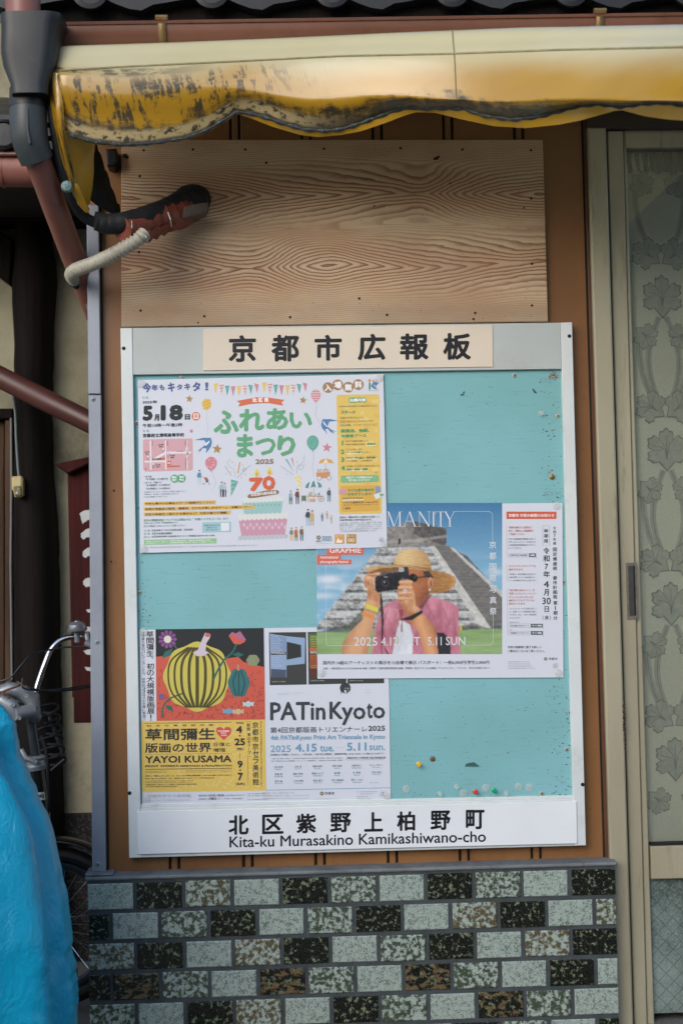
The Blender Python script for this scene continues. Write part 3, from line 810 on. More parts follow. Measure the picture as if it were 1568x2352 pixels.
# corrugated hose
hs = thing('corrugated_hose', P(250, 590, -.12), 'white corrugated drain hose bending from the red tape to the metal trim', 'hose')
ctr = [(333, 536, -.19), (316, 551, -.20), (285, 570, -.19), (250, 589, -.165), (215, 605, -.13), (190, 614, -.10), (173, 621, -.07), (165, 629, -.03), (168, 638, .0), (178, 647, .03)]
def spline(pts, n):
    pts = [Vector(p) for p in pts]; out = []
    ext = [pts[0] * 2 - pts[1]] + pts + [pts[-1] * 2 - pts[-2]]
    for i in range(1, len(ext) - 2):
        p0, p1, p2, p3 = ext[i - 1:i + 3]
        for k in range(n):
            t = k / n
            out.append(.5 * ((2 * p1) + (p2 - p0) * t + (2 * p0 - 5 * p1 + 4 * p2 - p3) * t * t + (3 * p1 - p0 - 3 * p2 + p3) * t ** 3))
    out.append(pts[-1]); return out
cl = spline([P(*c) for c in ctr], 24)
b = MB(); acc = 0; rr = []
for i, p_ in enumerate(cl):
    if i: acc += (p_ - cl[i - 1]).length
    rr.append(.0148 + .0021 * math.sin(acc / .0105 * 2 * math.pi))
b.tube(cl, rr, 20); b.build('hose_body', M['hose'], hs, sharp=80)
b = MB(); b.tube([P(174, 643, .02), P(188, 654, .045), P(196, 661, .055)], [.0185, .019, .0175], 18); b.build('rubber_clamp', M['rubber'], hs)
b = MB(); b.tube([P(190, 655, .05), P(205, 690, .07), P(224, 730, .09)], .0145, 18); b.build('pipe_stub', M['greypipe'], hs)

# ------------------------------------------------------------------ notice board
nbd = thing('notice_board', P(800, 1970, .02), 'teal notice board in a white frame with Japanese headings, hung on the brown wall', 'notice board')
b = MB(); b.pxprism([(300, 848), (1292, 838), (1321, 1850), (318, 1868)], .012, .012); 
bp = b.build('back_panel', M['teal'], nbd, smooth=False)
# paint chips and stains on the teal panel
b = MB(); cols = [lin(c) for c in ('#2e2a26', '#5d4633', '#7a5534', '#3c4a4a', '#8a5a34')]
def chip(px_, py_, w, h, c):
    pts = []
    for k in range(7):
        t = 2 * math.pi * k / 7; r_ = random.uniform(.55, 1)
        pts.append((px_ + w * r_ * math.cos(t), py_ + h * r_ * math.sin(t)))
    q = [P(x_, y_, .0118) for x_, y_ in pts]
    b.face([b.vert(v, c) for v in q][::-1])
def inpanel(px_, py_): return 308 + (py_ - 860) * .0165 < px_ < 1286 + (py_ - 850) * .0285 and 866 < py_ < 1832
n_ = 0
while n_ < 1300:
    px_, py_ = random.uniform(305, 1320), random.uniform(850, 1850)
    er, el = 1300 + (py_ - 1300) * .0285 - px_, px_ - (314 + (py_ - 1300) * .016)
    dens = .10 + 1.0 * math.exp(-((er - 26) / 20) ** 2) * (.35 + .65 * (mnoise.noise((3.1, py_ * .012, 0)) > -.12)) + .7 * math.exp(-((el - 22) / 14) ** 2) * (py_ > 1240)
    if py_ > 1600: dens += .12
    if py_ > 1760 and er < 120: dens += .25
    if random.random() > dens * .8 or not inpanel(px_, py_): continue
    s_ = random.choice((.5, .7, .8, 1.0, 1.3)) * (1.25 if er < 50 or el < 40 else .85)
    chip(px_, py_, s_ * random.uniform(1.2, 2.6), s_ * 1.0, random.choice(cols)); n_ += 1
for k in range(60):
    chip(1270 + random.gauss(0, 7), 864 + random.gauss(0, 4.5), random.uniform(1, 2.6), random.uniform(.7, 1.6), lin(random.choice(('#8a4a22', '#a05a2c', '#6b3a1e'))))
for k in range(26):
    chip(1250 + random.gauss(0, 9), 873 + random.gauss(0, 3), random.uniform(.6, 1.4), .7, lin('#5d4a35'))
for poly in ([(1055, 907), (1066, 903), (1062, 900), (1068, 899), (1064, 905), (1066, 908), (1058, 909)], [(1221, 893), (1224, 893), (1232, 902), (1231, 904), (1226, 902)]):
    b.face([b.vert(P(x_, y_, .0117), lin('#27454a')) for x_, y_ in poly][::-1])
for k in range(10):
    chip(712 + random.uniform(-9, 9), 1409 + random.uniform(-9, 9), random.uniform(1, 2.4), 1.0, lin('#86a8a0'))
for k in range(14):
    chip(345 + random.uniform(-10, 10), 1473 + random.uniform(-6, 6), random.uniform(2, 4), 1.6, lin('#5c9794'))
b.build('paint_chips', M['print'], bp, smooth=False); bpy.data.objects['paint_chips']['kind'] = 'stuff'
# frame
b = MB(); b.pxprism([(304.5, 753), (1286, 741), (1288.5, 847.5), (305, 861)], .002, .022, .0012); b.build('top_rail', M['railwhite'], nbd)
b = MB(); b.pxprism([(277, 753.5), (304, 753), (325, 1970), (297, 1971)], 0, .026, .0012); b.build('side_stile', M['frame'], nbd)
b = MB(); b.pxprism([(1286.6, 741), (1313, 740), (1345, 1942), (1318, 1943)], 0, .026, .0012); b.build('side_stile', M['frame'], nbd)
b = MB(); b.pxprism([(322.5, 1856), (1316, 1834.5), (1318, 1943), (325, 1970)], .003, .021, .0012); b.build('bottom_rail', M['frame'], nbd)
b = MB(); b.pxprism([(321.7, 1847.5), (1315.2, 1827), (1315.5, 1834), (322.2, 1855.5)], .007, .012, .001); b.build('lower_lip', M['frame'], nbd)
b = MB(); b.pxprism([(467, 755.5), (1130.5, 746.5), (1131.5, 842.5), (467.5, 851)], -.0005, .0025, .0006); hd = b.build('header_plate', M['cream'], nbd)
b = MB(); b.pxprism([(315.5, 1863.5), (1323, 1840.5), (1325, 1937.5), (316.5, 1962.5)], -.0035, .0035, .0008); npl = b.build('name_plate', M['whiteplate'], nbd)
for x_, y_ in ((284.5, 800), (1306.5, 772), (298, 1821.5), (1337, 1802)):
    screw_mb(x_, y_, 0, .0045).build('frame_screw', [M['darkscrew'], M['jointblack']], nbd)
for x_, y_ in ((1180.5, 862), (1280, 955), (1292.5, 1337), (1300.5, 1721), (1243.5, 1822.5), (321, 1360.5), (314.5, 971), (418, 867)):
    screw_mb(x_, y_, .0118, .0056).build('panel_screw', [M['steel'], M['darkscrew']], nbd)
b = MB(); b.pxprism([(1067, 1761), (1069, 1755), (1075, 1752.5), (1089, 1750.5), (1091, 1752.5), (1097, 1757), (1100, 1761)], .0114, .0006)
b.build('tape_remnant', simple('torn_grey_tape', '#365a58', .5), bp, smooth=False)

# ------------------------------------------------------------------ text
TXT = {}
def glyphs(body, res=3):
    key = (body, res)
    if key not in TXT:
        c = bpy.data.curves.new('lettering_curve', 'FONT'); c.body = body; c.resolution_u = res
        o = bpy.data.objects.new('lettering_curve', c); COL.objects.link(o)
        dg = bpy.context.evaluated_depsgraph_get()
        me = bpy.data.meshes.new_from_object(o.evaluated_get(dg))
        co = np.empty(len(me.vertices) * 3); me.vertices.foreach_get('co', co); co = co.reshape(-1, 3)[:, :2]
        fs = [tuple(p.vertices) for p in me.polygons]
        bpy.data.objects.remove(o); bpy.data.curves.remove(c); bpy.data.meshes.remove(me)
        TXT[key] = (co, fs)
    return TXT[key]
def put_text(mb, body, x0, y0, x1, y1, pt, col=None, slope=0.0, bold=0.0, res=3, lean=0.0):
    """ink box (x0, y0)-(x1, y1) in the caller's 2-D frame (y down), baseline rising by slope; pt maps to world.
    bold (a share of the ink height) thickens the strokes all round"""
    co, fs = glyphs(body, res)
    if len(co) == 0: return
    mn, mx = co.min(0), co.max(0); sz = np.maximum(mx - mn, 1e-6)
    bw = bold * (y1 - y0)
    offs = [(0, 0)] if bold <= 0 else [(bw * math.cos(a_), bw * math.sin(a_)) for a_ in [2 * math.pi * k / (8 if bold > .03 or y1 - y0 > 35 else 4) for k in range(8 if bold > .03 or y1 - y0 > 35 else 4)]]
    X0, X1, Y0, Y1 = x0 + bw, x1 - bw, y0 + bw, y1 - bw
    for oi, (ox, oy) in enumerate(offs):
        base = len(mb.v)
        for x_, y_ in (co - mn) / sz:
            X_ = X0 + (X1 - X0) * x_ + lean * (y1 - y0) * (1 - y_); Y_ = Y1 - (Y1 - Y0) * y_ + slope * (X_ - x0)
            w_ = pt(X_ + ox, Y_ + oy)
            mb.vert((w_[0], w_[1] - oi * 6e-6, w_[2]), col)
        for f in fs: mb.face([base + i for i in f])
b = MB(); pt = lambda x_, y_: P(x_, y_, -.0008)
for ch, xa_, xb_, ya_, yb_ in (('京', 525, 588, 770, 832), ('都', 623, 687, 769, 831), ('市', 722, 785, 769, 829), ('広', 821, 885, 767, 828), ('報', 918, 984, 766, 827), ('板', 1017, 1081, 765, 827)):
    put_text(b, ch, xa_, ya_, xb_, yb_, pt, None, -.012, .034, 6)
b.build('lettering', M['ink'], hd, smooth=False)
b = MB(); pt = lambda x_, y_: P(x_, y_, -.0038)
for ch, xa_, xb_ in zip('北区紫野上柏野町', (525, 602, 680, 758, 836, 911, 988, 1069), (571, 651, 726, 806, 879, 953, 1034, 1112)):
    yb_ = 1918 - (xa_ - 525) * .0235
    put_text(b, ch, xa_, yb_ - 45, xb_, yb_, pt, None, -.023, .030, 6)
put_text(b, 'Kita-ku Murasakino Kamikashiwano-cho', 527, 1921.5, 1115, 1947, pt, None, -.0225, .018, 6)
b.build('lettering', M['ink'], npl, smooth=False)
# ------------------------------------------------------------------ sliding door at the right
dor = thing('sliding_door', P(1500, 2352, .06), 'beige aluminium sliding door with leaf patterned curtain behind its glass', 'door')
dor.location.z = 0; WLOC[dor.name] = Vector((dor.location.x, dor.location.y, 0))
def col_px(y, pts): return float(np.interp(y, [p[1] for p in pts], [p[0] for p in pts]))
J0 = [(1347, 240), (1349, 308), (1368.5, 737), (1380, 1091), (1403.6, 1970), (1414, 2420)]
J1 = [(1388, 240), (1394, 347), (1411, 816), (1425, 1091), (1446, 1970), (1456, 2420)]
S1 = [(1425, 240), (1433, 347), (1450, 816), (1456.5, 1091), (1477, 1970), (1487, 2420)]
G0 = [(1433, 240), (1437.5, 347), (1458, 816), (1468, 1091), (1493, 1970), (1504, 2420)]
def strip_px(mb, E0, E1, y0, y1, Y, th, ch=.002, o0=0, o1=0):
    ys = (y0, y1)
    mb.pxprism([(col_px(y0, E0) + o0, y0), (col_px(y0, E1) + o1, y0), (col_px(y1, E1) + o1, y1), (col_px(y1, E0) + o0, y1)], Y, th, ch)
b = MB(); strip_px(b, J0, J1, 292, 2415, .008, .09, .004); b.build('door_jamb', M['beige'], dor)
b = MB(); strip_px(b, J1, J1, 292, 2415, .040, .05, .0, -2, 4.0); b.build('weather_strip', M['jointblack'], dor)
b = MB(); strip_px(b, J1, S1, 300, 2410, .030, .035, .002, 2.5, 0); st_ = b.build('stile', M['beige'], dor)
b = MB(); strip_px(b, S1, G0, 300, 2410, .037, .028, .002, .6, 0); b.build('glazing_bead', M['beige'], dor)
XE = 2.15
def rail_px(y0a, y1a, Y, th, name, mat, x0=None, ch=.002):
    a = P(x0 or 1490, y0a, Y); c = P(x0 or 1490, y1a, Y); mb = MB(); mb.box(a.x, XE, Y, Y + th, a.z, c.z, ch); return mb.build(name, mat, dor)
rail_px(1945, 2020, .030, .034, 'middle_rail', M['beige'], 1493.5)
rail_px(1937, 1944.4, .040, .02, 'glazing_bead', M['jointblack'], 1493.5)
rail_px(296, 340, .034, .034, 'top_rail', M['beige'], 1434)
rail_px(255, 295, .012, .08, 'door_lintel', M['lintel'], 1345, .004)
rail_px(120, 254.5, .026, .06, 'upper_board', M['lintel'], 1338, .003)
a, c = P(1436, 341, .052), P(1494, 1940, .052)
b = MB(); b.quad((a.x - .01, .052, c.z - .005), (XE, .052, c.z - .005), (XE, .052, a.z + .004), (a.x - .01, .052, a.z + .004)); b.build('glass_pane', M['glass'], dor, smooth=False)
c2 = P(1500, 2415, .05); c1 = P(1500, 2018, .05)
b = MB(); b.box(c2.x - .03, XE, .05, .056, max(c2.z, .02), c1.z); b.build('wired_glass', M['frost'], dor, smooth=False)
# flush pull
b = MB()
hp_ = [(1436, 1293), (1461, 1291.5), (1464.5, 1421), (1440, 1423)]
hi_ = [(1441, 1300), (1457, 1299), (1460, 1414), (1445, 1415.5)]
for i in range(4):
    j = (i + 1) % 4
    A_, B_, C_, D_ = P(*hp_[i], .0275), P(*hp_[j], .0275), P(*hi_[j], .0275), P(*hi_[i], .0275)
    b.quad(A_, B_, C_, D_)
    b.quad(A_, B_, B_ + Vector((0, .004, 0)), A_ + Vector((0, .004, 0)))
    E_, F_ = D_ + Vector((0, .0022, 0)), C_ + Vector((0, .0022, 0))
    b.quad(D_, C_, F_, E_)
pl = b.build('flush_pull', simple('worn_steel_pull', '#8a8276', .4, metal=.6, var=.15, vs=80, dirt='#3b332a', dirtamt=.9), dor, smooth=False)
b = MB(); b.pxprism(hi_, .0288, .001); b.build('recess', simple('pull_recess', '#3c3b3a', .5, var=.15, vs=60), pl, smooth=False)
b = MB(); b.pxprism([(1453.5, 1300), (1457, 1299.5), (1460, 1414), (1456, 1414.5)], .0280, .0007); b.build('recess_slot', M['jointblack'], pl, smooth=False)

# worn grime where hands slide the door
b = MB()
for k in range(90):
    y_ = random.gauss(1655, 26); x_ = col_px(y_, J1) - 6 + random.gauss(0, 1.6); w_, h_ = random.uniform(.5, 1.5), random.uniform(.8, 3.2)
    b.face([b.vert(P(x_ + w_ * math.cos(t), y_ + h_ * math.sin(t), .0076), lin(random.choice(('#2a241c', '#4a3f30', '#5f523f')))) for t in [math.pi * 2 * q / 6 for q in range(6)]])
b.build('grime_stain', M['print'], dor, smooth=False)['kind'] = 'stuff'

# curtain with leaf pattern
cn = NT('curtain_cloth'); vv = cn.noise(cn.vec((300, 300, 300)), 2)
cn.col(cn.mix(cn.step(vv, .3, .7), lin('#dcdac8'), lin('#e6e4d4'))); cn.set(rough=.9, spec=.1)
gp = NT('curtain_print'); gv = gp.noise(gp.vec((60, 60, 60)), 4, .6)
gp.col(gp.mix(gp.step(gv, .35, .65), lin('#bcbdb0'), lin('#c8c8bc'))); gp.set(rough=.9, spec=.1)
gd = NT('curtain_print_shade'); gd.col(lin('#a3a499')); gd.set(rough=.9, spec=.1)
YC = .085
cur = thing('curtain', P(1540, 1940, YC), 'cream curtain with grey green leaves and stems behind the door glass', 'curtain')
x0c, x1c = P(1425, 800, YC).x, 2.1
zt_, zb_ = P(1500, 352, YC).z, P(1500, 1985, YC).z
def cy(x_, z_): return YC + .004 * math.sin(x_ * 38) + .003 * math.sin(x_ * 17 + z_ * 1.3)
b = MB(); rows = []
for i in range(60):
    z_ = zb_ + (zt_ - zb_) * i / 59; rows.append([Vector((x0c + (x1c - x0c) * j / 60, cy(x0c + (x1c - x0c) * j / 60, z_), z_)) for j in range(61)])
b.grid(rows); cl_ = b.build('cloth', cn.mat, cur, thickness=.001)
bl, bd_, bs = MB(), MB(), MB()
def on(x_, z_, k=1): return Vector((x_, cy(x_, z_) - .0007 * k - .0008, z_))
def leaf(mb, cx, cz, s, rot, mir=1, k=1):
    # rounded fan of five scalloped lobes on a narrow stalk
    pts = [(0, -.62)]
    for i in range(61):
        t = -2.35 + 4.70 * i / 60
        q = t / .94; f = abs(math.cos(math.pi * q / 1.0)) if abs(t) > .47 * 0 else 1
        r_ = (.50 + .20 * math.cos(t * .6)) * (.70 + .30 * abs(math.cos(math.pi * t / .94)) ** .7) * (1 + .055 * math.cos(t * 20))
        pts.append((r_ * math.sin(t), r_ * math.cos(t) - .08))
    cr_, sr_ = math.cos(rot), math.sin(rot)
    ci = mb.vert(on(cx, cz, k)); ids = []
    for a_, b_ in pts:
        a_ *= mir; ids.append(mb.vert(on(cx + s * (a_ * cr_ - b_ * sr_), cz + s * (a_ * sr_ + b_ * cr_), k)))
    for i in range(len(ids)): mb.face((ci, ids[i], ids[(i + 1) % len(ids)]))
def ribbon(mb, pts, w, k=1):
    sp = spline([Vector((p[0], 0, p[1])) for p in pts], 10); L, Rr = [], []
    for i, p_ in enumerate(sp):
        d = (sp[min(i + 1, len(sp) - 1)] - sp[max(i - 1, 0)]).normalized(); nn = Vector((-d.z, 0, d.x)) * w
        L.append(on(p_.x + nn.x, p_.z + nn.z, k)); Rr.append(on(p_.x - nn.x, p_.z - nn.z, k))
    mb.grid([L, Rr])
per_x = .165; per_z = .383
ax0 = P(1519, 683, YC).x; az0 = P(1519, 683, YC).z
lo, hi = zb_ + .05, zt_ - .05
def inz(z_): return lo < z_ < hi
for ix in range(-1, 4):
    for iz in range(-5, 4):
        ax, az = ax0 + ix * per_x, az0 + iz * per_z + (per_z / 2 if ix % 2 else 0)
        L_ = [(ax, az, .080, 0, 1)]
        for sgn in (-1, 1): L_ += [(ax + sgn * .036, az + .108, .062, -sgn * .95, sgn), (ax + sgn * .046, az - .098, .050, sgn * 2.3, sgn)]
        for sgn in (-1, 1):
            z1, z2 = az - .05, az - .275
            p1 = [(ax + sgn * (.010 + .030 * math.sin(math.pi * q)), z1 + (z2 - z1) * q) for q in [j / 8 for j in range(9)]]
            p2 = [(ax + sgn * (.012 + .052 * math.sin(math.pi * q * .5)), az - .275 + .06 * q + .115 * q * q) for q in [j / 8 for j in range(9)]]
            for p_ in (p1, p2):
                if all(inz(z_) and x0c + .01 < x_ < x1c - .01 for x_, z_ in p_): ribbon(bs, p_, .0075, 1); ribbon(bd_, p_, .0011, 2)
        for lx, lz, s_, ro, mi in L_:
            if inz(lz) and x0c + .05 < lx < x1c - .06:
                leaf(bd_, lx, lz, s_ * 1.09, ro, mi, 3); leaf(bl, lx, lz, s_, ro, mi, 4)
                for q in range(-2, 3):
                    an = ro + q * .62 + math.pi / 2
                    ribbon(bd_, [(lx - .3 * s_ * math.cos(ro + math.pi / 2), lz - .3 * s_ * math.sin(ro + math.pi / 2)), (lx + .1 * s_ * math.cos(an), lz + .1 * s_ * math.sin(an)), (lx + .48 * s_ * math.cos(an), lz + .48 * s_ * math.sin(an))], .0008, 5)
bl.build('leaf_print', gp.mat, cl_, smooth=False); bs.build('stem_print', gp.mat, cl_, smooth=False); bd_.build('leaf_outline', gd.mat, cl_, smooth=False)
b = MB(); rows = []
for i in range(4):
    z_ = zt_ - .05 + .06 * i / 3; rows.append([Vector((x0c + (x1c - x0c) * j / 160, YC - .006 + .006 * math.sin(j * 1.7 + i * .6), z_ + .003 * math.sin(j * .9))) for j in range(161)])
b.grid(rows); b.build('gathered_heading', gd.mat, cur)
# dark room behind the curtain
b = MB(); b.box(P(1405, 1000, .1).x, 2.2, .13, .20, 0, ZEAVE); tag(b.build('inner_wall', M['lintel'], own=True), 'dark inner wall behind the door curtain', 'wall', kind='structure')
b = MB(); b.box(2.16, 2.6, 0, .3, 0, ZEAVE); b.build('side_wall', M['siding'], wall)
# ------------------------------------------------------------------ yellow awning: shallow at its left end, bulged deeper to the right to shade the door frame
def PA(x, y, Y): return P(x, y, Y * (.46 + .85 * min(1.15, max(0.0, (x - 250) / 1350)) ** 3.0))
# ------------------------------------------------------------------ yellow awning
aw = thing('yellow_awning', PA(800, 300, -.73), 'faded yellow vinyl awning with mildewed scalloped hem above the notice board', 'awning')
top = [(108, 146), (114, 122), (124, 111), (150, 106), (250, 103), (400, 98), (600, 90), (900, 76), (1200, 64), (1568, 57), (1900, 50)]
seam = [(108, 166), (125, 163), (300, 153), (530, 142), (784, 129), (1034, 124), (1284, 115), (1509, 110), (1900, 102)]
bul = [(108, 178), (125, 176), (300, 182), (530, 197), (784, 214), (1034, 222), (1284, 224), (1568, 226), (1900, 224)]
hem = [(108, 215), (125, 262), (140, 286), (150, 300), (165, 312), (215, 326), (280, 333), (350, 330), (425, 318), (475, 300), (520, 273), (545, 257), (575, 261), (610, 270), (650, 284), (700, 298), (750, 301), (784, 297), (814, 288), (864, 270), (909, 253), (944, 247), (968, 251), (1004, 249), (1064, 250), (1109, 266), (1174, 275), (1234, 269), (1284, 256), (1324, 245), (1374, 240), (1424, 247), (1470, 240), (1520, 237), (1568, 243), (1640, 268), (1720, 262), (1800, 240), (1900, 256)]
hemb = [(108, 219), (125, 266), (140, 290), (150, 304), (165, 316), (215, 330), (280, 337), (350, 334), (425, 322), (475, 304), (520, 277), (545, 261), (575, 270), (625, 290), (690, 309), (730, 314), (784, 309), (830, 300), (880, 283), (930, 264), (954, 257), (999, 258), (1059, 273), (1134, 289), (1209, 293), (1284, 285), (1334, 275), (1409, 254), (1426, 252), (1480, 266), (1530, 273), (1568, 276), (1640, 282), (1720, 272), (1800, 250), (1900, 266)]
I = lambda pts, x: float(np.interp(x, [p[0] for p in pts], [p[1] for p in pts]))
def Isp(pts, x):   # smoothed
    return sum(I(pts, x + d) * w for d, w in ((-7, .25), (0, .5), (7, .25)))
stations = [108, 110, 113, 117, 121, 126, 132, 139, 147] + list(range(155, 1905, 7))
NPROF = 36
rows, ts, rowsb, tsb = [], [], [], []
for x_ in stations:
    rnd = max(0, (150 - x_) / 42) ** 2 * .075             # the cloth turns the corner
    f1 = min(1, max(0, (x_ - 150) / 700))
    yT, yS, yB, yH, yK = Isp(top, x_), I(seam, x_), Isp(bul, x_), I(hem, x_), I(hemb, x_)
    rip = .006 * math.sin(x_ / 130 * 2 * math.pi * .31 + .8)
    ctrl = [PA(x_, yT + 34, -.06 + rnd), PA(x_, yT + 7, -.52 + rnd), PA(x_, yT, -.672 + rnd), PA(x_, (yT + yS) / 2, -.712 + rnd), PA(x_, yS, -.742 + rnd),
            PA(x_, yS * .55 + yB * .45, -.757 + rnd), PA(x_, yB, -.764 + rnd), PA(x_, yB * .72 + yH * .28, -.757 + rnd + rip), PA(x_, yB * .4 + yH * .6, -.725 + rnd + rip), PA(x_, yH, -.695 + rnd + rip * 2)]
    sp = spline(ctrl, 4)
    rows.append(sp)
    q0 = PA(x_, yS, -.74)
    u_ = q0.x - PA(108, 166, -.74).x
    n_ = len(sp)
    lens = [0]
    for i in range(1, n_): lens.append(lens[-1] + (sp[i] - sp[i - 1]).length)
    hm = lens[-1]
    # v: 0 at seam - 5cm .. 1 hem, starting at control 2
    i2 = 8; vtot = hm - lens[i2]
    ts.append([(u_, max(0, (lens[i] - lens[i2]) / vtot), max(0, 1 - (hm - lens[i]) / .12)) for i in range(n_)])
    a_ = sp[-1]; k_ = PA(x_, yK + 1, -.68 + rnd + rip)
    rowsb.append([a_, a_.lerp(k_, .35), a_.lerp(k_, .7), k_]); 
    tsb.append([(u_ + 5, .95, .4), (u_ + 5, .95, .2), (u_ + 5, .95, .1), (u_ + 5, .95, .2)])
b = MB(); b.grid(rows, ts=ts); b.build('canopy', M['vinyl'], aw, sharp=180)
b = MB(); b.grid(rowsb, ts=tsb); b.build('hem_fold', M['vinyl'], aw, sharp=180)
# piping sewn to the hem, welt along the seam
b = MB()
sel = [i for i in range(8, len(rows))]
b.tube([rows[i][-1] + Vector((0, -.001, 0)) for i in sel], [.0035 + .0012 * math.sin(i * 1.3) for i in sel], 8)
b.build('hem_piping', simple('mildewed_piping', '#23282a', .6, var=.3, vs=60, dirt='#6f8f8d', dirtamt=.8), aw)
b = MB(); b.tube([rows[i][16] + Vector((0, -.0006, .0004)) for i in range(2, len(rows))], .0022, 6); b.build('seam_welt', simple('dusty_seam', '#8d8661', .6, var=.2, vs=50), aw)
b = MB()
for px_ in (1046, ):
    i0 = min(range(len(stations)), key=lambda i: abs(stations[i] - px_))
    b.tube([rows[i0][k] + (rows[i0 + 1][k] - rows[i0][k]) * (-.9 + (k - 8) / 12) + Vector((0, -.0006, .0004)) for k in range(8, len(rows[0]) - 1)], .0014, 6)
b.build('panel_seam', simple('seam_thread', '#7b7048', .6), aw)
# side cheek
Lc = [(108, 166, -.690), (113, 215, -.70), (121, 265, -.70), (133, 325, -.67), (148, 390, -.60), (166, 448, -.52), (194, 492, -.42)]
Rc = [(140, 172, -.748), (144, 215, -.748), (147, 258, -.742), (151, 312, -.71), (163, 365, -.62), (178, 425, -.54), (207, 482, -.42)]
L_, R_ = spline([PA(*c) for c in Lc], 6), spline([PA(*c) for c in Rc], 6)
rows_, ts_ = [], []
for i, (a_, c_) in enumerate(zip(L_, R_)):
    rows_.append([a_.lerp(c_, k / 6) + Vector((0, -.010 * math.sin(math.pi * k / 6), 0)) for k in range(7)]); ts_.append([(.05 + k * .01, .4 + .6 * i / len(L_), max(0, i / len(L_) * 1.0 - (.25 if 1 < k < 5 else 0))) for k in range(7)])
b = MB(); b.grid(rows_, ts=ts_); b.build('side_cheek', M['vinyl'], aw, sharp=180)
b = MB(); ins = [[(150, 300, -.715), (185, 300, -.66), (214, 312, -.60)], [(156, 345, -.65), (186, 350, -.60), (216, 352, -.54)], [(166, 395, -.58), (190, 398, -.53), (216, 395, -.47)], [(178, 435, -.53), (196, 440, -.48), (213, 432, -.43)], [(186, 462, -.50), (198, 474, -.46), (206, 470, -.42)]]
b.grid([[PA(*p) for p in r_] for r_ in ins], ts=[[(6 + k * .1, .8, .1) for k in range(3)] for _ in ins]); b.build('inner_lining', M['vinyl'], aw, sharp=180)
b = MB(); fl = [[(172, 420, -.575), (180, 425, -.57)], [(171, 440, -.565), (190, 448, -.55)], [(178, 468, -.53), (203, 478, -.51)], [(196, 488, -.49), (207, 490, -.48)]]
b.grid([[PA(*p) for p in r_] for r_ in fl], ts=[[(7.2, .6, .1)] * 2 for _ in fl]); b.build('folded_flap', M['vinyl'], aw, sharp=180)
b = MB(); b.tube(spline([PA(*c) for c in ((117, 190, -.66), (123, 260, -.665), (133, 330, -.63), (148, 400, -.57), (166, 455, -.49), (195, 498, -.40), (235, 517, -.36))], 8), .0125, 14)
b.build('frame_arm', M['blackpipe'], aw)
b = MB(); rows_ = []
for i in range(12):
    s_ = i / 11; rows_.append([PA(196 + 82 * s_, 440 + 60 * s_ ** .6, -.40 + .2 * s_), PA(205 + 70 * s_, 400 + 80 * s_ + 10 * math.sin(i), -.33 + .15 * s_), PA(222 + 52 * s_, 330 + 150 * s_ + 5 * math.sin(i * 2), -.30 + .15 * s_)])
b.grid(rows_); b.build('torn_black_cloth', M['blackpipe'], aw, thickness=.002)
b = MB(); b.lathe([(.012, -.01), (.013, 0), (.011, .006), (.004, .010), (0, .010)], PA(154, 428, -.62), n=14); b.build('end_knot', simple('chalky_knot', '#6f8583', .6, var=.4, vs=160, bump=.8, bs=160), aw)
# front roll bar that carries the cloth, and the bracket on the wall
b = MB(); b.tube([rows[i][17] + Vector((0, .026, -.004)) for i in range(9, len(rows))], .009, 12); b.build('front_bar', M['blackiron'], aw)
b = MB(); b.pxprism([(243, 342), (268, 340), (272, 372), (262, 384), (246, 380)], -.02, .05, .004); b.tube([PA(250, 352, -.03), PA(262, 370, -.03)], .006, 8); b.build('wall_bracket', M['blackiron'], aw)
# ------------------------------------------------------------------ bicycle in the alley
YB = .28
bk = thing('bicycle', P(125, 2126, YB), 'dark bicycle with chrome handlebar and grey bell parked in the alley', 'bicycle')
bk.location.z = 0; WLOC[bk.name] = Vector((bk.location.x, bk.location.y, 0))
hub = P(122, 2128, YB); RW = hub.z - .012
b = MB(); b.tube([hub + Vector((math.cos(t), 0, math.sin(t))) * (RW - .02) for t in [2 * math.pi * k / 72 for k in range(72)]], .02, 12, closed=True); wh = b.build('wheel', M['rubber'], bk)
b = MB(); b.tube([hub + Vector((math.cos(t), 0, math.sin(t))) * (RW - .047) for t in [2 * math.pi * k / 72 for k in range(72)]], .010, 10, closed=True, ell=1.3); b.build('rim', M['bikegrey'], wh)
b = MB()
for k in range(28):
    t = 2 * math.pi * k / 28; o_ = .018 * (1 if k % 2 else -1); t2 = t + (.5 if k % 4 < 2 else -.5)
    b.tube([hub + Vector((math.cos(t2) * .022, o_, math.sin(t2) * .022)), hub + Vector((math.cos(t), 0, math.sin(t))) * (RW - .05)], .0012, 5)
b.tube([hub + Vector((0, -.045, 0)), hub + Vector((0, .045, 0))], .018, 12); b.build('spokes', M['chrome'], wh)
b = MB(); rows = []
for k in range(30):
    t = math.radians(2 + 132 * k / 29); d = Vector((math.cos(t), 0, math.sin(t)))
    rows.append([hub + d * (RW + .012 + .012 * math.cos(a_)) + Vector((0, .03 * math.sin(a_), 0)) for a_ in [-1.4 + 2.8 * j / 8 for j in range(9)]])
b.grid(rows); b.build('mudguard', M['blackpaint'], bk, thickness=.0025)
b = MB()
for s_ in (-.05, .05): b.tube([P(97, 1880, YB) + Vector((0, s_, 0)), P(104, 1950, YB) + Vector((0, s_, 0)), hub + Vector((0, s_, 0))], .011, 12)
b.tube([P(97, 1880, YB) + Vector((0, -.05, 0)), P(97, 1880, YB) + Vector((0, .05, 0))], .014, 10); b.build('fork', M['blackpaint'], bk)
b = MB(); b.tube([P(82, 1745, YB), P(99, 1890, YB)], .0185, 18); ht = b.build('head_tube', M['blackpaint'], bk)
b = MB()
A_ = P(87, 1822, YB - .0195)
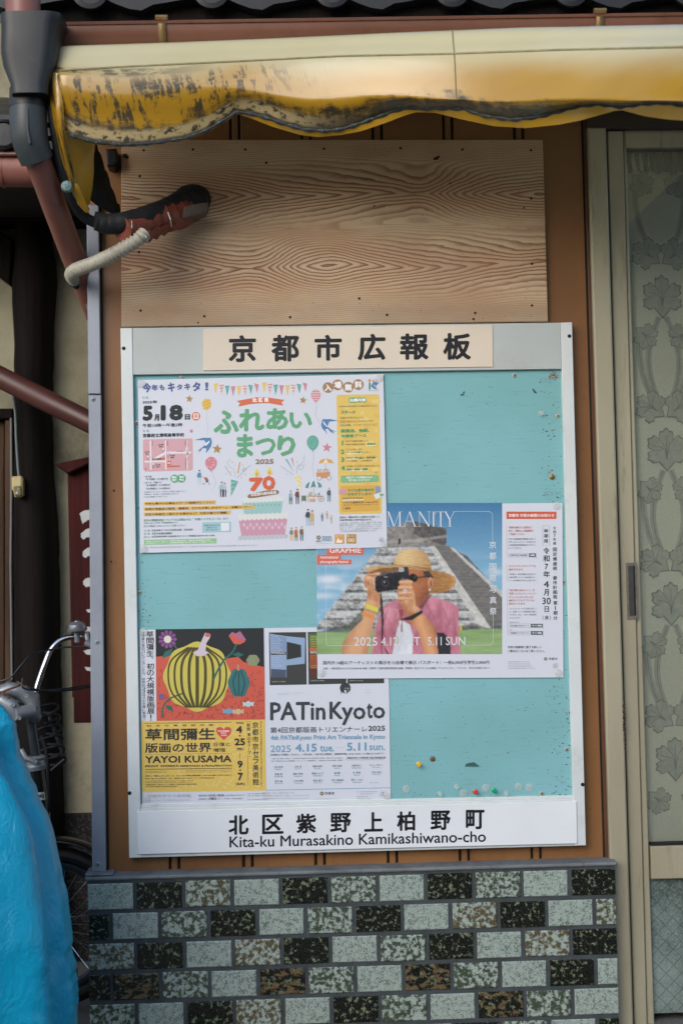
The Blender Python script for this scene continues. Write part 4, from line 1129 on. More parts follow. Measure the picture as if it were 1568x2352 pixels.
def htpt(x_, y_):                     # wraps the label round the tube
    t = (x_ - .5) * 1.9; c = P(82, 1745, YB).lerp(P(99, 1890, YB), .50 + .13 * y_)
    return c + Vector((math.sin(t) * .0189, -math.cos(t) * .0189, 0))
b.grid([[htpt(.0 + j / 8, i / 2 * .95) for j in range(9)] for i in range(3)]); lb = b.build('label_sticker', M['whitepaint'], ht)
b = MB(); put_text(b, 'FSJ6J', .12, .2, .9, .75, lambda x_, y_: htpt(x_, y_) + Vector((0, -.0008, 0)), None, 0, .03); b.build('lettering', M['ink'], lb, smooth=False)
b = MB(); b.tube([P(70, 1640, YB), P(76, 1690, YB), P(86, 1748, YB)], .0128, 16); b.build('stem', M['bikegrey'], bk)
b = MB(); b.lathe([(.026, 0), (.028, .01), (.024, .016), (.024, .024), (.028, .03), (.022, .036)], P(84, 1768, YB), (-.1, 0, 1), 20)
b.tube([P(50, 1722, YB - .02), P(60, 1740, YB - .03), P(86, 1752, YB - .03)], .006, 8); b.tube([P(50, 1722, YB + .02), P(60, 1744, YB + .01), P(86, 1754, YB)], .006, 8); b.build('headset', M['greymetal'], bk)
# clamp of the stem
b = MB()
b.tube([P(-8, 1594, YB - .02), P(22, 1583, YB - .02), P(48, 1588, YB - .015), P(74, 1606, YB - .01), P(80, 1640, YB - .005)], [.018, .020, .020, .022, .016], 16)
b.tube([P(4, 1606, YB - .045), P(24, 1622, YB - .05), P(46, 1648, YB - .045)], [.019, .021, .016], 14)
b.tube([P(34, 1640, YB - .06), P(70, 1634, YB - .03), P(82, 1648, YB)], [.016, .020, .017], 14)
b.build('stem_clamp', M['greymetal'], bk)
for x_, y_ in ((32, 1618), (46, 1649), (62, 1598)):
    b = MB(); b.lathe([(.0048, 0), (.0048, .006), (.003, .006), (0, .003)], P(x_, y_, YB - .068), n=10); b.build('clamp_bolt', M['greymetal'], bk)
hbpath = [(30, 1612, YB - .01), (60, 1606, YB), (80, 1594, YB + .01), (89, 1566, YB + .015), (103, 1526, YB + .02), (116, 1495, YB + .03), (136, 1473, YB + .04), (164, 1463, YB + .05), (206, 1461.5, YB + .06), (240, 1463, YB + .08)]
b = MB(); b.tube(spline([P(*c) for c in hbpath], 8), .0072, 16); b.build('handlebar', M['chrome'], bk)
b = MB(); b.tube([P(238, 1463, YB + .079), P(300, 1470, YB + .13)], .012, 16); b.build('grip', M['rubber'], bk)
b = MB(); q = P(178, 1450, YB + .045)
b.lathe([(.007, -.012), (.007, -.001), (.021, 0), (.0262, .004), (.0262, .0075), (.0236, .0085), (.0236, .011), (.0215, .019), (.0155, .024), (.008, .026), (.007, .028), (0, .029)], q, (0, -.12, 1), 28)
bl_ = b.build('bell', M['bellgrey'], bk)
b = MB(); b.tube([P(178, 1451, YB + .045), P(178, 1474, YB + .05)], .0075, 10); b.tube([P(173, 1462, YB + .052), P(183, 1462, YB + .052)], .0092, 14); b.build('bell_clamp', M['greymetal'], bl_)
b = MB(); b.tube([P(198, 1461, YB + .06), P(206, 1461, YB + .06)], .0125, 14); b.tube([P(196, 1476, YB + .03), P(212, 1482, YB + .03), P(232, 1500, YB + .04)], .009, 10)
b.tube([P(199, 1452, YB + .045), P(204, 1485, YB + .035)], .006, 8); b.build('brake_clamp', M['greymetal'], bk)
b = MB()
b.tube(spline([P(*c) for c in ((-10, 1568, YB - .03), (25, 1556, YB - .035), (48, 1530, YB - .04), (74, 1503, YB - .02), (103, 1495, YB + .01), (150, 1487, YB + .03), (204, 1486, YB + .04))], 8), .0026, 8)
b.tube(spline([P(*c) for c in ((40, 1566, YB - .05), (70, 1580, YB - .06), (110, 1587, YB - .03), (160, 1585, YB + .02), (214, 1576, YB + .05))], 8), .0026, 8)
b.tube(spline([P(*c) for c in ((52, 1558, YB - .06), (54, 1580, YB - .07), (90, 1586, YB - .05), (140, 1583, YB), (212, 1572, YB + .06))], 8), .0022, 8)
b.tube(spline([P(*c) for c in ((94, 1690, YB - .04), (106, 1730, YB - .04), (110, 1790, YB - .04), (112, 1850, YB - .03), (108, 1890, YB))], 8), .003, 8)
b.build('brake_cable', M['cable'], bk)
b = MB(); b.tube(spline([P(*c) for c in ((-8, 1596, YB - .06), (14, 1586, YB - .065), (30, 1580, YB - .065), (42, 1575, YB - .06), (48, 1572, YB - .05))], 6), .003, 6)
b.tube(spline([P(*c) for c in ((-8, 1588, YB - .06), (10, 1592, YB - .065), (22, 1600, YB - .06), (12, 1608, YB - .06))], 6), .003, 6); b.build('string_tie', simple('brown_string', '#5b4030', .8), bk)
b = MB(); b.tube([P(60, 1690, YB + .05), P(135, 1650, YB + .1)], .006, 8); b.tube([P(112, 1640, YB + .1), P(150, 1745, YB + .08)], .005, 8); b.tube([P(118, 1770, YB + .08), P(152, 1742, YB + .08)], .005, 8)
for k in range(6):
    yy = 1620 + k * 24; xx = 108 + k * 3.5
    pts = [P(xx - 45, yy + 16, YB + .06), P(xx - 10, yy + 2, YB + .03), P(xx + 18, yy - 3, YB + .04), P(xx + 26, yy + 6, YB + .07), P(xx + 12, yy + 17, YB + .1), P(xx - 8, yy + 17, YB + .12)]
    b.tube(spline(pts, 6), .0035, 8)
b.build('coil_lock', M['cable'], bk)
b = MB(); b.pxprism([(168, 2226), (178, 2226), (178, 2246), (168, 2246)], YB - .03, .012, .003); b.build('reflector', simple('amber_reflector', '#8a4a12', .2), bk)
b = MB(); b.tube([P(99, 1890, YB), P(40, 2060, YB + .02), P(-60, 2160, YB + .04)], .015, 12); b.tube([P(85, 1770, YB), P(-60, 1990, YB + .03)], .014, 12); b.build('frame', M['blackpaint'], bk)

# ------------------------------------------------------------------ blue cover
edge = [(-90, 1560), (-40, 1585), (0, 1616), (20, 1635), (33, 1655), (38, 1672), (41, 1705), (51, 1751), (68, 1786), (82, 1830), (109, 1889), (120, 1945), (135, 2011), (147, 2077), (157, 2153), (161, 2192), (168, 2242), (174, 2275), (175, 2314), (172, 2352), (176, 2420)]
tp = thing('blue_tarp', P(60, 2352, -.5), 'bright blue vinyl tarp draped over a bulky shape at the lower left', 'tarp')
tp.location.z = 0; WLOC[tp.name] = Vector((tp.location.x, tp.location.y, 0))
ex = spline([(x_, y_, 0) for x_, y_ in edge], 12)
YC0 = -.42
b = MB(); rows = []
def ridge(p): return .5 - abs(mnoise.noise(p))
for i, e in enumerate(ex):
    q = P(e.x, e.y, YC0); q.z = max(q.z, .01)         # right silhouette
    f_ = i / len(ex); wd = .12 + .42 * min(1, f_ * 1.5)
    row = []
    for k in range(161):
        s_ = k / 160.0                                    # 0 back right .. 1 far left front
        ang = -math.pi * .5 + s_ * math.pi * 1.05
        wx = .62 + .05 * math.sin(f_ * 9)
        cx_ = q.x - wx
        # deep hanging folds that open towards the ground, then creases, then crumple
        fold = .020 * math.sin(s_ * 50 + f_ * 4 + 1.6 * math.sin(f_ * 4.0)) * min(1, f_ * 2.2) + .012 * (ridge((s_ * 9 + f_ * 2, f_ * 3.2, 2.0)) - .3) + .006 * (ridge((s_ * 22 - f_ * 3, f_ * 9, 5.0)) - .3)
        fold *= min(1, i / 40)
        rr = 1 + fold * 2.2
        px_ = min(cx_ + wx * math.cos(ang) * rr, q.x + .007 * mnoise.noise((i * .12, 1, 1)))
        py_ = YC0 - wd * math.sin(ang) * rr * .8
        row.append(Vector((px_, py_, q.z + .010 * mnoise.noise((px_ * 9, py_ * 9, q.z * 9)))))
    rows.append(row)
b.grid(rows)
b.build('cover', M['tarp'], tp, sharp=180)
# ------------------------------------------------------------------ posters: flat printed sheets
KD = 1568 / 2731.0
class Poster:
    def __init__(s, name, label, corners, Y):
        s.Y = Y; s.root = thing(name, P(*corners[3], Y), label, 'poster'); s.parts = []
        b = MB(); b.pxprism(corners, Y, .0004); s.sheet = b.build('sheet', M['paper'], s.root, smooth=False)
def inkcol(c):
    r, g, b_ = lin(c); y = .3 * r + .6 * g + .1 * b_
    return tuple((v * .90 + y * .10) * .95 + .014 for v in (r, g, b_))  # greyed and lifted: a veil of haze put into the ink colours
class Ink:
    """one printed part; coordinates are those of an enlarged view (source x, source y, source width, view width)"""
    def __init__(s, poster, name, view, slope=0.0, base=1):
        s.p = poster; s.name = name; s.mb = MB(); s.sl = slope; s.base = base; s.seq = 0; s.view(view)
    def view(s, view, slope=None):
        s.ox, s.oy, ws, wi = view; s.k = ws / wi
        if slope is not None: s.sl = slope
        return s
    def pt(s, x, y, l=0):
        return P((s.ox + x * s.k) * KD, (s.oy + y * s.k) * KD, s.p.Y - .00016 * (s.base + l) - 4e-7 * min(s.seq, 380))
    def poly(s, pts, col, l=0):
        s.seq += 1; c = inkcol(col); ids = [s.mb.vert(s.pt(x, y, l), c) for x, y in pts]; s.mb.face(ids)
        return s
    def rect(s, x0, y0, x1, y1, col, l=0):
        d = s.sl * (x1 - x0); e = .0145 * (y1 - y0) * (1 if s.sl else 0)
        return s.poly([(x0, y0), (x1, y0 + d), (x1 + e, y1 + d), (x0 + e, y1)], col, l)
    def rrect(s, x0, y0, x1, y1, r, col, l=0):
        pts = []
        for cx_, cy_, a0 in ((x1 - r, y0 + r, -90), (x1 - r, y1 - r, 0), (x0 + r, y1 - r, 90), (x0 + r, y0 + r, 180)):
            for k in range(5):
                t = math.radians(a0 + k * 22.5); pts.append((cx_ + r * math.cos(t), cy_ + r * math.sin(t) ))
        e = .0145 if s.sl else 0
        return s.poly([(x + e * (y - y0), y + s.sl * (x - x0)) for x, y in pts], col, l)
    def circ(s, cx_, cy_, r, col, l=0, ry=None, n=20, rot=0.0):
        ry = ry or r; pts = []
        for k in range(n):
            t = 2 * math.pi * k / n; a_, b_ = r * math.cos(t), ry * math.sin(t)
            pts.append((cx_ + a_ * math.cos(rot) - b_ * math.sin(rot), cy_ + a_ * math.sin(rot) + b_ * math.cos(rot)))
        return s.poly(pts, col, l)
    def ring(s, cx_, cy_, r, w, col, l=0, n=20):
        return s.line([(cx_ + r * math.cos(2 * math.pi * k / n), cy_ + r * math.sin(2 * math.pi * k / n)) for k in range(n + 1)], w, col, l)
    def star(s, cx_, cy_, r, col, l=0, rot=0.0, inner=.42):
        return s.poly([(cx_ + (r if k % 2 == 0 else r * inner) * math.sin(rot + math.pi * k / 5), cy_ - (r if k % 2 == 0 else r * inner) * math.cos(rot + math.pi * k / 5)) for k in range(10)], col, l)
    def line(s, pts, w, col, l=0):
        s.seq += 1; c = inkcol(col); L, Rr = [], []; n = len(pts)
        for i, p_ in enumerate(pts):
            a_, b_ = Vector(pts[max(i - 1, 0)]), Vector(pts[min(i + 1, n - 1)]); d = b_ - a_
            d = d.normalized() if d.length > 1e-6 else Vector((1, 0)); q = Vector((-d.y, d.x)) * w / 2
            L.append(s.pt(p_[0] + q.x, p_[1] + q.y, l)); Rr.append(s.pt(p_[0] - q.x, p_[1] - q.y, l))
        s.mb.grid([L, Rr], cols=[[c] * n, [c] * n])
        return s
    def curve(s, pts, w, col, l=0):
        sp = spline([(p_[0], p_[1], 0) for p_ in pts], 6); return s.line([(q.x, q.y) for q in sp], w, col, l)
    def text(s, body, x0, y0, x1, y1, col='#1b1e20', l=1, bold=0.0, slope=None, res=2, lean=0.0):
        s.seq += 1; put_text(s.mb, body, x0, y0, x1, y1, lambda X_, Y_: s.pt(X_, Y_, l), inkcol(col), s.sl if slope is None else slope, bold, res, lean)
        return s
    def vtext(s, body, xc, y0, y1, w, col='#1b1e20', l=1, bold=0.0, drift=.0145, fill=.88):
        n = len(body); st = (y1 - y0) / n
        for i, ch in enumerate(body):
            if ch == ' ': continue
            yy = y0 + st * i; X_ = xc + drift * (yy - y0); h = st * fill; ww = w
            if ch in '、。': s.text(ch, X_ + w * .15, yy, X_ + w * .4, yy + h * .3, col, l, bold); continue
            if ch in 'ー―｜': s.line([(X_, yy + h * .05), (X_, yy + h * .95)], w * .11, col, l); continue
            if ch == '・': s.circ(X_, yy + h * .5, w * .08, col, l); continue
            if ch in 'ァィゥェォャュョッ': ww = w * .75; h *= .75
            if ch in '1！': ww = w * .2
            if ch == '7': ww = w * .6
            s.text(ch, X_ - ww / 2, yy, X_ + ww / 2, yy + h, col, l, bold)
        return s
    def done(s):
        return s.mb.build(s.name, M['print'], s.p.root, smooth=False)
pm = NT('poster_paper'); pm.col(lin('#d3d6df')); pm.set(rough=.36, spec=.4); pm.bump(pm.noise(pm.vec((9, 9, 6)), 3, .5), .12, .006)
M['paper'] = pm.mat

# ================================================================== festival poster
fp = Poster('festival_poster', 'white festival poster with green title, balloons and pink and mint cake', [(317, 873), (880, 859), (889, 1257), (322, 1270)], .0062)
V1, V2, V3, V4 = (530, 1480, 530, 1568), (1020, 1480, 540, 1568), (530, 1840, 530, 1568), (1020, 1840, 540, 1568)
SL = -.022
GR, DK, BL = '#5aa876', '#1d2427', '#4c5c96'
k = Ink(fp, 'title_lettering', V1, SL, 3)
# main title, heavy green kana
k.view(V1)
k.text('ふ', 960, 478, 1258, 760, GR, 1, .045); k.text('れ', 1258, 462, 1560, 728, GR, 1, .045)
k.text('ま', 1232, 760, 1428, 1040, GR, 1, .045)
k.view(V2)
k.text('あ', 126, 446, 384, 702, GR, 1, .045); k.text('い', 398, 492, 662, 684, GR, 1, .05)
k.text('つ', 2, 792, 240, 994, GR, 1, .045); k.text('り', 258, 760, 470, 1004, GR, 1, .05)
k.text('2025', 4, 1036, 216, 1096, '#9a7d62', 1, .06)
k.done()
k = Ink(fp, 'date_lettering', V1, SL, 3)
for ch, a_, b_, c_, d_ in (('今', 120, 222, 152, 268), ('年', 228, 302, 172, 248), ('も', 320, 382, 172, 242), ('キ', 418, 502, 146, 258), ('タ', 524, 590, 168, 238), ('キ', 616, 684, 156, 240), ('タ', 712, 804, 142, 252), ('！', 858, 900, 148, 242)):
    k.text(ch, a_, c_, b_, d_, BL, 1, .045, 0)
k.text('日 時', 120, 312, 190, 344, '#6fb488', 1); k.text('2025年', 122, 362, 294, 400, DK, 1, .03)
k.text('5', 122, 424, 242, 604, DK, 1, .075); k.text('18', 334, 414, 598, 602, DK, 1, .08)
k.text('月', 258, 524, 318, 602, DK, 1, .05); k.text('日', 620, 524, 682, 590, DK, 1, .06)
k.text('午前10時～午後2時', 122, 636, 592, 680, DK, 1, .02); k.text('会 場', 124, 706, 196, 738, '#6fb488', 1)
k.text('京都府立清明高等学校', 124, 754, 612, 800, DK, 1, .03)
k.done()
k = Ink(fp, 'day_badge', V1, SL, 2); k.circ(752, 548, 51, '#e0683a'); k.rect(722, 516, 782, 580, '#f0e6e2', 1); k.text('日', 738, 528, 767, 566, '#e0683a', 2, .06); k.done()
# pennants
k = Ink(fp, 'pennant_string', V1, SL, 2)
cy_ = ['#e9c24a', '#d9908f', '#58a79f', '#cf7f94']
def pennant(x, y, w, h, i, lean):
    c = cy_[i % 4]; k.poly([(x - w / 2, y), (x + w / 2, y - lean * w), (x - lean * 30, y + h)], c)
    if i % 4 == 1:
        for q in (.2, .5, .78): k.line([(x - w / 2 * (1 - q), y + h * q - 2), (x + w / 2 * (1 - q), y + h * q - 2)], h * .11, '#eadcc6', 1)
    elif i % 4 == 2:
        k.line([(x - w * .3, y + h * .4), (x + w * .25, y + h * .12)], 9, '#7fbdb4', 1)
    else:
        for q in ((-.2, .15), (.15, .3), (-.02, .5), (.2, .1)): k.circ(x + q[0] * w, y + q[1] * h, 3.4, '#eadfd0', 1, n=8)
for i, (x, y, h, le) in enumerate(((986, 162, 118, .1), (1055, 178, 118, .1), (1122, 188, 120, .05), (1191, 192, 120, 0), (1260, 190, 120, 0), (1329, 184, 120, -.1), (1396, 172, 120, -.2), (1466, 156, 115, -.3))): pennant(x, y, 54, h, i, le)
k.view(V2)
for i, (x, y, h, le) in enumerate(((108, 148, 116, .1), (174, 164, 118, .1), (241, 172, 120, .05), (308, 178, 120, 0), (376, 176, 120, 0), (443, 170, 120, -.1), (509, 158, 118, -.2), (578, 142, 112, -.3))): pennant(x, y, 54, h, i, le)
k.done()
# orange ribbon with white characters
k = Ink(fp, 'ribbon', V1, 0, 2)
k.poly([(1232, 366), (1400, 336), (1568, 322), (1568, 392), (1400, 402), (1252, 434), (1272, 392)], '#dd6a3c')
k.view(V2); k.poly([(-2, 318), (160, 320), (342, 348), (308, 376), (326, 414), (160, 386), (-2, 388)], '#dd6a3c')
k.view(V1); k.text('北', 1416, 334, 1474, 382, '#f2e9e4', 1, .07, 0); k.text('区', 1490, 330, 1540, 380, '#f2e9e4', 1, .07, 0)
k.view(V2); k.text('民', 108, 324, 158, 374, '#f2e9e4', 1, .07, 0); k.done()
# balloons
def balloon(view, cx_, cy0, rx, ry, col, tail, pat=None, pc='#eadfd0'):
    q = Ink(fp, 'balloon', view, 0, 2)
    q.poly([(cx_ + rx * math.cos(t) * (1 if math.sin(t) < 0 else 1 - .22 * math.sin(t) ** 2), cy0 + ry * math.sin(t) * (1 if math.sin(t) < 0 else 1.22)) for t in [2 * math.pi * i / 24 for i in range(24)]], col)
    q.poly([(cx_ - 3, cy0 + ry * 1.2), (cx_ + 3, cy0 + ry * 1.2), (cx_ + rx * .17, cy0 + ry * 1.4), (cx_ - rx * .17, cy0 + ry * 1.4)], col, 0)
    if pat == 'h':
        for j in range(-2, 4): 
            yy = j * ry * .42; ww = rx * math.sqrt(max(0, 1 - (yy / (ry * (1 if yy < 0 else 1.22))) ** 2)) * (.98 if yy < 0 else .86)
            q.line([(cx_ - ww, cy0 + yy), (cx_ + ww, cy0 + yy)], ry * .17, pc, 1)
    if pat == 'd':
        for j in (-.7, -.1, .5): q.line([(cx_ - rx * .7, cy0 + ry * (j + .55)), (cx_ + rx * .75, cy0 + ry * (j - .15))], ry * .16, pc, 1)
    if pat == 'o':
        for j in range(9): q.circ(cx_ + rx * .62 * math.sin(j * 2.4), cy0 + ry * .75 * math.cos(j * 1.7), rx * .09, pc, 1, n=8)
    q.curve(tail, 2.6, '#9aa0a2', 0); q.done()
balloon(V1, 878, 400, 56, 60, '#e6bc3c', [(882, 508), (884, 600), (896, 680), (888, 764)], 'd', '#d9993a')
balloon(V1, 931, 1100, 70, 74, '#d87f92', [(940, 1194), (960, 1260), (986, 1340), (944, 1420)], 'o')
balloon(V2, 705, 290, 55, 66, '#db8591', [(710, 392), (716, 440), (704, 520), (752, 612)], 'h', '#d9c9cc')
balloon(V2, 670, 838, 69, 80, '#62ab9b', [(680, 965), (676, 1060), (668, 1140), (686, 1240)], 'o', '#86c0b3')
# stars
for v_, x, y, r, c, ro in ((V1, 674, 342, 48, '#b08a45', .1), (V1, 697, 724, 30, '#d07f92', .1), (V1, 1002, 936, 62, '#b08a45', .1), (V2, 558, 352, 48, '#b08a45', .15), (V2, 834, 902, 60, '#cf8292', .1)):
    q = Ink(fp, 'star', v_, 0, 2); q.star(x, y, r, c, 0, ro)
    if c == '#b08a45':
        for j in range(10): q.circ(x + r * .45 * math.sin(j * 2.3), y + r * .45 * math.cos(j * 1.9), 3.6, '#d9bf72' if j % 2 else '#7d5f2a', 1, n=6)
    q.done()
# swallows
def swallow(view, pts, belly):
    q = Ink(fp, 'swallow', view, 0, 2)
    for p_ in pts: q.poly(p_, '#4f83b4')
    q.poly(belly, '#e4e6ec', 1); q.done()
swallow(V1, [[(730, 830), (840, 802), (900, 804), (926, 800), (942, 850), (930, 905), (905, 920), (880, 880), (850, 832)], [(880, 870), (930, 905), (905, 940), (868, 988), (878, 930), (830, 925), (786, 988), (800, 950), (764, 962), (820, 920)]], [(912, 834), (916, 850), (885, 885), (860, 902), (866, 870)])
swallow(V2, [[(968, 590), (870, 570), (820, 572), (790, 568), (776, 590), (766, 640), (784, 690), (810, 700), (842, 650), (860, 600)], [(830, 650), (880, 690), (944, 720), (900, 712), (920, 746), (870, 715), (840, 680), (815, 690), (842, 752), (800, 700)]], [(788, 598), (800, 600), (826, 640), (846, 664), (830, 660), (800, 630)])
# free-entry discs and ward mark
k = Ink(fp, 'free_entry_badge', V2, 0, 2)
for ch, x, y in (('入', 847, 205), ('場', 960, 173), ('無', 1082, 200), ('料', 1198, 170)):
    k.circ(x, y, 63, '#a57e55'); k.text(ch, x - 42, y - 40, x + 44, y + 42, '#efeae6', 1, .05, 0)
k.done()
k = Ink(fp, 'ward_emblem', V2, 0, 2)
k.circ(1328, 122, 16, '#dd8a3a').circ(1372, 124, 13, '#dd8a3a').circ(1408, 126, 10, '#dd8a3a')
k.rect(1320, 144, 1340, 226, '#3f8d63').poly([(1342, 186), (1378, 134), (1436, 148), (1398, 196), (1384, 166), (1366, 190)], '#3f88b0').poly([(1342, 186), (1376, 182), (1420, 222), (1384, 222)], '#3f7fae').poly([(1390, 172), (1408, 190), (1386, 194)], '#dd8a3a', 1)
k.text('自然と文化のまち北区', 1318, 230, 1436, 246, '#6a9e86', 1, 0, 0); k.done()
# yellow programme panel
k = Ink(fp, 'programme_panel', V2, SL, 1)
YE, OR = '#e5c152', '#ddae3e'
def both(pts): return pts
k.poly([(958, 288), (1424, 282), (1440, 296), (1456, 1110), (962, 1118), (944, 306)], YE)
for j in range(22):
    a_ = 2.39 * j; k.circ(1200 + 210 * math.sin(j * 1.3), 330 + 34 * j, 42 + 20 * math.sin(j), '#e8cb6c' if j % 2 else '#e0b94a', 1, ry=26, n=12)
k.circ(1138, 350, 32, '#64ad7c', 2, n=20).circ(1115, 352, 32, '#64ad7c', 2).circ(1165, 350, 32, '#64ad7c', 2).circ(1215, 349, 32, '#64ad7c', 2).circ(1265, 348, 32, '#64ad7c', 2)
k.text('出展内容', 1098, 332, 1286, 370, '#f0efe6', 3, .05)
BR = '#6b5a2c'
k.text('※出展内容は変更する場合があります。', 974, 414, 1420, 436, BR, 2)
k.text('ステージ', 994, 474, 1166, 514, '#4f9a64', 2, .06)
k.text('児童や学生をはじめ、', 988, 544, 1268, 570, BR, 2); k.text('区民の皆さんによるダンスや', 988, 586, 1372, 614, BR, 2); k.text('楽器演奏、パフォーマンス など', 988, 628, 1418, 656, BR, 2)
k.text('模擬店、物販、', 994, 688, 1330, 730, '#4f9a64', 2, .05); k.text('体験等ブース', 996, 748, 1292, 788, '#4f9a64', 2, .05)
for n_, y in (('1', 820), ('2', 922), ('3', 1014)): k.text(n_, 1006 if n_ == '1' else 996, y, 1024 if n_ == '1' else 1036, y + 56, '#4f9a64', 2, .05)
k.text('学区や各種団体等による', 1050, 818, 1314, 838, BR, 2); k.text('地域の特産品の販売、', 1050, 856, 1280, 876, BR, 2); k.rect(1290, 868, 1402, 882, '#efe9d4', 2); k.text('模擬店', 1298, 848, 1398, 874, '#4f9a64', 3, .05)
k.text('子どもが楽しめる', 1050, 914, 1244, 936, BR, 2); k.rect(1054, 966, 1240, 978, '#efe9d4', 2); k.text('ゲームや体験コーナー', 1056, 948, 1340, 972, '#55884f', 3, .02)
k.rect(1054, 1030, 1196, 1042, '#efe9d4', 2); k.text('はたらく車の展示・乗車体験', 1056, 1010, 1396, 1036, '#55804a', 3, .02); k.text('(ミニ消防車、ごみ収集車等)', 1058, 1048, 1366, 1072, BR, 2)
k.view(V4)
k.poly([(960, 34), (1456, 26), (1472, 600), (1454, 622), (992, 632), (974, 614)], YE)
for j in range(10): k.circ(1200 + 200 * math.sin(j * 1.7), 60 + 52 * j, 44, '#e8cb6c' if j % 2 else '#e0b94a', 1, ry=24, n=12)
k.text('4', 998, 66, 1044, 122, '#4f9a64', 2, .09); k.text('行政等による北区の取組を紹介する', 1056, 64, 1444, 86, BR, 2); k.rect(1056, 120, 1310, 130, '#efe9d4', 2); k.text('展示・啓発・相談', 1060, 98, 1308, 126, '#4f9a64', 3, .05); k.text('など', 1390, 134, 1432, 156, BR, 2)
k.rrect(992, 182, 1434, 266, 24, '#7fb886', 2); k.text('有料ブースは現金のみの', 1060, 192, 1362, 220, '#efeee2', 3, .03); k.text('取り扱いとなります', 1088, 224, 1336, 250, '#efeee2', 3, .03)
k.rrect(994, 300, 1442, 600, 22, '#deaa36', 2)
k.text('子ども服や絵本を', 1074, 336, 1380, 370, '#4d9464', 3, .05); k.text('おゆずりします！', 1074, 382, 1366, 416, '#4d9464', 3, .05)
k.rect(1010, 460, 1262, 472, '#efe6cc', 3); k.text('おゆずりするもの', 1018, 434, 1250, 462, '#4d9464', 4, .04)
k.circ(1032, 498, 9, '#5d9f78', 3).circ(1032, 562, 9, '#5d9f78', 3); k.text('子ども服(新生児～140cmまで)', 1050, 484, 1426, 512, '#4a3f1c', 3, .02); k.text('※靴や帽子などの衣類小物も若干数ご用意しています。', 1026, 518, 1428, 532, BR, 3); k.text('絵本', 1050, 548, 1108, 576, '#4a3f1c', 3, .02)
k.poly([(985, 340), (1040, 334), (1064, 390), (1020, 398), (968, 392)], '#cf97b4', 4).poly([(1394, 310), (1446, 304), (1462, 370), (1428, 374), (1424, 390), (1400, 386)], '#7f9cc4', 4).poly([(1378, 402), (1486, 372), (1512, 416), (1400, 458)], '#dfe3e6', 4).poly([(1440, 396), (1484, 384), (1498, 414), (1452, 428)], '#84b292', 5)
k.done()
# map
k = Ink(fp, 'access_map', V1, SL, 1)
k.rrect(124, 822, 712, 1180, 22, '#d9a3aa')
k.rect(205, 838, 224, 1180, '#e6dfe2', 1).rect(386, 834, 400, 1180, '#e6dfe2', 1).poly([(230, 1056), (386, 966), (698, 966), (698, 988), (400, 994), (280, 1060)], '#e6dfe2', 1).rect(144, 1074, 388, 1094, '#e6dfe2', 1)
k.rect(641, 828, 655, 1180, '#e2dbde', 1); k.line([(648, 830), (660, 1180)], 2.5, '#9a8b8e', 2)
k.rect(632, 920, 664, 1024, '#efe9ea', 3); k.vtext('北大路駅', 650, 928, 1014, 20, '#3a3335', 4, .03)
k.rect(350, 1036, 382, 1068, '#e0683a', 2).rect(408, 1076, 456, 1122, '#e0683a', 2); k.text('会場', 414, 1092, 450, 1108, '#f2e6e2', 3, .04)
TC = '#4a3a3e'
k.text('北大路', 306, 876, 368, 894, TC, 2, .03); k.text('新町', 316, 900, 358, 918, TC, 2, .03); k.text('北大路', 144, 962, 202, 978, TC, 2, .03); k.text('堀川', 154, 986, 194, 1002, TC, 2, .03); k.text('北大路', 444, 1004, 502, 1022, TC, 2, .03); k.text('新町', 454, 1028, 494, 1046, TC, 2, .03)
k.text('北区役所', 230, 1042, 346, 1070, TC, 2, .03); k.text('北大路通', 522, 956, 600, 972, '#8a6a70', 2); k.vtext('堀川通', 236, 842, 902, 18, '#8a6a70', 2); k.vtext('新町通', 416, 838, 898, 18, '#8a6a70', 2); k.vtext('烏丸通', 626, 834, 892, 18, '#8a6a70', 2)
k.vtext('地下鉄烏丸線', 630, 1052, 1170, 17, '#8a6a70', 2)
for x, y in ((364, 936), (184, 1024), (422, 990), (248, 1112)): k.circ(x, y, 15, '#e9e2e6', 2).ring(x, y, 15, 3, '#6d6468', 3); k.line([(x, y + 15), (x, y + 40)], 3, '#5a5054', 2).line([(x - 11, y + 41), (x + 11, y + 41)], 3, '#5a5054', 2)
k.view(V3); k.poly([(128, 24), (708, 14), (716, 110), (692, 126), (156, 138), (130, 118)], '#d9a3aa', -1 + 1).rect(209, 10, 228, 116, '#e6dfe2', 1).rect(387, 6, 402, 112, '#e6dfe2', 1).rect(642, 4, 660, 108, '#e2dbde', 1).rect(144, 14, 388, 32, '#e6dfe2', 1)
k.rect(408, 16, 456, 60, '#e0683a', 2); k.text('会場', 414, 30, 450, 46, '#f2e6e2', 3, .04); k.text('清明高等学校', 410, 66, 562, 88, '#d9612f', 2, .03); k.text('北大路', 274, 50, 332, 66, TC, 2, .03); k.text('堀川', 284, 74, 322, 90, TC, 2, .03); k.circ(248, 48, 16, '#e9e2e6', 2).ring(248, 48, 16, 3, '#6d6468', 3).line([(249, 64), (249, 90)], 3, '#5a5054', 2).line([(236, 91), (262, 91)], 3, '#5a5054', 2).poly([(154, 116), (160, 88), (166, 116)], '#3a3335', 2)
k.done()
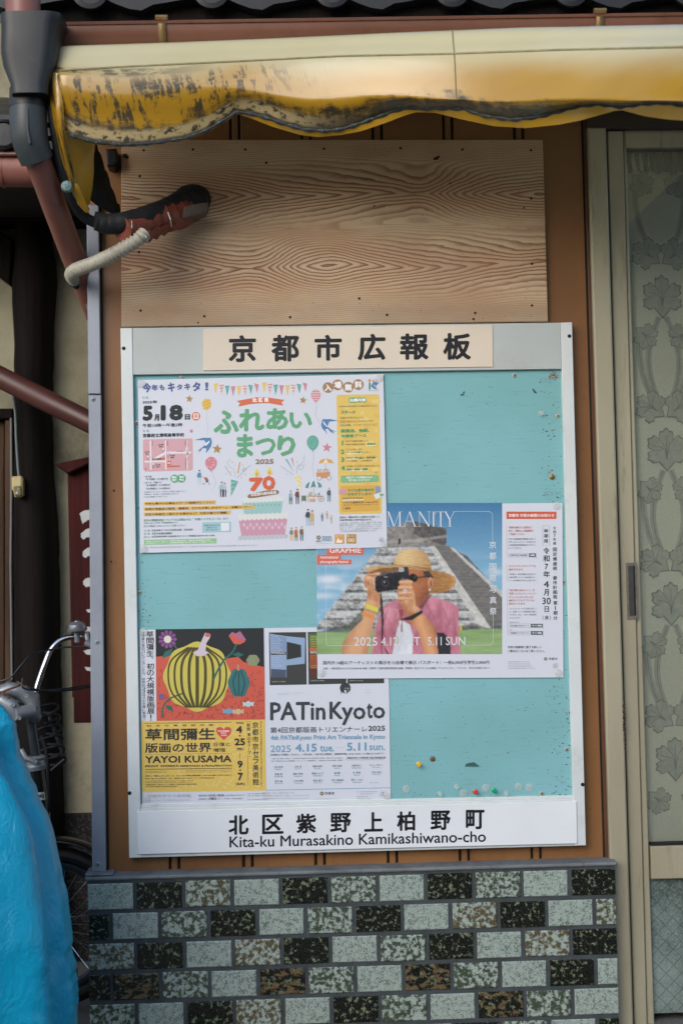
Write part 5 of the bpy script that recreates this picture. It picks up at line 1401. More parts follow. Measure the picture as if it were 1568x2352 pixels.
# travel notes, highlighted lines, small print
k = Ink(fp, 'notes_lettering', V3, SL, 3)
G2 = '#4c5a58'
k.rect(136, 192, 147, 204, '#cf8f98', 1).rect(136, 264, 147, 276, '#cf8f98', 1)
for bdy, a_, b_, y, h in (('地下鉄', 156, 226, 188, 20), ('「北大路駅」から徒歩7分', 158, 422, 216, 24), ('市バス・京都バス', 156, 346, 258, 22), ('「北大路新町」から徒歩2分', 158, 446, 288, 24), ('「北大路堀川」から徒歩4分', 160, 446, 328, 24)): k.text(bdy, a_, y, b_, y + h, G2, 1, .012)
for bdy, b_, y in (('※駐車場はございません。お車でのご来場はご遠慮ください。', 640, 372), ('※駐輪場は、北区役所、清明高等学校に設けます。', 550, 400), ('※公共交通機関をご利用ください。', 422, 430)): k.text(bdy, 136, y, b_, y + 16, '#6c7877', 1)
for bdy, x1, x2, y in (('今年も華やかな舞台ステージ発表がたくさん！', 985, 962, 496), ('地域の特産品の販売、模擬店、子どもが楽しめるゲーム・体験コーナー、', 1450, 1420, 560), ('北区の取組をご紹介する展示など！北区の魅力が満載！', 1162, 1130, 622)):
    k.rect(137, y, x1, y + 45, '#e4b750', 0); k.text(bdy, 150, y + 9, x2, y + 37, '#5e4418', 1, .035)
k.text('当日の開催有無についてのお問合せは「 京都いつでもコール」まで', 134, 700, 1134, 730, '#5a9c7a', 1, .015); k.text('(075-661-3755 午前8時から)', 138, 736, 534, 762, '#5c8a76', 1, .01); k.text('おかけ間違いのないようにご注意ください。', 136, 772, 634, 796, '#4c6a60', 1)
for a_, b_, x2, y in (('主 催：', '北区未来につながる区民会議・北区役所', 716, 824), ('後 援：', '北区社会福祉協議会', 470, 862), ('問合せ：', '北区役所地域力推進室まちづくり推進担当(075-432-1208)', 974, 900)): k.text(a_, 136, y, 218, y + 24, '#78a892', 1); k.text(b_, 228, y - 3, x2, y + 22, '#44605a', 1, .01)
k.rect(138, 946, 992, 1004, '#8cc386', 0); k.text('「北区民ふれあいまつり2025」は、京都府立清明高等学校、京都教育大学附属京都小中学校、', 158, 956, 930, 974, '#eef4ea', 1, .02); k.text('(株)公益社北ブライトホール、(株)島津製作所紫野工場 ほか の協力により開催しています！', 158, 980, 974, 998, '#eef4ea', 1, .02)
k.text('発行：令和7年4月 京都市北区役所地域力推進室まちづくり推進担当 京都市印刷物 第070469号 京都市広報板掲示期間 令和7年4月16日～5月31日', 140, 1030, 1480, 1046, '#9aa2a6', 1)
k.rect(826, 738, 1166, 858, '#9cc8cf', 0); k.text('北区民ふれあいまつり', 848, 766, 1032, 784, '#35505a', 1, .02); k.text('2025について', 880, 792, 1000, 808, '#35505a', 1, .02); k.text('詳しくはこちら', 876, 818, 1006, 834, '#35505a', 1, .02); k.rect(1046, 745, 1144, 840, '#e3e5ea', 1)
k.circ(500, 222, 50, '#5aa97e', 0).circ(580, 218, 50, '#5aa97e', 0)
for ch, a_, y in (('雨天', 468, 192), ('決行', 468, 224), ('荒天', 556, 188), ('中止', 556, 220)): k.text(ch, a_, y, a_ + 56, y + 28, '#eef2ec', 1, .05, -.01)
k.view(V4); k.text('北区は、昭和30年に上京区から分区して、', 980, 656, 1452, 680, '#4a5658', 1, .02); k.text('令和7年9月に70年を迎えます。', 980, 688, 1360, 712, '#4a5658', 1, .02)
for i, bdy in enumerate(('これを記念し、令和7年度中に、区民、各種団体、企業、関係行', '政機関の皆様と連携して、北区制70周年を祝い、これからの北区', 'のまちづくりに向けて、これからも様々な主体が新しい「つながり」', 'を増やすことで、より一層の活気のあるまちづくりを進めていく', 'ことを目的に北区制70周年記念事業を実施していきます。')): k.text(bdy, 980, 724 + i * 24, 1474 if i < 4 else 1412, 742 + i * 24, '#8d979c', 1)
k.done()
# cake
k = Ink(fp, 'cake_picture', V4, 0, 2)
k.poly([(-149, 470), (322, 462), (304, 622), (-126, 632)], '#98c6c2').poly([(-190, 690), (376, 672), (346, 872), (-156, 888)], '#cf96ac')
for i in range(11): k.circ(-122 + i * 43.5, 474 - i * 2, 24, '#dedfd9', 1, ry=30)
for i in range(11): k.circ(-166 + i * 53, 668 - i * 2, 29, '#dfdfdb', 1, ry=40)
for i in range(11): k.circ(-168 + i * 52.5, 906 - i * 2, 27, '#bfc3c9', 1)
for i in range(7): k.circ(-8 + i * 48, 528 - i * 1.2, 11, '#7db3b2', 1)
for i in range(7):
    for j in (0, 1): x, y = -126 + i * 73 + j * 37, 754 - i * 1.5 + j * 36; k.poly([(x, y - 28), (x + 18, y), (x, y + 28), (x - 18, y)], '#dcbccb', 1)
k.poly([(-88, 424), (-70, 400), (120, 356), (262, 350), (282, 372), (262, 396), (0, 438), (-74, 444)], '#8f6f55', 2); k.text('北区制70周年記念', -50, 386, 250, 424, '#e6dbcf', 3, .05, -.10)
k.text('7', -70, 206, 94, 366, '#dd5f2c', 3, .09, -.02); k.text('O', 84, 184, 236, 352, '#dd5f2c', 3, .09, 0)
for x, y in ((20, 146), (168, 126)):
    k.poly([(x, y - 50), (x + 26, y - 6), (x + 34, y + 22), (x + 18, y + 48), (x - 18, y + 48), (x - 34, y + 22), (x - 26, y - 6)], '#e8d36a', 2); k.poly([(x, y - 10), (x + 16, y + 24), (x, y + 44), (x - 16, y + 24)], '#d9a338', 3); k.line([(x, y + 46), (x, y + 64)], 3, '#8a7a5a', 2)
k.done()
# party poppers
k = Ink(fp, 'party_popper', V3, 0, 2); k.poly([(1166, 230), (1252, 252), (1164, 434)], '#62ad9a'); 
for q in (.22, .5, .76): k.line([(1166, 232 + 200 * q), (1250 - 88 * q, 252 + 180 * q - 30)], 16, '#8cc4b4', 1)
k.line([(1096, 72), (1172, 190)], 9, '#a9adb3').line([(1272, 26), (1246, 156)], 14, '#dc9a3c').curve([(1160, -10), (1124, 30), (1150, 80), (1206, 120), (1214, 200)], 10, '#c3c7cc').curve([(1234, 214), (1300, 150), (1340, 110), (1310, 96), (1306, 130), (1400, 60)], 7, '#aab0b6')
for x, y, c in ((1180, 28, '#e6c050'), (1172, 142, '#e6c050'), (1306, 60, '#e6c050'), (1334, 170, '#e6c050')): k.circ(x, y, 9, c)
for x, y in ((1220, 64), (1110, 162), (1292, 210)): k.star(x, y, 9, '#cf8292')
k.done()
k = Ink(fp, 'party_popper', V4, 0, 2); k.poly([(448, 196), (532, 174), (542, 366)], '#e9dba6')
for x, y in ((476, 206), (506, 196), (500, 240), (522, 260), (516, 300), (528, 214)): k.star(x, y, 9, '#d9876a', 1)
k.line([(298, 70), (444, 174)], 8, '#b0b4ba').poly([(350, -6), (372, -14), (452, 142)], '#7fb3ae').poly([(418, -20), (436, -26), (452, 90)], '#cf8296').curve([(570, -60), (560, 20), (490, 80), (486, 158)], 8, '#bcc0c6').curve([(560, 60), (552, 104), (512, 108), (510, 66), (548, 60)], 6, '#aeb3ba')
for x, y in ((486, 22), (574, 58), (364, 160)): k.star(x, y, 9, '#dc9a5c')
k.done()
# little people, stalls
def figure(view, x, y, h, coat, legs, hair='#5a4a40', skirt=False, lean=0):
    q = Ink(fp, 'printed_figure', view, 0, 2)
    q.circ(x + lean, y + h * .08, h * .065, '#d9b49a', 1); q.poly([(x + lean - h * .075, y + h * .08), (x + lean - h * .05, y), (x + lean + h * .05, y), (x + lean + h * .075, y + h * .07), (x + lean, y + h * .05)], hair, 2)
    q.poly([(x + lean - h * .10, y + h * .18), (x + lean + h * .10, y + h * .18), (x + h * .13, y + h * (.72 if skirt else .55)), (x - h * .13, y + h * (.72 if skirt else .55))], coat)
    q.poly([(x + lean - h * .11, y + h * .2), (x + lean - h * .19, y + h * .45), (x + lean - h * .14, y + h * .46), (x + lean - h * .06, y + h * .24)], coat)
    for sg in (-1, 1): q.poly([(x + sg * h * .02, y + h * .5), (x + sg * h * .11, y + h * .5), (x + sg * h * .10, y + h), (x + sg * h * .04, y + h)], legs)
    q.done()
figure(V3, 793, 118, 178, '#4a8fb5', '#c3ccd4'); figure(V3, 1056, 258, 182, '#a8bccb', '#4a5058'); figure(V3, 1092, 270, 168, '#b5c3cc', '#4a5058')
figure(V4, 414, 356, 160, '#8fb2bb', '#5a5f66', skirt=True); figure(V4, 492, 336, 178, '#7c4438', '#47566a'); figure(V4, 860, 322, 164, '#4f6260', '#5b7f8c', '#a8a39c')
figure(V4, 616, 570, 196, '#3d4654', '#9db6c6', '#2e2c2c'); figure(V4, 664, 586, 178, '#cfae5c', '#bfae98', skirt=True)
figure(V4, 780, 614, 100, '#6f8db0', '#47606e'); figure(V4, 836, 594, 92, '#d8a35c', '#c38f86'); figure(V4, 886, 642, 100, '#9fb6cb', '#d8b862')
figure(V4, 424, 786, 152, '#768a8a', '#d9b04c', skirt=False); figure(V4, 478, 782, 158, '#cf6a3a', '#74804e', skirt=True); figure(V4, 542, 772, 166, '#7d6a48', '#4c625e', '#8f9398')
k = Ink(fp, 'printed_pram', V3, 0, 2); k.line([(822, 190), (900, 260)], 5, '#9aa0a4').poly([(846, 206), (880, 206), (902, 238), (862, 246)], '#b5684a').poly([(868, 244), (902, 244), (894, 262), (870, 262)], '#3c4648', 1).line([(846, 276), (900, 250)], 4, '#8a9094').line([(910, 284), (868, 250)], 4, '#8a9094').circ(844, 282, 8, '#7d858a').circ(910, 284, 8, '#7d858a'); k.done()
k = Ink(fp, 'printed_flower_cart', V4, 0, 2)
k.poly([(736, 40), (760, 2), (822, -20), (886, 0), (914, 40), (826, 30)], '#dfa23f').poly([(790, 34), (822, -20), (850, 34)], '#eedfc0', 1).line([(822, 30), (812, 140)], 4, '#b58a58')
k.poly([(708, 146), (872, 140), (866, 210), (720, 212)], '#d98f50').circ(746, 212, 27, '#8a8f92', 1).circ(746, 212, 22, '#d7d6dd', 2).circ(860, 210, 27, '#8a8f92', 1).circ(860, 210, 22, '#d7d6dd', 2)
for i in range(24): k.circ(724 + (i * 37) % 140, 104 + (i * 13) % 36, 5.5, ('#c65a4a', '#e0b54a', '#6d94ae', '#8aa56a')[i % 4], 1, n=8)
k.done()
k = Ink(fp, 'printed_stall', V4, 0, 2)
pts = [(582, 322), (596, 282), (630, 256), (680, 246), (730, 254), (764, 278), (778, 316)]
k.poly(pts + [(740, 322), (680, 312), (620, 330)], '#5b929c'); k.poly([(668, 246), (640, 254), (618, 330), (644, 324)], '#dfe5e8', 1).poly([(690, 246), (720, 254), (738, 320), (708, 314)], '#dfe5e8', 1)
k.line([(682, 314), (686, 486)], 5, '#b89a78').rect(606, 416, 790, 428, '#c39f78').line([(616, 428), (618, 490)], 7, '#c39f78').rect(634, 452, 700, 488, '#cda77a').rect(624, 370, 664, 396, '#dcae72', 1).rect(616, 396, 664, 414, '#8fb0be', 1).rect(692, 394, 720, 414, '#9cc2b4', 1).rect(736, 380, 748, 412, '#3c7056', 1).ring(766, 450, 34, 5, '#a98a70', 1)
for t in range(4): k.line([(766 - 32 * math.cos(t * .785), 450 - 32 * math.sin(t * .785)), (766 + 32 * math.cos(t * .785), 450 + 32 * math.sin(t * .785))], 2.5, '#b59a82', 1)
k.rect(540, 414, 592, 474, '#7a5a42').rect(546, 420, 586, 468, '#4f8a5c', 1).line([(544, 474), (540, 492)], 4, '#7a5a42').line([(588, 474), (594, 492)], 4, '#7a5a42'); k.done()
# logos at the foot
k = Ink(fp, 'logo_row', V4, 0, 2)
def city(q, x, y, r):
    for i in range(8): q.circ(x + r * .72 * math.cos(i * math.pi / 4), y + r * .72 * math.sin(i * math.pi / 4), r * .3, '#7d6f55' if i % 2 else '#5a564c', 0, n=8)
    q.circ(x, y, r * .52, '#a58a55', 1).circ(x, y, r * .25, '#e0dcd6', 2)
city(k, 737, 902, 26); k.text('京都市', 708, 934, 766, 952, '#3e4648', 1, .02); k.line([(774, 868), (774, 960)], 2, '#9aa0a4')
for bdy, y, c, h in (('SUSTAINABLE', 884, '#6fa2b4', 14), ('DEVELOPMENT', 901, '#6fa2b4', 14), ('GOALS', 918, '#5290aa', 25)): k.text(bdy, 782, y, 890, y + h, c, 1, .05)
k.rect(924, 864, 1036, 974, '#dd9b3e').rect(1062, 862, 1174, 972, '#b98a38')
k.text('11', 934, 874, 952, 894, '#f2ead8', 1, .06); k.text('12', 1070, 872, 1090, 892, '#f2ead8', 1, .06); k.text('住み続けられる', 956, 876, 1020, 884, '#f2ead8', 1); k.text('まちづくりを', 956, 888, 1010, 896, '#f2ead8', 1); k.text('つくる責任', 1098, 874, 1150, 882, '#f2ead8', 1); k.text('つかう責任', 1098, 886, 1150, 894, '#f2ead8', 1)
k.poly([(944, 962), (944, 936), (956, 926), (956, 908), (972, 908), (972, 930), (984, 918), (984, 940), (996, 928), (1012, 928), (1012, 962)], '#f2ead8', 1)
k.ring(1098, 932, 15, 7, '#f2ead8', 1).ring(1136, 932, 15, 7, '#f2ead8', 1)
k.ring(1466, 930, 29, 2.5, '#7d868a'); k.text('広', 1448, 914, 1484, 946, '#5d686c', 1, .02, 0)
k.text('京都市は持続可能な開発目標（SDGs）を支援しています。', 710, 966, 890, 974, '#a0a6aa', 1)
k.done()
# ================================================================== photography festival poster with the tax notice
pp = Poster('photography_poster', 'poster of a tourist in a straw hat before a stepped pyramid, with a tax notice', [(726, 1161), (1290.5, 1155), (1293, 1556), (729, 1559)], .0082)
V5, V6 = (1250, 1990, 780, 1568), (1990, 1990, 300, 941)
rng = np.random.RandomState(5)
class Canvas:
    """a picture computed cell by cell: soft shapes and speckle, laid on the sheet as a fine mesh"""
    def __init__(s, x0, y0, x1, y1, step):
        s.nx, s.ny = int((x1 - x0) / step) + 1, int((y1 - y0) / step) + 1
        s.x, s.y = np.meshgrid(np.linspace(x0, x1, s.nx), np.linspace(y0, y1, s.ny)); s.c = np.zeros((s.ny, s.nx, 3))
        s.step = step
    def noise(s, sx, sy, octv=3, seed=0):
        r = np.random.RandomState(seed); out = np.zeros_like(s.x); amp, tot = 1.0, 0.0
        for o in range(octv):
            gx, gy = s.x / sx * 2 ** o, s.y / sy * 2 ** o
            g = r.rand(256, 256); ix, iy = np.floor(gx).astype(int), np.floor(gy).astype(int); fx, fy = gx - ix, gy - iy
            fx, fy = fx * fx * (3 - 2 * fx), fy * fy * (3 - 2 * fy); at = lambda a, b: g[b % 256, a % 256]
            out += amp * ((at(ix, iy) * (1 - fx) + at(ix + 1, iy) * fx) * (1 - fy) + (at(ix, iy + 1) * (1 - fx) + at(ix + 1, iy + 1) * fx) * fy); tot += amp; amp *= .55
        return out / tot
    def inside(s, pts):
        m = np.zeros(s.x.shape, bool); n = len(pts)
        for i in range(n):
            (xa_, ya_), (xb_, yb_) = pts[i], pts[(i + 1) % n]
            if ya_ == yb_: continue
            m ^= ((s.y < ya_) != (s.y < yb_)) & (s.x < (xb_ - xa_) * (s.y - ya_) / (yb_ - ya_) + xa_)
        return m
    def soft(s, m, it=1):
        m = m.astype(float)
        for _ in range(it):
            q = np.pad(m, 1, mode='edge'); m = (q[1:-1, 1:-1] * 2 + q[:-2, 1:-1] + q[2:, 1:-1] + q[1:-1, :-2] + q[1:-1, 2:]) / 6
        return m
    def lay(s, m, col, a=1.0):
        m = (m if m.dtype == float else s.soft(m)) * a
        col = np.array(col) if not isinstance(col, str) else np.array(lin(col))
        if col.ndim == 2: col = col[..., None]
        s.c = s.c * (1 - m[..., None]) + col * m[..., None]
    def lerp(s, f, c0, c1): f = np.clip(f, 0, 1)[..., None]; return np.array(lin(c0)) * (1 - f) + np.array(lin(c1)) * f
    def poly(s, pts, c0, c1=None, f=None, a=1.0, it=1):
        m = s.soft(s.inside(pts), it)
        s.lay(m, lin(c0) if c1 is None else s.lerp(f, c0, c1), a)
    def ell(s, cx_, cy_, rx, ry, c0, c1=None, f=None, rot=0.0, a=1.0):
        dx, dy = s.x - cx_, s.y - cy_; u = (dx * math.cos(rot) + dy * math.sin(rot)) / rx; v = (-dx * math.sin(rot) + dy * math.cos(rot)) / ry
        s.lay(s.soft(u * u + v * v < 1), lin(c0) if c1 is None else s.lerp(f, c0, c1), a)
    def build(s, ink):
        ids = [[ink.mb.vert(ink.pt(s.x[j, i], s.y[j, i]), tuple(s.c[j, i])) for i in range(s.nx)] for j in range(s.ny)]
        for j in range(s.ny - 1):
            for i in range(s.nx - 1): ink.mb.face((ids[j][i], ids[j][i + 1], ids[j + 1][i + 1], ids[j + 1][i]))
c = Canvas(34, 44, 1522, 1260, 5)
X_, Y_ = c.x, c.y
c.c[:] = c.lerp((Y_ - 40) / 620, '#3f78a4', '#83b4cf')
cl_n = c.noise(330, 120, 4, 3)
c.lay(np.clip((cl_n - .52) * 5, 0, 1) * np.clip((Y_ - 420) / 300, 0, 1), '#d5dde4', .85)
c.lay(np.exp(-((X_ - 130) / 90) ** 2 - ((Y_ - 660) / 34) ** 2), '#dfe4ea', .9); c.lay(np.exp(-((X_ - 1470) / 70) ** 2 - ((Y_ - 600) / 26) ** 2), '#cfd9e2', .8); c.lay(np.exp(-((X_ - 80) / 120) ** 2 - ((Y_ - 790) / 26) ** 2), '#dfe4ea', .6)
st = c.noise(26, 20, 4, 8); fine = c.noise(9, 7, 2, 9); big = c.noise(120, 60, 3, 10)
# stepped body, drawn terrace by terrace
n_t = 9
for i in range(n_t):
    t0, t1 = i / n_t, (i + 1) / n_t
    yt, yb = 395 + (1060 - 395) * t0, 395 + (1060 - 395) * t1
    xl_, xr_ = 545 - 520 * t0 - 20, 1110 + 480 * t0
    p = [(xl_, yt), (xr_, yt + 8), (xr_ + 34, yb + 8), (xl_ - 40, yb)]
    q = (Y_ - yt) / (yb - yt)
    stone = st * .8 + fine * .35 + big * .3 - .30 - .28 * (q > .72) + .12 * (q < .3)
    c.poly(p, '#51565a', '#d2d0cc', np.clip(stone * 1.35 + (.10 if i % 2 else .0), 0, 1))
# right flank in shade
c.poly([(1090, 400), (1240, 470), (1530, 800), (1530, 1060), (1400, 1060), (1130, 560)], '#3c4042', '#8c8d8c', st * .9 + fine * .3 - .15)
# stairway with pale side ramps
c.poly([(960, 370), (1110, 395), (1530, 800), (1530, 980), (1405, 1058), (1385, 1058)], '#565553', '#8f8d88', np.clip(st * .7 + .35 * (np.sin(Y_ * .55) > 0) - .1, 0, 1))
c.poly([(915, 358), (962, 362), (1432, 1050), (1345, 1058)], '#a9a8a2', '#d9d8d2', st * 1.3 - .15)
c.poly([(1098, 398), (1128, 402), (1530, 770), (1530, 812)], '#a6a7a4', '#d3d2ce', st * 1.2 - .1)
# dark growth lines at the left
c.lay(np.clip((c.noise(90, 60, 4, 21) - .56) * 9, 0, 1) * ((X_ < 560) & (Y_ > 560)) * np.clip((1400 - Y_ - X_ * .4) / 200, 0, 1) * (X_ > 545 - 520 * (Y_ - 395) / 665), '#474b42', .65)
# temple on top
c.poly([(560, 262), (806, 188), (1074, 252), (1072, 392), (560, 402)], '#5d5b57', '#a5a19a', st * 1.1 + fine * .3 - .2)
c.poly([(806, 188), (1076, 252), (1070, 392), (816, 300)], '#403f3e', '#77746f', st * 1.0 - .1)
c.poly([(560, 352), (816, 336), (1080, 300), (1080, 322), (816, 360), (560, 372)], '#c3c1bb', a=.35); c.poly([(686, 334), (706, 332), (708, 374), (688, 376)], '#2c2b2b')
# lawn
c.poly([(30, 1080), (220, 1076), (420, 1060), (1524, 1056), (1524, 1264), (30, 1264)], '#7f9d62', '#9bb680', c.noise(200, 30, 4, 30) * 1.5 - .25)
c.poly([(40, 1085), (300, 1010), (450, 850), (470, 1070), (210, 1084)], '#434a40', '#7b7f74', st * 1.2 - .3, a=.85, it=3)
c.poly([(1180, 1040), (1290, 1010), (1420, 1056), (1180, 1068)], '#4e4c48', a=.7, it=2); c.ell(1190, 1050, 9, 24, '#d8b04a')
# generic tourist: shirt, arms, head, hat, camera
sh = c.noise(60, 110, 3, 40)
c.poly([(470, 1262), (500, 1060), (560, 880), (640, 834), (700, 820), (900, 790), (960, 800), (1120, 845), (1174, 890), (1170, 1040), (1192, 1262)], '#a85f72', '#d48d9c', sh * 1.6 - .3)
c.poly([(640, 1262), (664, 1120), (700, 980), (780, 1020), (808, 1120), (800, 1262)], '#b9bdc6', '#e6e6ea', sh * 1.3)
c.poly([(560, 900), (600, 880), (690, 900), (700, 960), (640, 1010), (600, 960)], '#b86a7c', '#dfa2ae', sh * 1.5 - .2)
skin = np.clip((X_ - 240) / 260 * .2 + sh * .9, 0, 1)
c.poly([(232, 1262), (236, 1180), (300, 1080), (400, 980), (420, 860), (452, 790), (540, 800), (548, 860), (500, 960), (478, 1060), (440, 1262)], '#9a5f3c', '#d8a57c', 1.15 - np.abs((X_ - 340 - (Y_ - 1262) * -.32) / 170) + (sh - .5) * .5)
c.poly([(414, 700), (418, 630), (440, 618), (470, 600), (540, 606), (500, 640), (494, 730), (540, 770), (548, 850), (452, 820)], '#a8683f', '#dda67c', sh * 1.6 - .2)
c.poly([(670, 740), (720, 660), (780, 640), (1000, 600), (968, 700), (930, 780), (870, 850), (790, 880), (720, 860)], '#8a4f33', '#c9835c', np.clip(1.3 - (Y_ - 600) / 240 + (sh - .5) * .8, 0, 1))
c.poly([(766, 980), (800, 960), (880, 930), (960, 1010), (1002, 1080), (1010, 1262), (900, 1262), (850, 1080), (790, 1010)], '#9c5d38', '#dca274', 1.1 - np.abs((X_ - 860 - (Y_ - 980) * .34) / 110) + (sh - .5) * .5)
c.poly([(676, 720), (694, 690), (760, 660), (800, 700), (824, 780), (830, 860), (872, 930), (770, 985), (720, 880), (690, 840)], '#a3633c', '#dfaa80', sh * 1.7 - .2)
for y_ in (716, 752, 792, 828): c.poly([(684, y_), (700, y_ - 6), (772, y_ - 16), (774, y_ - 10), (700, y_ + 1)], '#7a452b', a=.6)
c.poly([(690, 985), (790, 950), (880, 905), (884, 930), (800, 985), (760, 985)], '#23201f')
c.poly([(436, 855), (530, 890), (528, 925), (424, 885)], '#d8cf52'); c.poly([(404, 915), (500, 950), (492, 985), (390, 945)], '#dd8f4c'); c.poly([(420, 890), (520, 926), (514, 944), (410, 908)], '#b08c68', a=.8)
c.poly([(1000, 1086), (1056, 1090), (1104, 1150), (1110, 1262), (1008, 1262)], '#2a2a30')
# head in profile behind the camera, then the straw hat, then the camera
wv = c.noise(30, 5, 2, 51); skn = c.noise(34, 34, 3, 52)
c.poly([(880, 560), (960, 585), (1090, 612), (1142, 642), (1152, 672), (1140, 712), (1098, 746), (1040, 766), (940, 772), (960, 730), (970, 640), (930, 595)], '#7c5029', '#bd8a50', np.clip(wv * .9 + (X_ - 950) / 500 + .12 * np.sin((X_ - 800) * .09 + Y_ * .35), 0, 1))
c.poly([(1100, 618), (1142, 642), (1152, 672), (1140, 712), (1098, 746), (1120, 700), (1126, 660)], '#a8763f', '#d9ae72', wv, a=.9)
c.poly([(762, 566), (930, 590), (966, 640), (962, 720), (936, 770), (884, 845), (832, 885), (822, 780), (792, 690), (764, 640)], '#6d3822', '#b4714a', np.clip(1.25 - (X_ - 790) / 200 + (skn - .5) * .7 - (Y_ > 760) * .25, 0, 1))
c.poly([(936, 770), (884, 845), (842, 880), (880, 900), (930, 820), (958, 790)], '#5d2e1c', a=.8, it=2)
c.poly([(884, 580), (935, 590), (972, 640), (958, 652), (905, 640), (890, 612)], '#2a2220', '#5a4a40', wv)
c.ell(946, 690, 22, 50, '#a86445', '#d09470', np.clip(1.3 - (Y_ - 640) / 90, 0, 1)); c.ell(950, 690, 9, 26, '#7a4028', a=.8); c.ell(942, 742, 7, 8, '#e8e0d2')
c.ell(806, 648, 40, 34, '#0e0d0c'); c.ell(822, 640, 10, 14, '#4a4a48', a=.7); c.poly([(842, 640), (940, 628), (944, 634), (842, 650)], '#1a1614')
c.poly([(648, 550), (662, 490), (692, 440), (742, 416), (800, 410), (862, 420), (912, 450), (940, 500), (956, 590), (820, 566), (700, 548)], '#a87b46', '#e0c08c', np.clip(1.05 - np.abs((X_ - 740) / 240) + .55 * (wv - .5) + .16 * np.sin(Y_ * .75 + X_ * .05) - .12 * (Y_ > 540), 0, 1))
c.poly([(654, 538), (820, 552), (954, 574), (956, 592), (820, 568), (650, 552)], '#6d4826', a=.55, it=2)
c.poly([(432, 576), (470, 556), (560, 545), (656, 546), (760, 554), (880, 572), (932, 594), (900, 590), (760, 572), (690, 574), (560, 604), (470, 616), (442, 606)], '#98693a', '#dcb67e', np.clip(wv * .8 + .25 - (X_ - 430) / 1600, 0, 1))
c.poly([(446, 604), (540, 570), (690, 562), (700, 592), (600, 610), (470, 617)], '#52331c', '#8a5c34', wv, a=.9)
st = c.noise(30, 22, 3, 60)
c.poly([(503, 645), (520, 628), (560, 614), (690, 600), (692, 570), (752, 556), (768, 562), (776, 650), (700, 700), (688, 740), (520, 762), (505, 745)], '#0e0f12', '#30333a', np.clip(st * 1.1 - (Y_ - 600) / 400, 0, 1))
c.ell(584, 686, 54, 56, '#08090b'); c.ell(584, 686, 46, 48, '#7a2f2a', a=.35); c.ell(584, 686, 42, 44, '#1b1d21'); c.ell(584, 688, 27, 28, '#43474e'); c.ell(584, 688, 20, 21, '#0a0b0e'); c.ell(577, 680, 6, 6, '#a8b0b8')
c.poly([(690, 570), (730, 566), (732, 594), (694, 598)], '#d6d6cc'); c.poly([(696, 574), (726, 571), (727, 590), (699, 593)], '#a4a49c'); c.poly([(530, 622), (584, 613), (586, 624), (532, 633)], '#585c62'); c.poly([(568, 640), (604, 636), (604, 640), (568, 644)], '#b8bcc0'); c.poly([(706, 656), (736, 652), (736, 657), (706, 661)], '#8a8e92')
# fingers closed on the camera
for p_ in ([(440, 622), (520, 600), (548, 606), (538, 620), (470, 640)], [(420, 640), (444, 624), (452, 640), (446, 700), (430, 716), (416, 700)], [(446, 640), (470, 630), (478, 700), (460, 720), (448, 700)], [(474, 640), (496, 640), (500, 700), (486, 722), (474, 700)]):
    c.poly(p_, '#a86a45', '#e6b48c', np.clip(skn * 1.3 - .1 + .3 * (X_ % 40 < 20) * .3, 0, 1)); c.poly([(x_ + 3, y_ + 3) for x_, y_ in p_[-2:]] + [p_[-1], p_[0]], '#7a4428', a=.5)
for k_ in range(4):
    y_ = 668 + k_ * 44; x0_ = 690 - (k_ % 2) * 8
    c.poly([(x0_, y_ + 14), (x0_ + 10, y_), (760, y_ - 12), (806 - k_ * 2, y_ + 4), (802, y_ + 30), (758, y_ + 24), (x0_ + 12, y_ + 38)], '#8f5230', '#e2ae86', np.clip(1.1 - np.abs((Y_ - y_ - 10) / 24) + (skn - .5) * .6, 0, 1))
c.ell(742, 752, 16, 14, '#d9dde0', a=.9); c.ell(742, 752, 8, 7, '#8a9096'); c.ell(428, 736, 14, 11, '#d9d6cc', a=.9)
c.poly([(540, 770), (552, 780), (562, 900), (566, 1000), (556, 1262), (550, 1262), (560, 1000), (546, 880)], '#1b1a1e'); c.poly([(548, 800), (558, 800), (572, 1000), (560, 1180), (616, 1262), (600, 1262), (556, 1170)], '#1e1d21')
c.poly([(690, 900), (726, 900), (724, 1080), (706, 1080), (712, 1000)], '#8c3f33', a=.8); c.poly([(680, 960), (700, 1020), (690, 1050), (676, 1010)], '#a8894a', a=.5); c.ell(668, 1150, 26, 40, '#a89468', a=.45); c.ell(820, 1176, 10, 12, '#8c4a5c')
for (xa_, ya_, xb_, yb_) in ((600, 900, 540, 1100), (900, 830, 990, 1000), (1040, 880, 1100, 1020), (1000, 1060, 1120, 1010), (520, 1080, 500, 1240), (960, 900, 930, 960), (1130, 920, 1150, 1100)):
    c.poly([(xa_ - 5, ya_), (xa_ + 7, ya_), (xb_ + 6, yb_), (xb_ - 8, yb_)], '#8a4658', a=.45, it=3)
c.c += (c.noise(8, 8, 2, 77)[..., None] - .5) * .035; c.c = np.clip(c.c * .96 + .012, 0.004, .9)
k = Ink(pp, 'picture', V5, 0, 1); c.build(k); k.done()
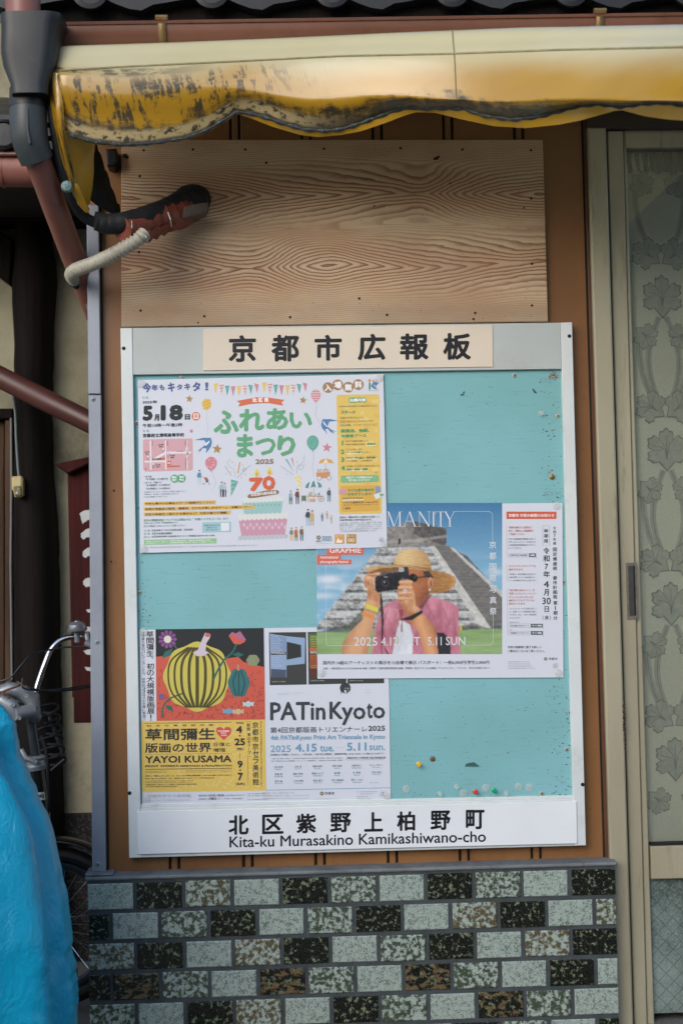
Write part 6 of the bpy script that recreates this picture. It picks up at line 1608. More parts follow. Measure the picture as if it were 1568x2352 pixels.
# overprinted white line and lettering
k = Ink(pp, 'overprint_lettering', V5, 0, 3)
WH = '#d9dde4'
def didone(q, spec, x0, y0, w, h, l=1):
    """thin and thick strokes with hairline serifs"""
    for kind, *a in spec:
        if kind == 'v': q.line([(x0 + a[0] * w, y0 + a[1] * h), (x0 + a[2] * w, y0 + a[3] * h)], a[4] * h, WH, l)
        if kind == 's': q.line([(x0 + (a[0] - a[2]) * w, y0 + a[1] * h), (x0 + (a[0] + a[2]) * w, y0 + a[1] * h)], .022 * h, WH, l)
TN, TK = .028, .085
LT = {'M': [('v', .12, 0, .12, 1, TN), ('v', .14, 0, .5, 1, TK), ('v', .86, 0, .5, 1, TN), ('v', .88, 0, .88, 1, TK), ('s', .12, .99, .12), ('s', .88, .99, .12), ('s', .06, .01, .1), ('s', .94, .01, .1)],
      'A': [('v', .5, 0, .12, 1, TN), ('v', .5, 0, .88, 1, TK), ('v', .26, .64, .74, .64, TN), ('s', .12, .99, .14), ('s', .88, .99, .14)],
      'N': [('v', .15, 0, .15, 1, TN), ('v', .15, 0, .85, 1, TK), ('v', .85, 0, .85, 1, TN), ('s', .15, .99, .14), ('s', .1, .01, .12), ('s', .85, .01, .14)],
      'I': [('v', .5, 0, .5, 1, TK), ('s', .5, .01, .3), ('s', .5, .99, .3)],
      'T': [('v', .5, 0, .5, 1, TK), ('v', .02, .015, .98, .015, TN), ('v', .02, 0, .02, .2, TN), ('v', .98, 0, .98, .2, TN), ('s', .5, .99, .18)],
      'Y': [('v', .1, 0, .5, .55, TK), ('v', .9, 0, .5, .55, TN), ('v', .5, .52, .5, 1, TK), ('s', .1, .01, .12), ('s', .9, .01, .12), ('s', .5, .99, .16)],
      'S': [('v', .8, .22, .78, .08, TN)], 'U': []}
for ch, a_, b_ in (('M', 592, 716), ('A', 722, 836), ('N', 842, 952), ('I', 956, 986), ('T', 984, 1074), ('Y', 1058, 1146)): didone(k, LT[ch], a_, 114, b_ - a_, 120)
k.text('2025', 334, 1124, 520, 1194, WH, 1, .006); k.text('4.12', 552, 1124, 682, 1192, WH, 1, .006); k.text('SAT', 716, 1122, 864, 1190, WH, 1, .006); k.text('5.11', 926, 1122, 1036, 1190, WH, 1, .006); k.text('SUN', 1070, 1120, 1226, 1188, WH, 1, .006)
k.curve([(1146, 112), (1300, 112), (1400, 113), (1430, 118), (1444, 140), (1445, 180), (1446, 350)], 2.6, WH, 0).curve([(1450, 945), (1450, 1060), (1449, 1150), (1444, 1176), (1424, 1186), (1380, 1187), (1228, 1188)], 2.6, WH, 0).curve([(108, 540), (109, 800), (110, 1150), (116, 1182), (136, 1192), (180, 1192), (334, 1193)], 2.6, WH, 0)
for i, ch in enumerate('京都国際写真祭'):
    y = 352 + i * 89; k.text(ch, 1418 + i * .7, y, 1474 + i * .7, y + 58, WH, 1, .012)
k.text('Chichen Itza, Mexico', 88, 1040, 96, 1046, WH, 1) if False else None
k.poly([(114, 400), (412, 398), (412, 460), (226, 461), (226, 500), (311, 500), (311, 538), (35, 540), (35, 462), (114, 461)], '#dd6344', 0)
k.text('GRAPHIE', 136, 404, 388, 446, '#ece6e4', 1, .02, 0); k.text('international', 62, 468, 204, 492, '#ece6e4', 1, .02, 0); k.text('photography festival', 62, 506, 286, 534, '#ece6e4', 1, .02, 0)
k.done()
k = Ink(pp, 'caption_lettering', V5, -.003, 3)
k.text('国内外14組のアーティストの展示を15会場で展示 パスポート：一般6,000円/学生3,000円', 84, 1314, 1418, 1346, '#3c4147', 1, .008)
k.text('主催：一般社団法人KYOTOGRAPHIE 共催：京都市／京都市教育委員会 後援：京都府／在日フランス大使館／アンスティチュ・フランセ', 82, 1366, 1232, 1384, '#6d747a', 1, .012); k.text('無料会場もあり', 1256, 1362, 1418, 1380, '#7a8086', 1)
k.done()
# tax notice
k = Ink(pp, 'tax_notice', V6, 0, 2)
k.rect(108, 178, 734, 270, '#d9532f'); k.text('京都市 市税の納期のお知らせ', 134, 204, 708, 246, '#f0e6e4', 1, .03)
RD, GY, BK = '#c9614c', '#70787c', '#2b3136'
for y0, y1, x in ((360, 748, 110), (845, 1050, 113), (1150, 1726, 118)): k.line([(x, y0), (x + 3, y1)], 2.5, RD)
for bdy, a_, b_, y in (('市税の納付には便利で', 134, 428, 362), ('安心・確実な口座振替を', 134, 444, 404), ('ご利用ください', 134, 336, 446), ('コンビニエンスストアでも', 136, 474, 846), ('納付できます', 136, 314, 890), ('「地方税お支払サイト」を', 140, 460, 1150), ('利用したクレジットカード・', 140, 492, 1192), ('ネットバンキングによる', 140, 440, 1236), ('納付やスマホアプリでの', 140, 458, 1278), ('納付もできます', 140, 340, 1320)): k.text(bdy, a_, y, b_, y + 28, RD, 1, .015)
for bdy, a_, b_, y in (('市内の金融機関や郵便局の窓口で', 134, 472, 510), ('お申し込みください。本市HPでも', 134, 474, 548), ('口座振替依頼書様式がダウン', 134, 476, 586), ('ロードできます。', 134, 296, 624), ('ご利用は、納付金額が30万円まで', 138, 478, 952), ('の納付書でコンビニ納付用のバー', 138, 480, 990), ('コードが印刷されたものに限ります。', 138, 482, 1030), ('クレジットカードのご利用に際して', 144, 484, 1384), ('は、別途システム利用料が必要と', 144, 484, 1422), ('なります。また、一定のご利用条件', 144, 484, 1460), ('がございます。', 144, 282, 1500)): k.text(bdy, a_, y, b_, y + 22, GY, 1, .01)
for x0, x1, x2, y0, y1, ta, tb in ((132, 390, 478, 702, 748, '京都市税口座振替', '検索'), (142, 412, 564, 1586, 1632, '地方税お支払サイト', 'サイト検索'), (142, 412, 566, 1678, 1724, '市税納付 スマホアプリ', 'サイト検索')):
    k.line([(x0, y0), (x2, y0), (x2, y1), (x0, y1), (x0, y0)], 2.2, '#7d858a'); k.rect(x1, y0, x2, y1, '#5d6669'); k.text(ta, x0 + 14, y0 + 12, x1 - 22, y0 + 34, '#59636a', 1, .012); k.text(tb, x1 + 18, y0 + 12, x2 - 18, y0 + 34, '#eceef0', 1, .03)
    k.poly([(x2 - 8, y1 - 8), (x2 + 20, y1 + 10), (x2 + 6, y1 + 12), (x2 + 10, y1 + 24), (x2 + 4, y1 + 24), (x2 - 2, y1 + 14)], '#b9bdc2', 2)
k.text('詳細は本市HPで', 144, 1558, 270, 1574, GY, 1); k.text('又は', 144, 1650, 174, 1668, GY, 1)
k.line([(562, 356), (646, 356), (648, 602), (564, 602), (562, 356)], 2.5, '#4c5458')
k.vtext('納期限', 604, 392, 590, 48, BK, 1, .02, .008, .72)
for ch, a_, b_, y0, y1 in (('令', 568, 646, 628, 710), ('和', 568, 648, 724, 806), ('7', 586, 630, 832, 902), ('年', 570, 652, 924, 1004), ('4', 574, 640, 1048, 1130), ('月', 576, 638, 1150, 1232), ('30', 556, 664, 1256, 1342), ('日', 584, 640, 1366, 1438), ('（', 560, 572, 1482, 1536), ('水', 584, 640, 1478, 1536), ('）', 650, 662, 1482, 1536)): k.text(ch, a_, y0, b_, y1, BK, 1, .02)
k.vtext('令和7年度', 710, 366, 604, 40, BK, 1, .012, .006, .78); k.vtext('固定資産税・都市計画税', 714, 628, 1282, 52, BK, 1, .015, .006, .84); k.vtext('第1期分', 720, 1298, 1550, 52, BK, 1, .015, .004, .80)
k.text('市税の納期等に関する詳しい', 124, 1862, 548, 1894, '#3c454a', 1, .012); k.text('ご案内はこちらをご覧ください。', 124, 1912, 590, 1944, '#3c454a', 1, .012)
for i, (bdy, b_) in enumerate((('京都市印刷物 第065322号 令和7年3月', 396), ('発行所属：京都市文化市民局文化芸術企画課', 404), ('京都市行財政局市税事務所納税室納税推進担当', 424), ('京都市広報板掲示期間 令和7年4月10日～4月30日', 456))): k.text(bdy, 126, 2056 + i * 27, b_, 2068 + i * 27, '#8c949a', 1)
city(k, 598, 2026, 22); k.text('京都市', 636, 2008, 748, 2042, '#4c5458', 1, .01); k.ring(723, 2112, 33, 2.5, '#7d868a'); k.text('広', 702, 2092, 744, 2132, '#5d686c', 1)
k.done()

# ================================================================== museum poster
mp = Poster('museum_poster', 'museum poster with a yellow pumpkin picture beside a white half listing artists', [(321, 1446.6), (891, 1438.7), (897, 1841), (327.5, 1849.4)], .0102)
V7, V8 = (540, 2490, 540, 1568), (1050, 2490, 540, 1568)
# plain still life in the colours of the print
k = Ink(mp, 'picture', V7, 0, 1)
k.poly([(240, 80), (1498, 64), (1512, 1128), (252, 1144)], '#24282a')
k.poly([(246, 400), (400, 380), (520, 450), (900, 440), (1200, 400), (1260, 460), (1505, 520), (1512, 1128), (252, 1144)], '#d4553d', 1)
rr_ = random.Random(11)
for i in range(330):
    x, y, t = rr_.uniform(262, 1490), rr_.uniform(540, 1110), rr_.uniform(0, 3.14)
    k.line([(x - 20 * math.cos(t), y - 20 * math.sin(t)), (x + 20 * math.cos(t), y + 20 * math.sin(t))], 5, '#8f3226', 2)
def lump(cx_, cy_, rx, ry, n, amp): return [(cx_ + rx * math.cos(t) * (1 + amp * math.cos(n * t)), cy_ + ry * math.sin(t) * (1 + amp * math.cos(n * t))) for t in [2 * math.pi * i / 60 for i in range(60)]]
k.poly(lump(724, 630, 385, 395, 8, .035), '#d0bf42', 3)
for dx, w in ((-300, 20), (-235, 24), (-165, 30), (-85, 34), (0, 40), (85, 34), (165, 30), (235, 24), (300, 20)):
    k.curve([(724 + dx * .35, 290), (724 + dx * 1.0, 440), (724 + dx * 1.12, 640), (724 + dx * .95, 830), (724 + dx * .4, 990)], w, '#4f4a1c', 4)
k.poly([(672, 350), (730, 320), (770, 220), (816, 120), (882, 140), (870, 180), (830, 240), (820, 330), (860, 350), (800, 390), (720, 392)], '#d3c3cc', 5); k.circ(846, 146, 32, '#c96a54', 6, ry=24)
k.poly(lump(1206, 700, 122, 168, 6, .05), '#2f7373', 3)
for dx in (-50, 0, 50): k.curve([(1206 + dx * .5, 560), (1206 + dx * 1.3, 700), (1206 + dx * .6, 850)], 16, '#1f4f58', 4)
k.line([(1200, 560), (1196, 490)], 22, '#c98a5c', 3)
k.poly(lump(1370, 440, 74, 66, 6, .05), '#8a936a', 2)
def bloom(cx_, cy_, r, n, c1, c2):
    for i in range(n): t = 2 * math.pi * i / n; k.poly([(cx_, cy_), (cx_ + r * math.cos(t - .22), cy_ + r * math.sin(t - .22)), (cx_ + r * 1.15 * math.cos(t), cy_ + r * 1.15 * math.sin(t)), (cx_ + r * math.cos(t + .22), cy_ + r * math.sin(t + .22))], c1, 3)
    k.circ(cx_, cy_, r * .45, c2, 4)
bloom(380, 196, 96, 11, '#8a4f90', '#e2dcc4')
k.curve([(450, 260), (490, 310), (480, 340)], 16, '#2c6c62', 2); k.poly([(312, 410), (350, 340), (440, 300), (420, 370), (360, 404)], '#2c6c62', 3)
k.poly([(1090, 150), (1130, 110), (1170, 130), (1220, 100), (1290, 200), (1250, 240), (1150, 230)], '#b5678c', 3); k.poly([(1090, 160), (1150, 150), (1200, 190), (1284, 220), (1220, 256), (1150, 250)], '#d9583c', 4)
k.curve([(1180, 250), (1130, 350), (1040, 430), (960, 560), (908, 670)], 22, '#24695f', 4); k.poly([(1130, 372), (1200, 344), (1266, 376), (1200, 404)], '#24695f', 4)
k.curve([(550, 826), (400, 890), (330, 980), (318, 1110)], 18, '#24695f', 3); k.circ(308, 860, 34, '#7d5a8c', 4); k.poly([(350, 960), (420, 970), (450, 1040), (380, 1010)], '#24695f', 4)
for x, y, c1 in ((1086, 1032, '#6fa6c0'), (1200, 1036, '#d3b384'), (1316, 948, '#b9d3d0')): k.poly([(x - 66, y - 26), (x, y - 4), (x + 66, y - 30), (x + 60, y + 26), (x, y + 6), (x - 60, y + 30)], c1, 3); k.circ(x, y, 34, c1, 4)
k.done()
k = Ink(mp, 'yellow_panel', V7, 0, 1)
k.poly([(72, 1148), (1510, 1128), (1524, 1954), (84, 1972)], '#e3be48')
rs = random.Random(3)
for i in range(260):
    x, y = rs.uniform(95, 1490), rs.uniform(1160, 1945); t = rs.uniform(0, math.pi); L = rs.uniform(18, 40)
    if 1150 < y + abs(L * math.sin(t)) < 1950 and y - L > 1140: k.line([(x - L * math.cos(t), y - L * math.sin(t)), (x + L * math.cos(t), y + L * math.sin(t))], 4.2, '#eadb9c', 1)
k.done()
k = Ink(mp, 'exhibition_lettering', V7, -.012, 3)
BK = '#33302a'
k.text('草間彌生', 122, 1234, 932, 1372, BK, 1, .028, -.011); k.text('版画の世界', 118, 1402, 888, 1516, BK, 1, .026, -.011); k.text('YAYOI KUSAMA', 120, 1552, 1122, 1636, BK, 1, .045, -.012); k.text('PRINT WORKS:', 120, 1658, 512, 1684, BK, 1, .05); k.text('REPETITION & PROLIFERATION', 528, 1658, 1126, 1680, BK, 1, .05)
k.text('松   本   市   美   術   館   所   蔵', 140, 1190, 910, 1212, BK, 1, .01); k.text('反復と', 908, 1394, 1104, 1440, BK, 1, .01); k.text('増殖', 908, 1460, 1052, 1506, BK, 1, .01)
for y, w, a_, b_ in ((1172, 5, 112, 1120), (1534, 2, 118, 1122), (1706, 6, 120, 1126)): k.line([(a_, y), (b_, y - 13)], w, BK, 1)
for y in (1722, 1740, 1838, 1856): k.text('本展は前期後期で展示作品が入れ替わります', 120, y, 370 if y < 1800 else 680, y + 11, '#6d6030', 1)
k.text('This exhibition is presented in two parts. All works will be changed between the first half', 586, 1714, 1122, 1726, '#6d6030', 1); k.text('First: April 25 - June 29   Second: July 1 - September 7', 590, 1734, 1120, 1746, '#6d6030', 1)
k.text('休館日─月曜日(ただし4/29、5/5、7/21、8/11は開館) 開館時間─10:00-18:00(最終入場は17:30まで)', 120, 1776, 1124, 1796, '#4c4426', 1, .01); k.text('料金 一般2,200(2,000)円、大学・高校生1,400(1,200)円、中・小学生600(500)円', 120, 1806, 918, 1826, '#4c4426', 1, .01)
k.text('[主催]朝日新聞社、朝日放送テレビ、京都新聞、京都市 [特別協力]松本市美術館', 120, 1878, 712, 1894, '#55492a', 1, .01); k.text('[協力]株式会社草間彌生 [企画]阿部出版株式会社', 120, 1902, 498, 1916, '#55492a', 1, .01)
k.poly([(1032, 1368), (960, 1300), (942, 1260), (950, 1226), (986, 1212), (1016, 1222), (1032, 1248), (1046, 1222), (1080, 1210), (1112, 1226), (1120, 1260), (1104, 1300)], '#d9482f', 1)
k.text('YAYOI KUSAMA', 962, 1252, 1100, 1272, '#f0e8e0', 2, .05, 0); k.text('PRINT', 998, 1278, 1066, 1294, '#f0e8e0', 2, .05, 0); k.text('WORKS', 998, 1304, 1070, 1320, '#f0e8e0', 2, .05, 0)
k.text('2025', 1172, 1156, 1264, 1178, BK, 1, .04); k.text('4', 1172, 1204, 1246, 1286, BK, 1, .055); k.circ(1218, 1316, 10, BK, 1); k.text('25', 1156, 1346, 1280, 1430, BK, 1, .055); k.text('FRI', 1188, 1456, 1250, 1486, BK, 1, .04); k.line([(1174, 1452), (1175, 1492)], 2.5, BK, 1).line([(1261, 1450), (1262, 1490)], 2.5, BK, 1).line([(1218, 1512), (1220, 1580)], 3, BK, 1)
k.text('9', 1190, 1604, 1252, 1690, BK, 1, .055); k.circ(1222, 1718, 10, BK, 1); k.text('7', 1194, 1746, 1254, 1836, BK, 1, .055); k.text('SUN', 1182, 1860, 1264, 1892, BK, 1, .04); k.line([(1168, 1858), (1169, 1900)], 2.5, BK, 1).line([(1278, 1856), (1279, 1898)], 2.5, BK, 1)
k.vtext('京都市京セラ美術館', 1398, 1156, 1898, 72, BK, 1, .012, .008, .90); k.vtext('新館', 1318, 1172, 1264, 42, BK, 1, .01, .008, .9); k.vtext('東山キューブ', 1324, 1284, 1536, 42, BK, 1, .01, .008, .9)
k.line([(1294, 1154), (1345, 1153)], 2.5, BK, 1).line([(1298, 1556), (1350, 1555)], 2.5, BK, 1)
for i in range(46): k.line([(1456 + i * .3, 1150 + i * 16), (1474 + i * .3, 1150 + i * 16 + (i * 7) % 9)], 3.2, '#6a5b30', 1) if False else None
# upright small Latin line along the edge
def sideways(q, body, x0, y0, y1, h, col):
    put_text(q.mb, body, 0, 0, y1 - y0, h, lambda a_, b_: q.pt(x0 + h - b_ + .010 * a_, y0 + a_, 1), lin(col), 0, .02, 2)
sideways(k, 'Kyoto City KYOCERA Museum of Art  Higashiyama Cube', 1450, 1148, 1896, 22, '#5a4f2c'); sideways(k, 'New Pavilion admission and opening details for visitors', 1304, 1570, 1896, 12, '#7a6a38') 
# white strip of the left half
k.vtext('草間彌生、初の大規模版画展！', 176, 102, 1146, 84, BK, 1, .012, .0105, .93); k.vtext('世界最大級のコレクションから、総数約330点が京都に集結！', 96, 106, 1144, 36, '#55585a', 1, .0, .013, .90)
k.text('京都市京セラ美術館', 150, 2000, 648, 2036, '#a9b0b8', 1); k.text('Kyoto City KYOCERA Museum of Art', 150, 2056, 648, 2084, '#b3bac2', 1); k.text('[開館時間]', 740, 2002, 842, 2024, '#6d747a', 1); k.text('10:00-18:00', 856, 1996, 1034, 2024, '#4c5458', 1, .02); k.text('(入場は閉館の30分前まで)', 1040, 2000, 1270, 2020, '#7d848a', 1); k.text('[休館日]', 740, 2042, 842, 2064, '#6d747a', 1); k.text('月曜日', 856, 2034, 942, 2062, '#4c5458', 1, .02); k.text('(ただし、4月28日、5月5日は開館)', 950, 2038, 1246, 2060, '#7d848a', 1)
for i in range(3): k.text('最寄：地下鉄東西線「東山駅」より', 1312, 1984 + i * 24 + (18 if i == 2 else 0), 1560, 1998 + i * 24 + (18 if i == 2 else 0), '#8c949a', 1)
k.done()
k = Ink(mp, 'fold_line', V7, 0, 1); k.line([(1498, 64), (1512, 1128), (1524, 1954), (1526, 2100)], 4, '#c3c3c9', 1); k.done()
# right half
k = Ink(mp, 'poster_thumbnail', V8, 0, 1)
k.poly([(74, 116), (506, 112), (514, 722), (84, 730)], '#3c3f3b'); k.poly([(84, 130), (278, 160), (494, 180), (490, 480), (278, 500), (278, 640), (96, 640)], '#8fa9c9', 1); k.poly([(96, 150), (278, 170), (278, 330), (100, 340)], '#7f97ba', 2); k.poly([(282, 224), (446, 262), (450, 400), (280, 434)], '#2c302e', 2); k.poly([(100, 540), (274, 550), (272, 640), (98, 640)], '#4a556c', 2); k.poly([(98, 342), (274, 340), (274, 374), (98, 378)], '#30353a', 2)
k.text('PATinKyoto', 106, 342, 262, 370, '#e4e6ea', 3, .03); k.text('京都市京セラ美術館', 110, 680, 268, 696, '#b9bdbc', 2)
for i in range(17):
    if i in (9,): continue
    k.text(('Ueda Kana', 'Ueda Yaya', 'Endo Mika', 'Osada Nao', 'Koshima Yusuke', 'Jung Dawoon', 'Takahashi Rin', 'Nomura Nami', 'Harima Midori', '', 'Han-Kodo', 'Park Aeri', 'Hirata Naoya', 'Miyauchi Yuu', 'Miyake Saori', 'Miyata Yukino', 'Yoshiki')[i], 104, 158 + i * 20 + (34 if i > 9 else 0) - (12 if i > 9 else 0), 190 + (i * 17) % 46, 172 + i * 20 + (22 if i > 9 else 0), '#b9cbe6', 3, .02)
k.done()
k = Ink(mp, 'poster_thumbnail', V8, 0, 1)
k.poly([(524, 112), (640, 110), (980, 620), (970, 712), (534, 722)], '#3a3d39'); k.poly([(534, 130), (640, 126), (640, 290), (540, 300)], '#4c6f3a', 1); k.poly([(540, 296), (640, 290), (640, 330), (542, 334)], '#b05a2c', 1); k.poly([(544, 372), (640, 372), (640, 540), (548, 540)], '#8a4a26', 1); k.poly([(552, 544), (640, 544), (640, 636), (554, 640)], '#5a2f26', 1)
k.text('PATin', 556, 334, 636, 362, '#e4e6ea', 3, .03)
for i, (bdy, cc) in enumerate((('Ueda Ka', '#c9d36a'), ('Ueda Ya', '#c9d36a'), ('Endo Mi', '#d3c95a'), ('Osada N', '#d9c050'), ('Koshima', '#d9b84a'), ('Jung Da', '#dcae48'), ('Takaha', '#dca048'), ('Nomura', '#e0944a'), ('Harima', '#e0904a'))): k.text(bdy, 556, 152 + i * 20, 630, 166 + i * 20, cc, 3, .03)
for i, (bdy, cc) in enumerate((('Han-Kod', '#d9843a'), ('Park Ae', '#dc7a3a'), ('Hirata N', '#d96f38'), ('Miyauch', '#cf6436'), ('Miyake S', '#c95c36'), ('Miyata Y', '#c35636'), ('Yoshiki', '#dca04a'), ('Wakaki', '#d98c46'))): k.text(bdy, 556, 374 + i * 20, 630, 388 + i * 20, cc, 3, .03)
k.text('京都市京セラ美術館', 560, 668, 718, 684, '#b9bdbc', 2); k.done()
k = Ink(mp, 'poster_thumbnail', V8, 0, 1); k.poly([(985, 600), (1408, 600), (1412, 706), (986, 712)], '#3a3d39'); k.text('京都市京セラ美術館', 1008, 668, 1166, 684, '#b9bdbc', 2); k.done()
k = Ink(mp, 'round_emblem', V8, 0, 2); k.circ(960, 762, 63, '#33393c', 0, n=32); k.text('a', 948, 784, 974, 818, '#e4e4ea', 1, .06); k.line([(948, 764), (1024, 763)], 3, '#d9dadf', 1).line([(990, 764), (992, 818)], 3, '#d9dadf', 1).line([(911, 780), (912, 834)], 6, '#33393c', 0); k.done()
k = Ink(mp, 'programme_lettering', V8, -.008, 3)
DK, LB = '#363e42', '#6da0bf'
k.text('PATin', 88, 926, 730, 1138, DK, 1, .028, -.012); k.text('K', 776, 920, 932, 1124, DK, 1, .03, -.01); k.text('yoto', 916, 936, 1422, 1196, DK, 1, .022, -.01) if False else None
k.text('yo', 916, 984, 1196, 1192, DK, 1, .028, 0); k.text('t', 1208, 938, 1276, 1116, DK, 1, .033, 0); k.text('o', 1280, 980, 1422, 1118, DK, 1, .04, 0)
k.text('第4回京都版画トリエンナーレ', 90, 1218, 1214, 1286, '#4c5357', 1, .012, -.013); k.text('2025', 1226, 1200, 1422, 1262, '#4c5357', 1, .045, -.012)
k.text('4th PATinKyoto Print Art Triennale in Kyoto', 92, 1312, 1422, 1382, LB, 1, .03, -.010)
k.text('2025', 92, 1428, 328, 1508, LB, 1, .012); k.text('4.15', 380, 1408, 630, 1504, LB, 1, .045); k.text('tue.', 666, 1430, 830, 1500, LB, 1, .03); k.line([(850, 1456), (942, 1455)], 3, '#9cbdd0', 1); k.text('5.11', 978, 1396, 1206, 1492, LB, 1, .045); k.text('sun.', 1236, 1428, 1424, 1486, LB, 1, .035)
k.text('[休館日] 月曜日（ただし、4月28日、5月5日は開館） [開館時間] 10:00-18:00（入場は17:30まで）', 92, 1526, 1406, 1552, '#59636a', 1, .012, -.012)
k.text('一般¥1,000-(前売り¥800-)、大学生¥700-(前売り¥500-)高校生以下無料、団体 20名以上(¥800-)', 96, 1576, 930, 1592, '#737b80', 1, .01, -.012); k.text('主催「第4回PATinKyoto京都版画トリエンナーレ」推進委員会、一般財団法人NISSHA財団、京都市', 96, 1604, 930, 1620, '#737b80', 1, .01, -.012); k.text('京都市京セラ美術館 本館 南回廊2階', 976, 1562, 1426, 1588, '#59636a', 1, .012, -.012); k.text('Kyoto City KYOCERA Museum of Art, Main Building, South Wing 2F', 960, 1592, 1410, 1606, '#8fb0c4', 1, 0, -.012)
nm = [[('上田 佳奈', 'Ueda Kana'), ('上田 良', 'Ueda Yaya'), ('遠藤 美香', 'Endo Mika'), ('長田 奈緒', 'Osada Nao'), ('光嶋 裕介', 'Koshima Yusuke'), ('チョン ダウン', 'Jung Dawoon')], [('髙橋 凜', 'Takahashi Rin'), ('野村 菜美', 'Nomura Nami'), ('播磨 みどり', 'Harima Midori'), ('版行動', 'Han-Kodo'), ('朴 愛里', 'Park Aeri'), ('平田 尚也', 'Hirata Naoya')], [('宮内 柚', 'Miyauchi Yuu'), ('三宅 砂織', 'Miyake Saori'), ('宮田 雪乃', 'Miyata Yukino'), ('芳木 麻里絵', 'Yoshiki Marie'), ('若木 くるみ', 'Wakaki Kurumi')]]
for r_, row in enumerate(nm):
    for i, (jp, en) in enumerate(row):
        xc = 182 + i * 227 + r_ * 3; y = 1668 - i * 4.5 + r_ * 83; w = 16 * len(jp) - 8 if len(jp) > 3 else 44
        k.text(jp, xc - w * .78, y, xc + w * .78, y + 24, '#7a8186', 1, .01, -.010); k.text(en, xc - 4 * len(en), y + 31, xc + 4 * len(en), y + 46, '#86b0c9', 1, .03, -.010)
k.poly([(44, 1944), (1484, 1916), (1484, 1924), (46, 1952)], '#86b0d0', 0)
city(k, 688, 1988, 24); k.text('京都市', 722, 1968, 836, 2002, '#5d656a', 1, .01); k.ring(1396, 1994, 40, 2.4, '#9aa2a8'); k.text('広', 1374, 1968, 1420, 2016, '#6d757a', 1)
k.text('京都市は持続可能な開発目標(SDGs)を支援しています。', 624, 2044, 890, 2054, '#a0a6ac', 1)
for i, (a_, b_) in enumerate(((-30, 370), (-30, 545), (0, 540))): k.text(('京阪電車「三条駅」より徒歩約16分、地下鉄東西線「東山駅」より徒歩約8分', '市バス「岡崎公園 美術館・平安神宮前」下車すぐ／「岡崎公園 ロームシアター京都・みやこめっせ前」下車すぐ', '左京区岡崎円勝寺町124 TEL 075-771-4334 WEB https://kyotocity-kyocera.museum')[i], max(a_, -5), 1976 + i * 32, b_, 1990 + i * 32, '#959da3', 1, 0, -.012)
for i, a_ in enumerate((1328, 1280, 1226, 1250)): k.text(('発行：京都市文化市民局美術館総務課', '京都市印刷物第067674号', '京都市広報板掲示期間', '令和7年4月14日～4月30日')[i], 1088 + (40 if i == 1 else 0), 1962 + i * 24 + (8 if i > 1 else 0), a_, 1974 + i * 24 + (8 if i > 1 else 0), '#959da3', 1, 0, -.012)
k.text('詳しくは、PATinKyotoのホームページをご参照ください。', 178, 816, 478, 828, '#8fb0c4', 1); k.text('www.patinkyoto.info', 178, 832, 302, 842, '#8fb0c4', 1); k.text('Instagram', 1200, 778, 1256, 790, '#8fb0c4', 1); k.text('@patinkyoto', 1186, 808, 1256, 820, '#8fb0c4', 1); k.text('京都市京セラ美術館', 1238, 1856, 1344, 1868, '#86a6ba', 1)
k.done()

# ================================================================== push pins
def clearmat(name, c, rough=.08, amt=.85):
    n = NT(name); n.col(lin(c)); n.set(rough=rough, spec=.5)
    tr = n.n('ShaderNodeBsdfTransparent'); mx = n.n('ShaderNodeMixShader'); mx.inputs[0].default_value = amt
    n.l(tr.outputs[0], mx.inputs[1]); n.l(n.b.outputs[0], mx.inputs[2]); n.l(mx.outputs[0], n.out.inputs[0]); return n.mat
M['clearpin'] = clearmat('clear_plastic', '#dfe2dc', .08, .22); M['redpin'] = clearmat('red_plastic', '#d8433f'); M['greenpin'] = clearmat('green_plastic', '#12a47c'); M['yellowpin'] = clearmat('yellow_plastic', '#e8b62f', .2); M['brasspin'] = simple('tarnished_brass', '#8a6f3a', .4, metal=.6, var=.15, vs=120); M['brownpin'] = simple('brown_pin_head', '#6b5538', .5, var=.1)
def pin_mesh(kind):
    mb = MB()
    if kind == 'flat': mb.lathe([(.0098, 0), (.0100, .0012), (.0085, .0026), (.0045, .0032), (.0030, .0030), (.0026, .0060), (.0018, .0068), (0, .0070)], (0, 0, 0), n=20)
    elif kind == 'push': mb.lathe([(.0050, 0), (.0062, .0006), (.0062, .0022), (.0036, .0035), (.0031, .0100), (.0046, .0125), (.0048, .0145), (.0030, .0150), (0, .0150)], (0, 0, 0), n=16)
    else: mb.lathe([(.0062, 0), (.0066, .0008), (.0064, .0016), (.0050, .0024), (0, .0028)], (0, 0, 0), n=20)
    return mb
PROTO = {}
def pin(kind, mat, px_, py_, Y, label, group):
    q = P(px_, py_, Y)
    if (kind, mat) not in PROTO:
        o = pin_mesh(kind).build('push_pin', M[mat], None, loc=(0, 0, 0), sharp=40); PROTO[(kind, mat)] = o
    else:
        o = PROTO[(kind, mat)].copy(); COL.objects.link(o)
    o.location = q; tag(o, label, 'push pin', group); return o
GP, GB = 'pins holding the posters', 'spare pins on the teal board'
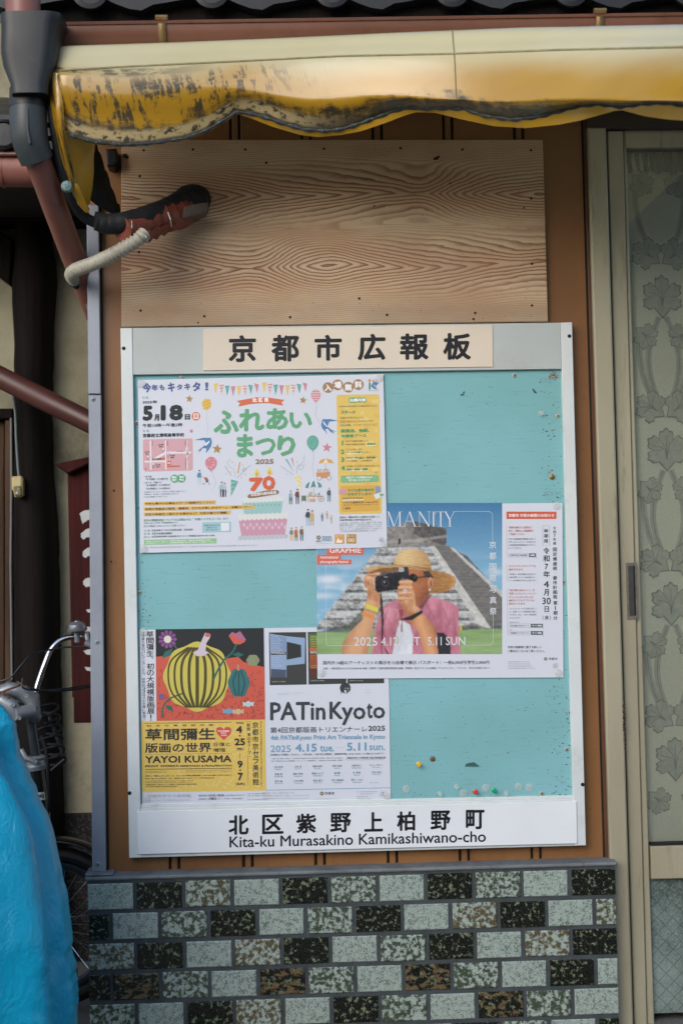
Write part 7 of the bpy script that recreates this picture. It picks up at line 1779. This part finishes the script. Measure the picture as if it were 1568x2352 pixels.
for x, y, Y, lb in ((324.7, 882, .0055, 'clear flat pin holding the top left corner of the festival poster'), (870.5, 868.6, .0055, 'clear flat pin holding the top right corner of the festival poster, beside the ward emblem'), (330.5, 1260, .0055, 'clear flat pin holding the bottom left corner of the festival poster'), (881, 1247, .0055, 'clear flat pin at the bottom right corner of the festival poster'),
                    (1277, 1162, .0076, 'clear flat pin above the orange tax notice heading'), (1281.5, 1545.5, .0076, 'clear flat pin below the circled character of the tax notice'), (738, 1546, .0076, 'clear flat pin at the bottom left of the straw hat poster'),
                    (329.5, 1451.5, .0096, 'clear flat pin at the top left corner of the museum poster, above the upright writing'), (335.8, 1834.7, .0096, 'clear flat pin at the bottom left corner of the museum poster'), (889, 1827.6, .0096, 'clear flat pin at the bottom right corner of the museum poster')):
    pin('flat', 'clearpin', x, y, Y, lb, GP)
for kd, mt, x, y, lb in (('push', 'yellowpin', 961, 1755, 'yellow plastic push pin on the teal board beside a brown disc pin'), ('disc', 'brownpin', 992.7, 1743, 'brown disc pin on the teal board beside the yellow push pin'), ('disc', 'brasspin', 1267, 1095.4, 'tarnished brass disc pin above the tax notice'), ('push', 'clearpin', 1241, 950, 'clear push pin alone on the upper right of the teal board'),
                         ('flat', 'clearpin', 932.6, 1812, 'clear flat pin on the teal board just right of the museum poster'), ('push', 'clearpin', 1009.7, 1822.5, 'clear push pin second from the left in the bottom row of spare pins'), ('push', 'clearpin', 1047, 1806, 'clear push pin below the torn grey tape, higher than its neighbours'), ('flat', 'clearpin', 1063.6, 1822, 'clear flat pin just left of the red push pin'), ('push', 'redpin', 1090.9, 1818, 'red push pin in the bottom row of spare pins'),
                         ('flat', 'clearpin', 1114.9, 1810, 'clear flat pin between the red and the green push pins'), ('push', 'greenpin', 1133.6, 1815, 'green push pin in the bottom row of spare pins'), ('push', 'clearpin', 1160.6, 1821, 'clear push pin just right of the green push pin'), ('flat', 'clearpin', 1190, 1807, 'clear flat pin second from the right in the bottom row'), ('flat', 'clearpin', 1214.8, 1809, 'clear flat pin rightmost of the bottom row, left of a screw')):
    pin(kd, mt, x, y, .0117, lb, GB)
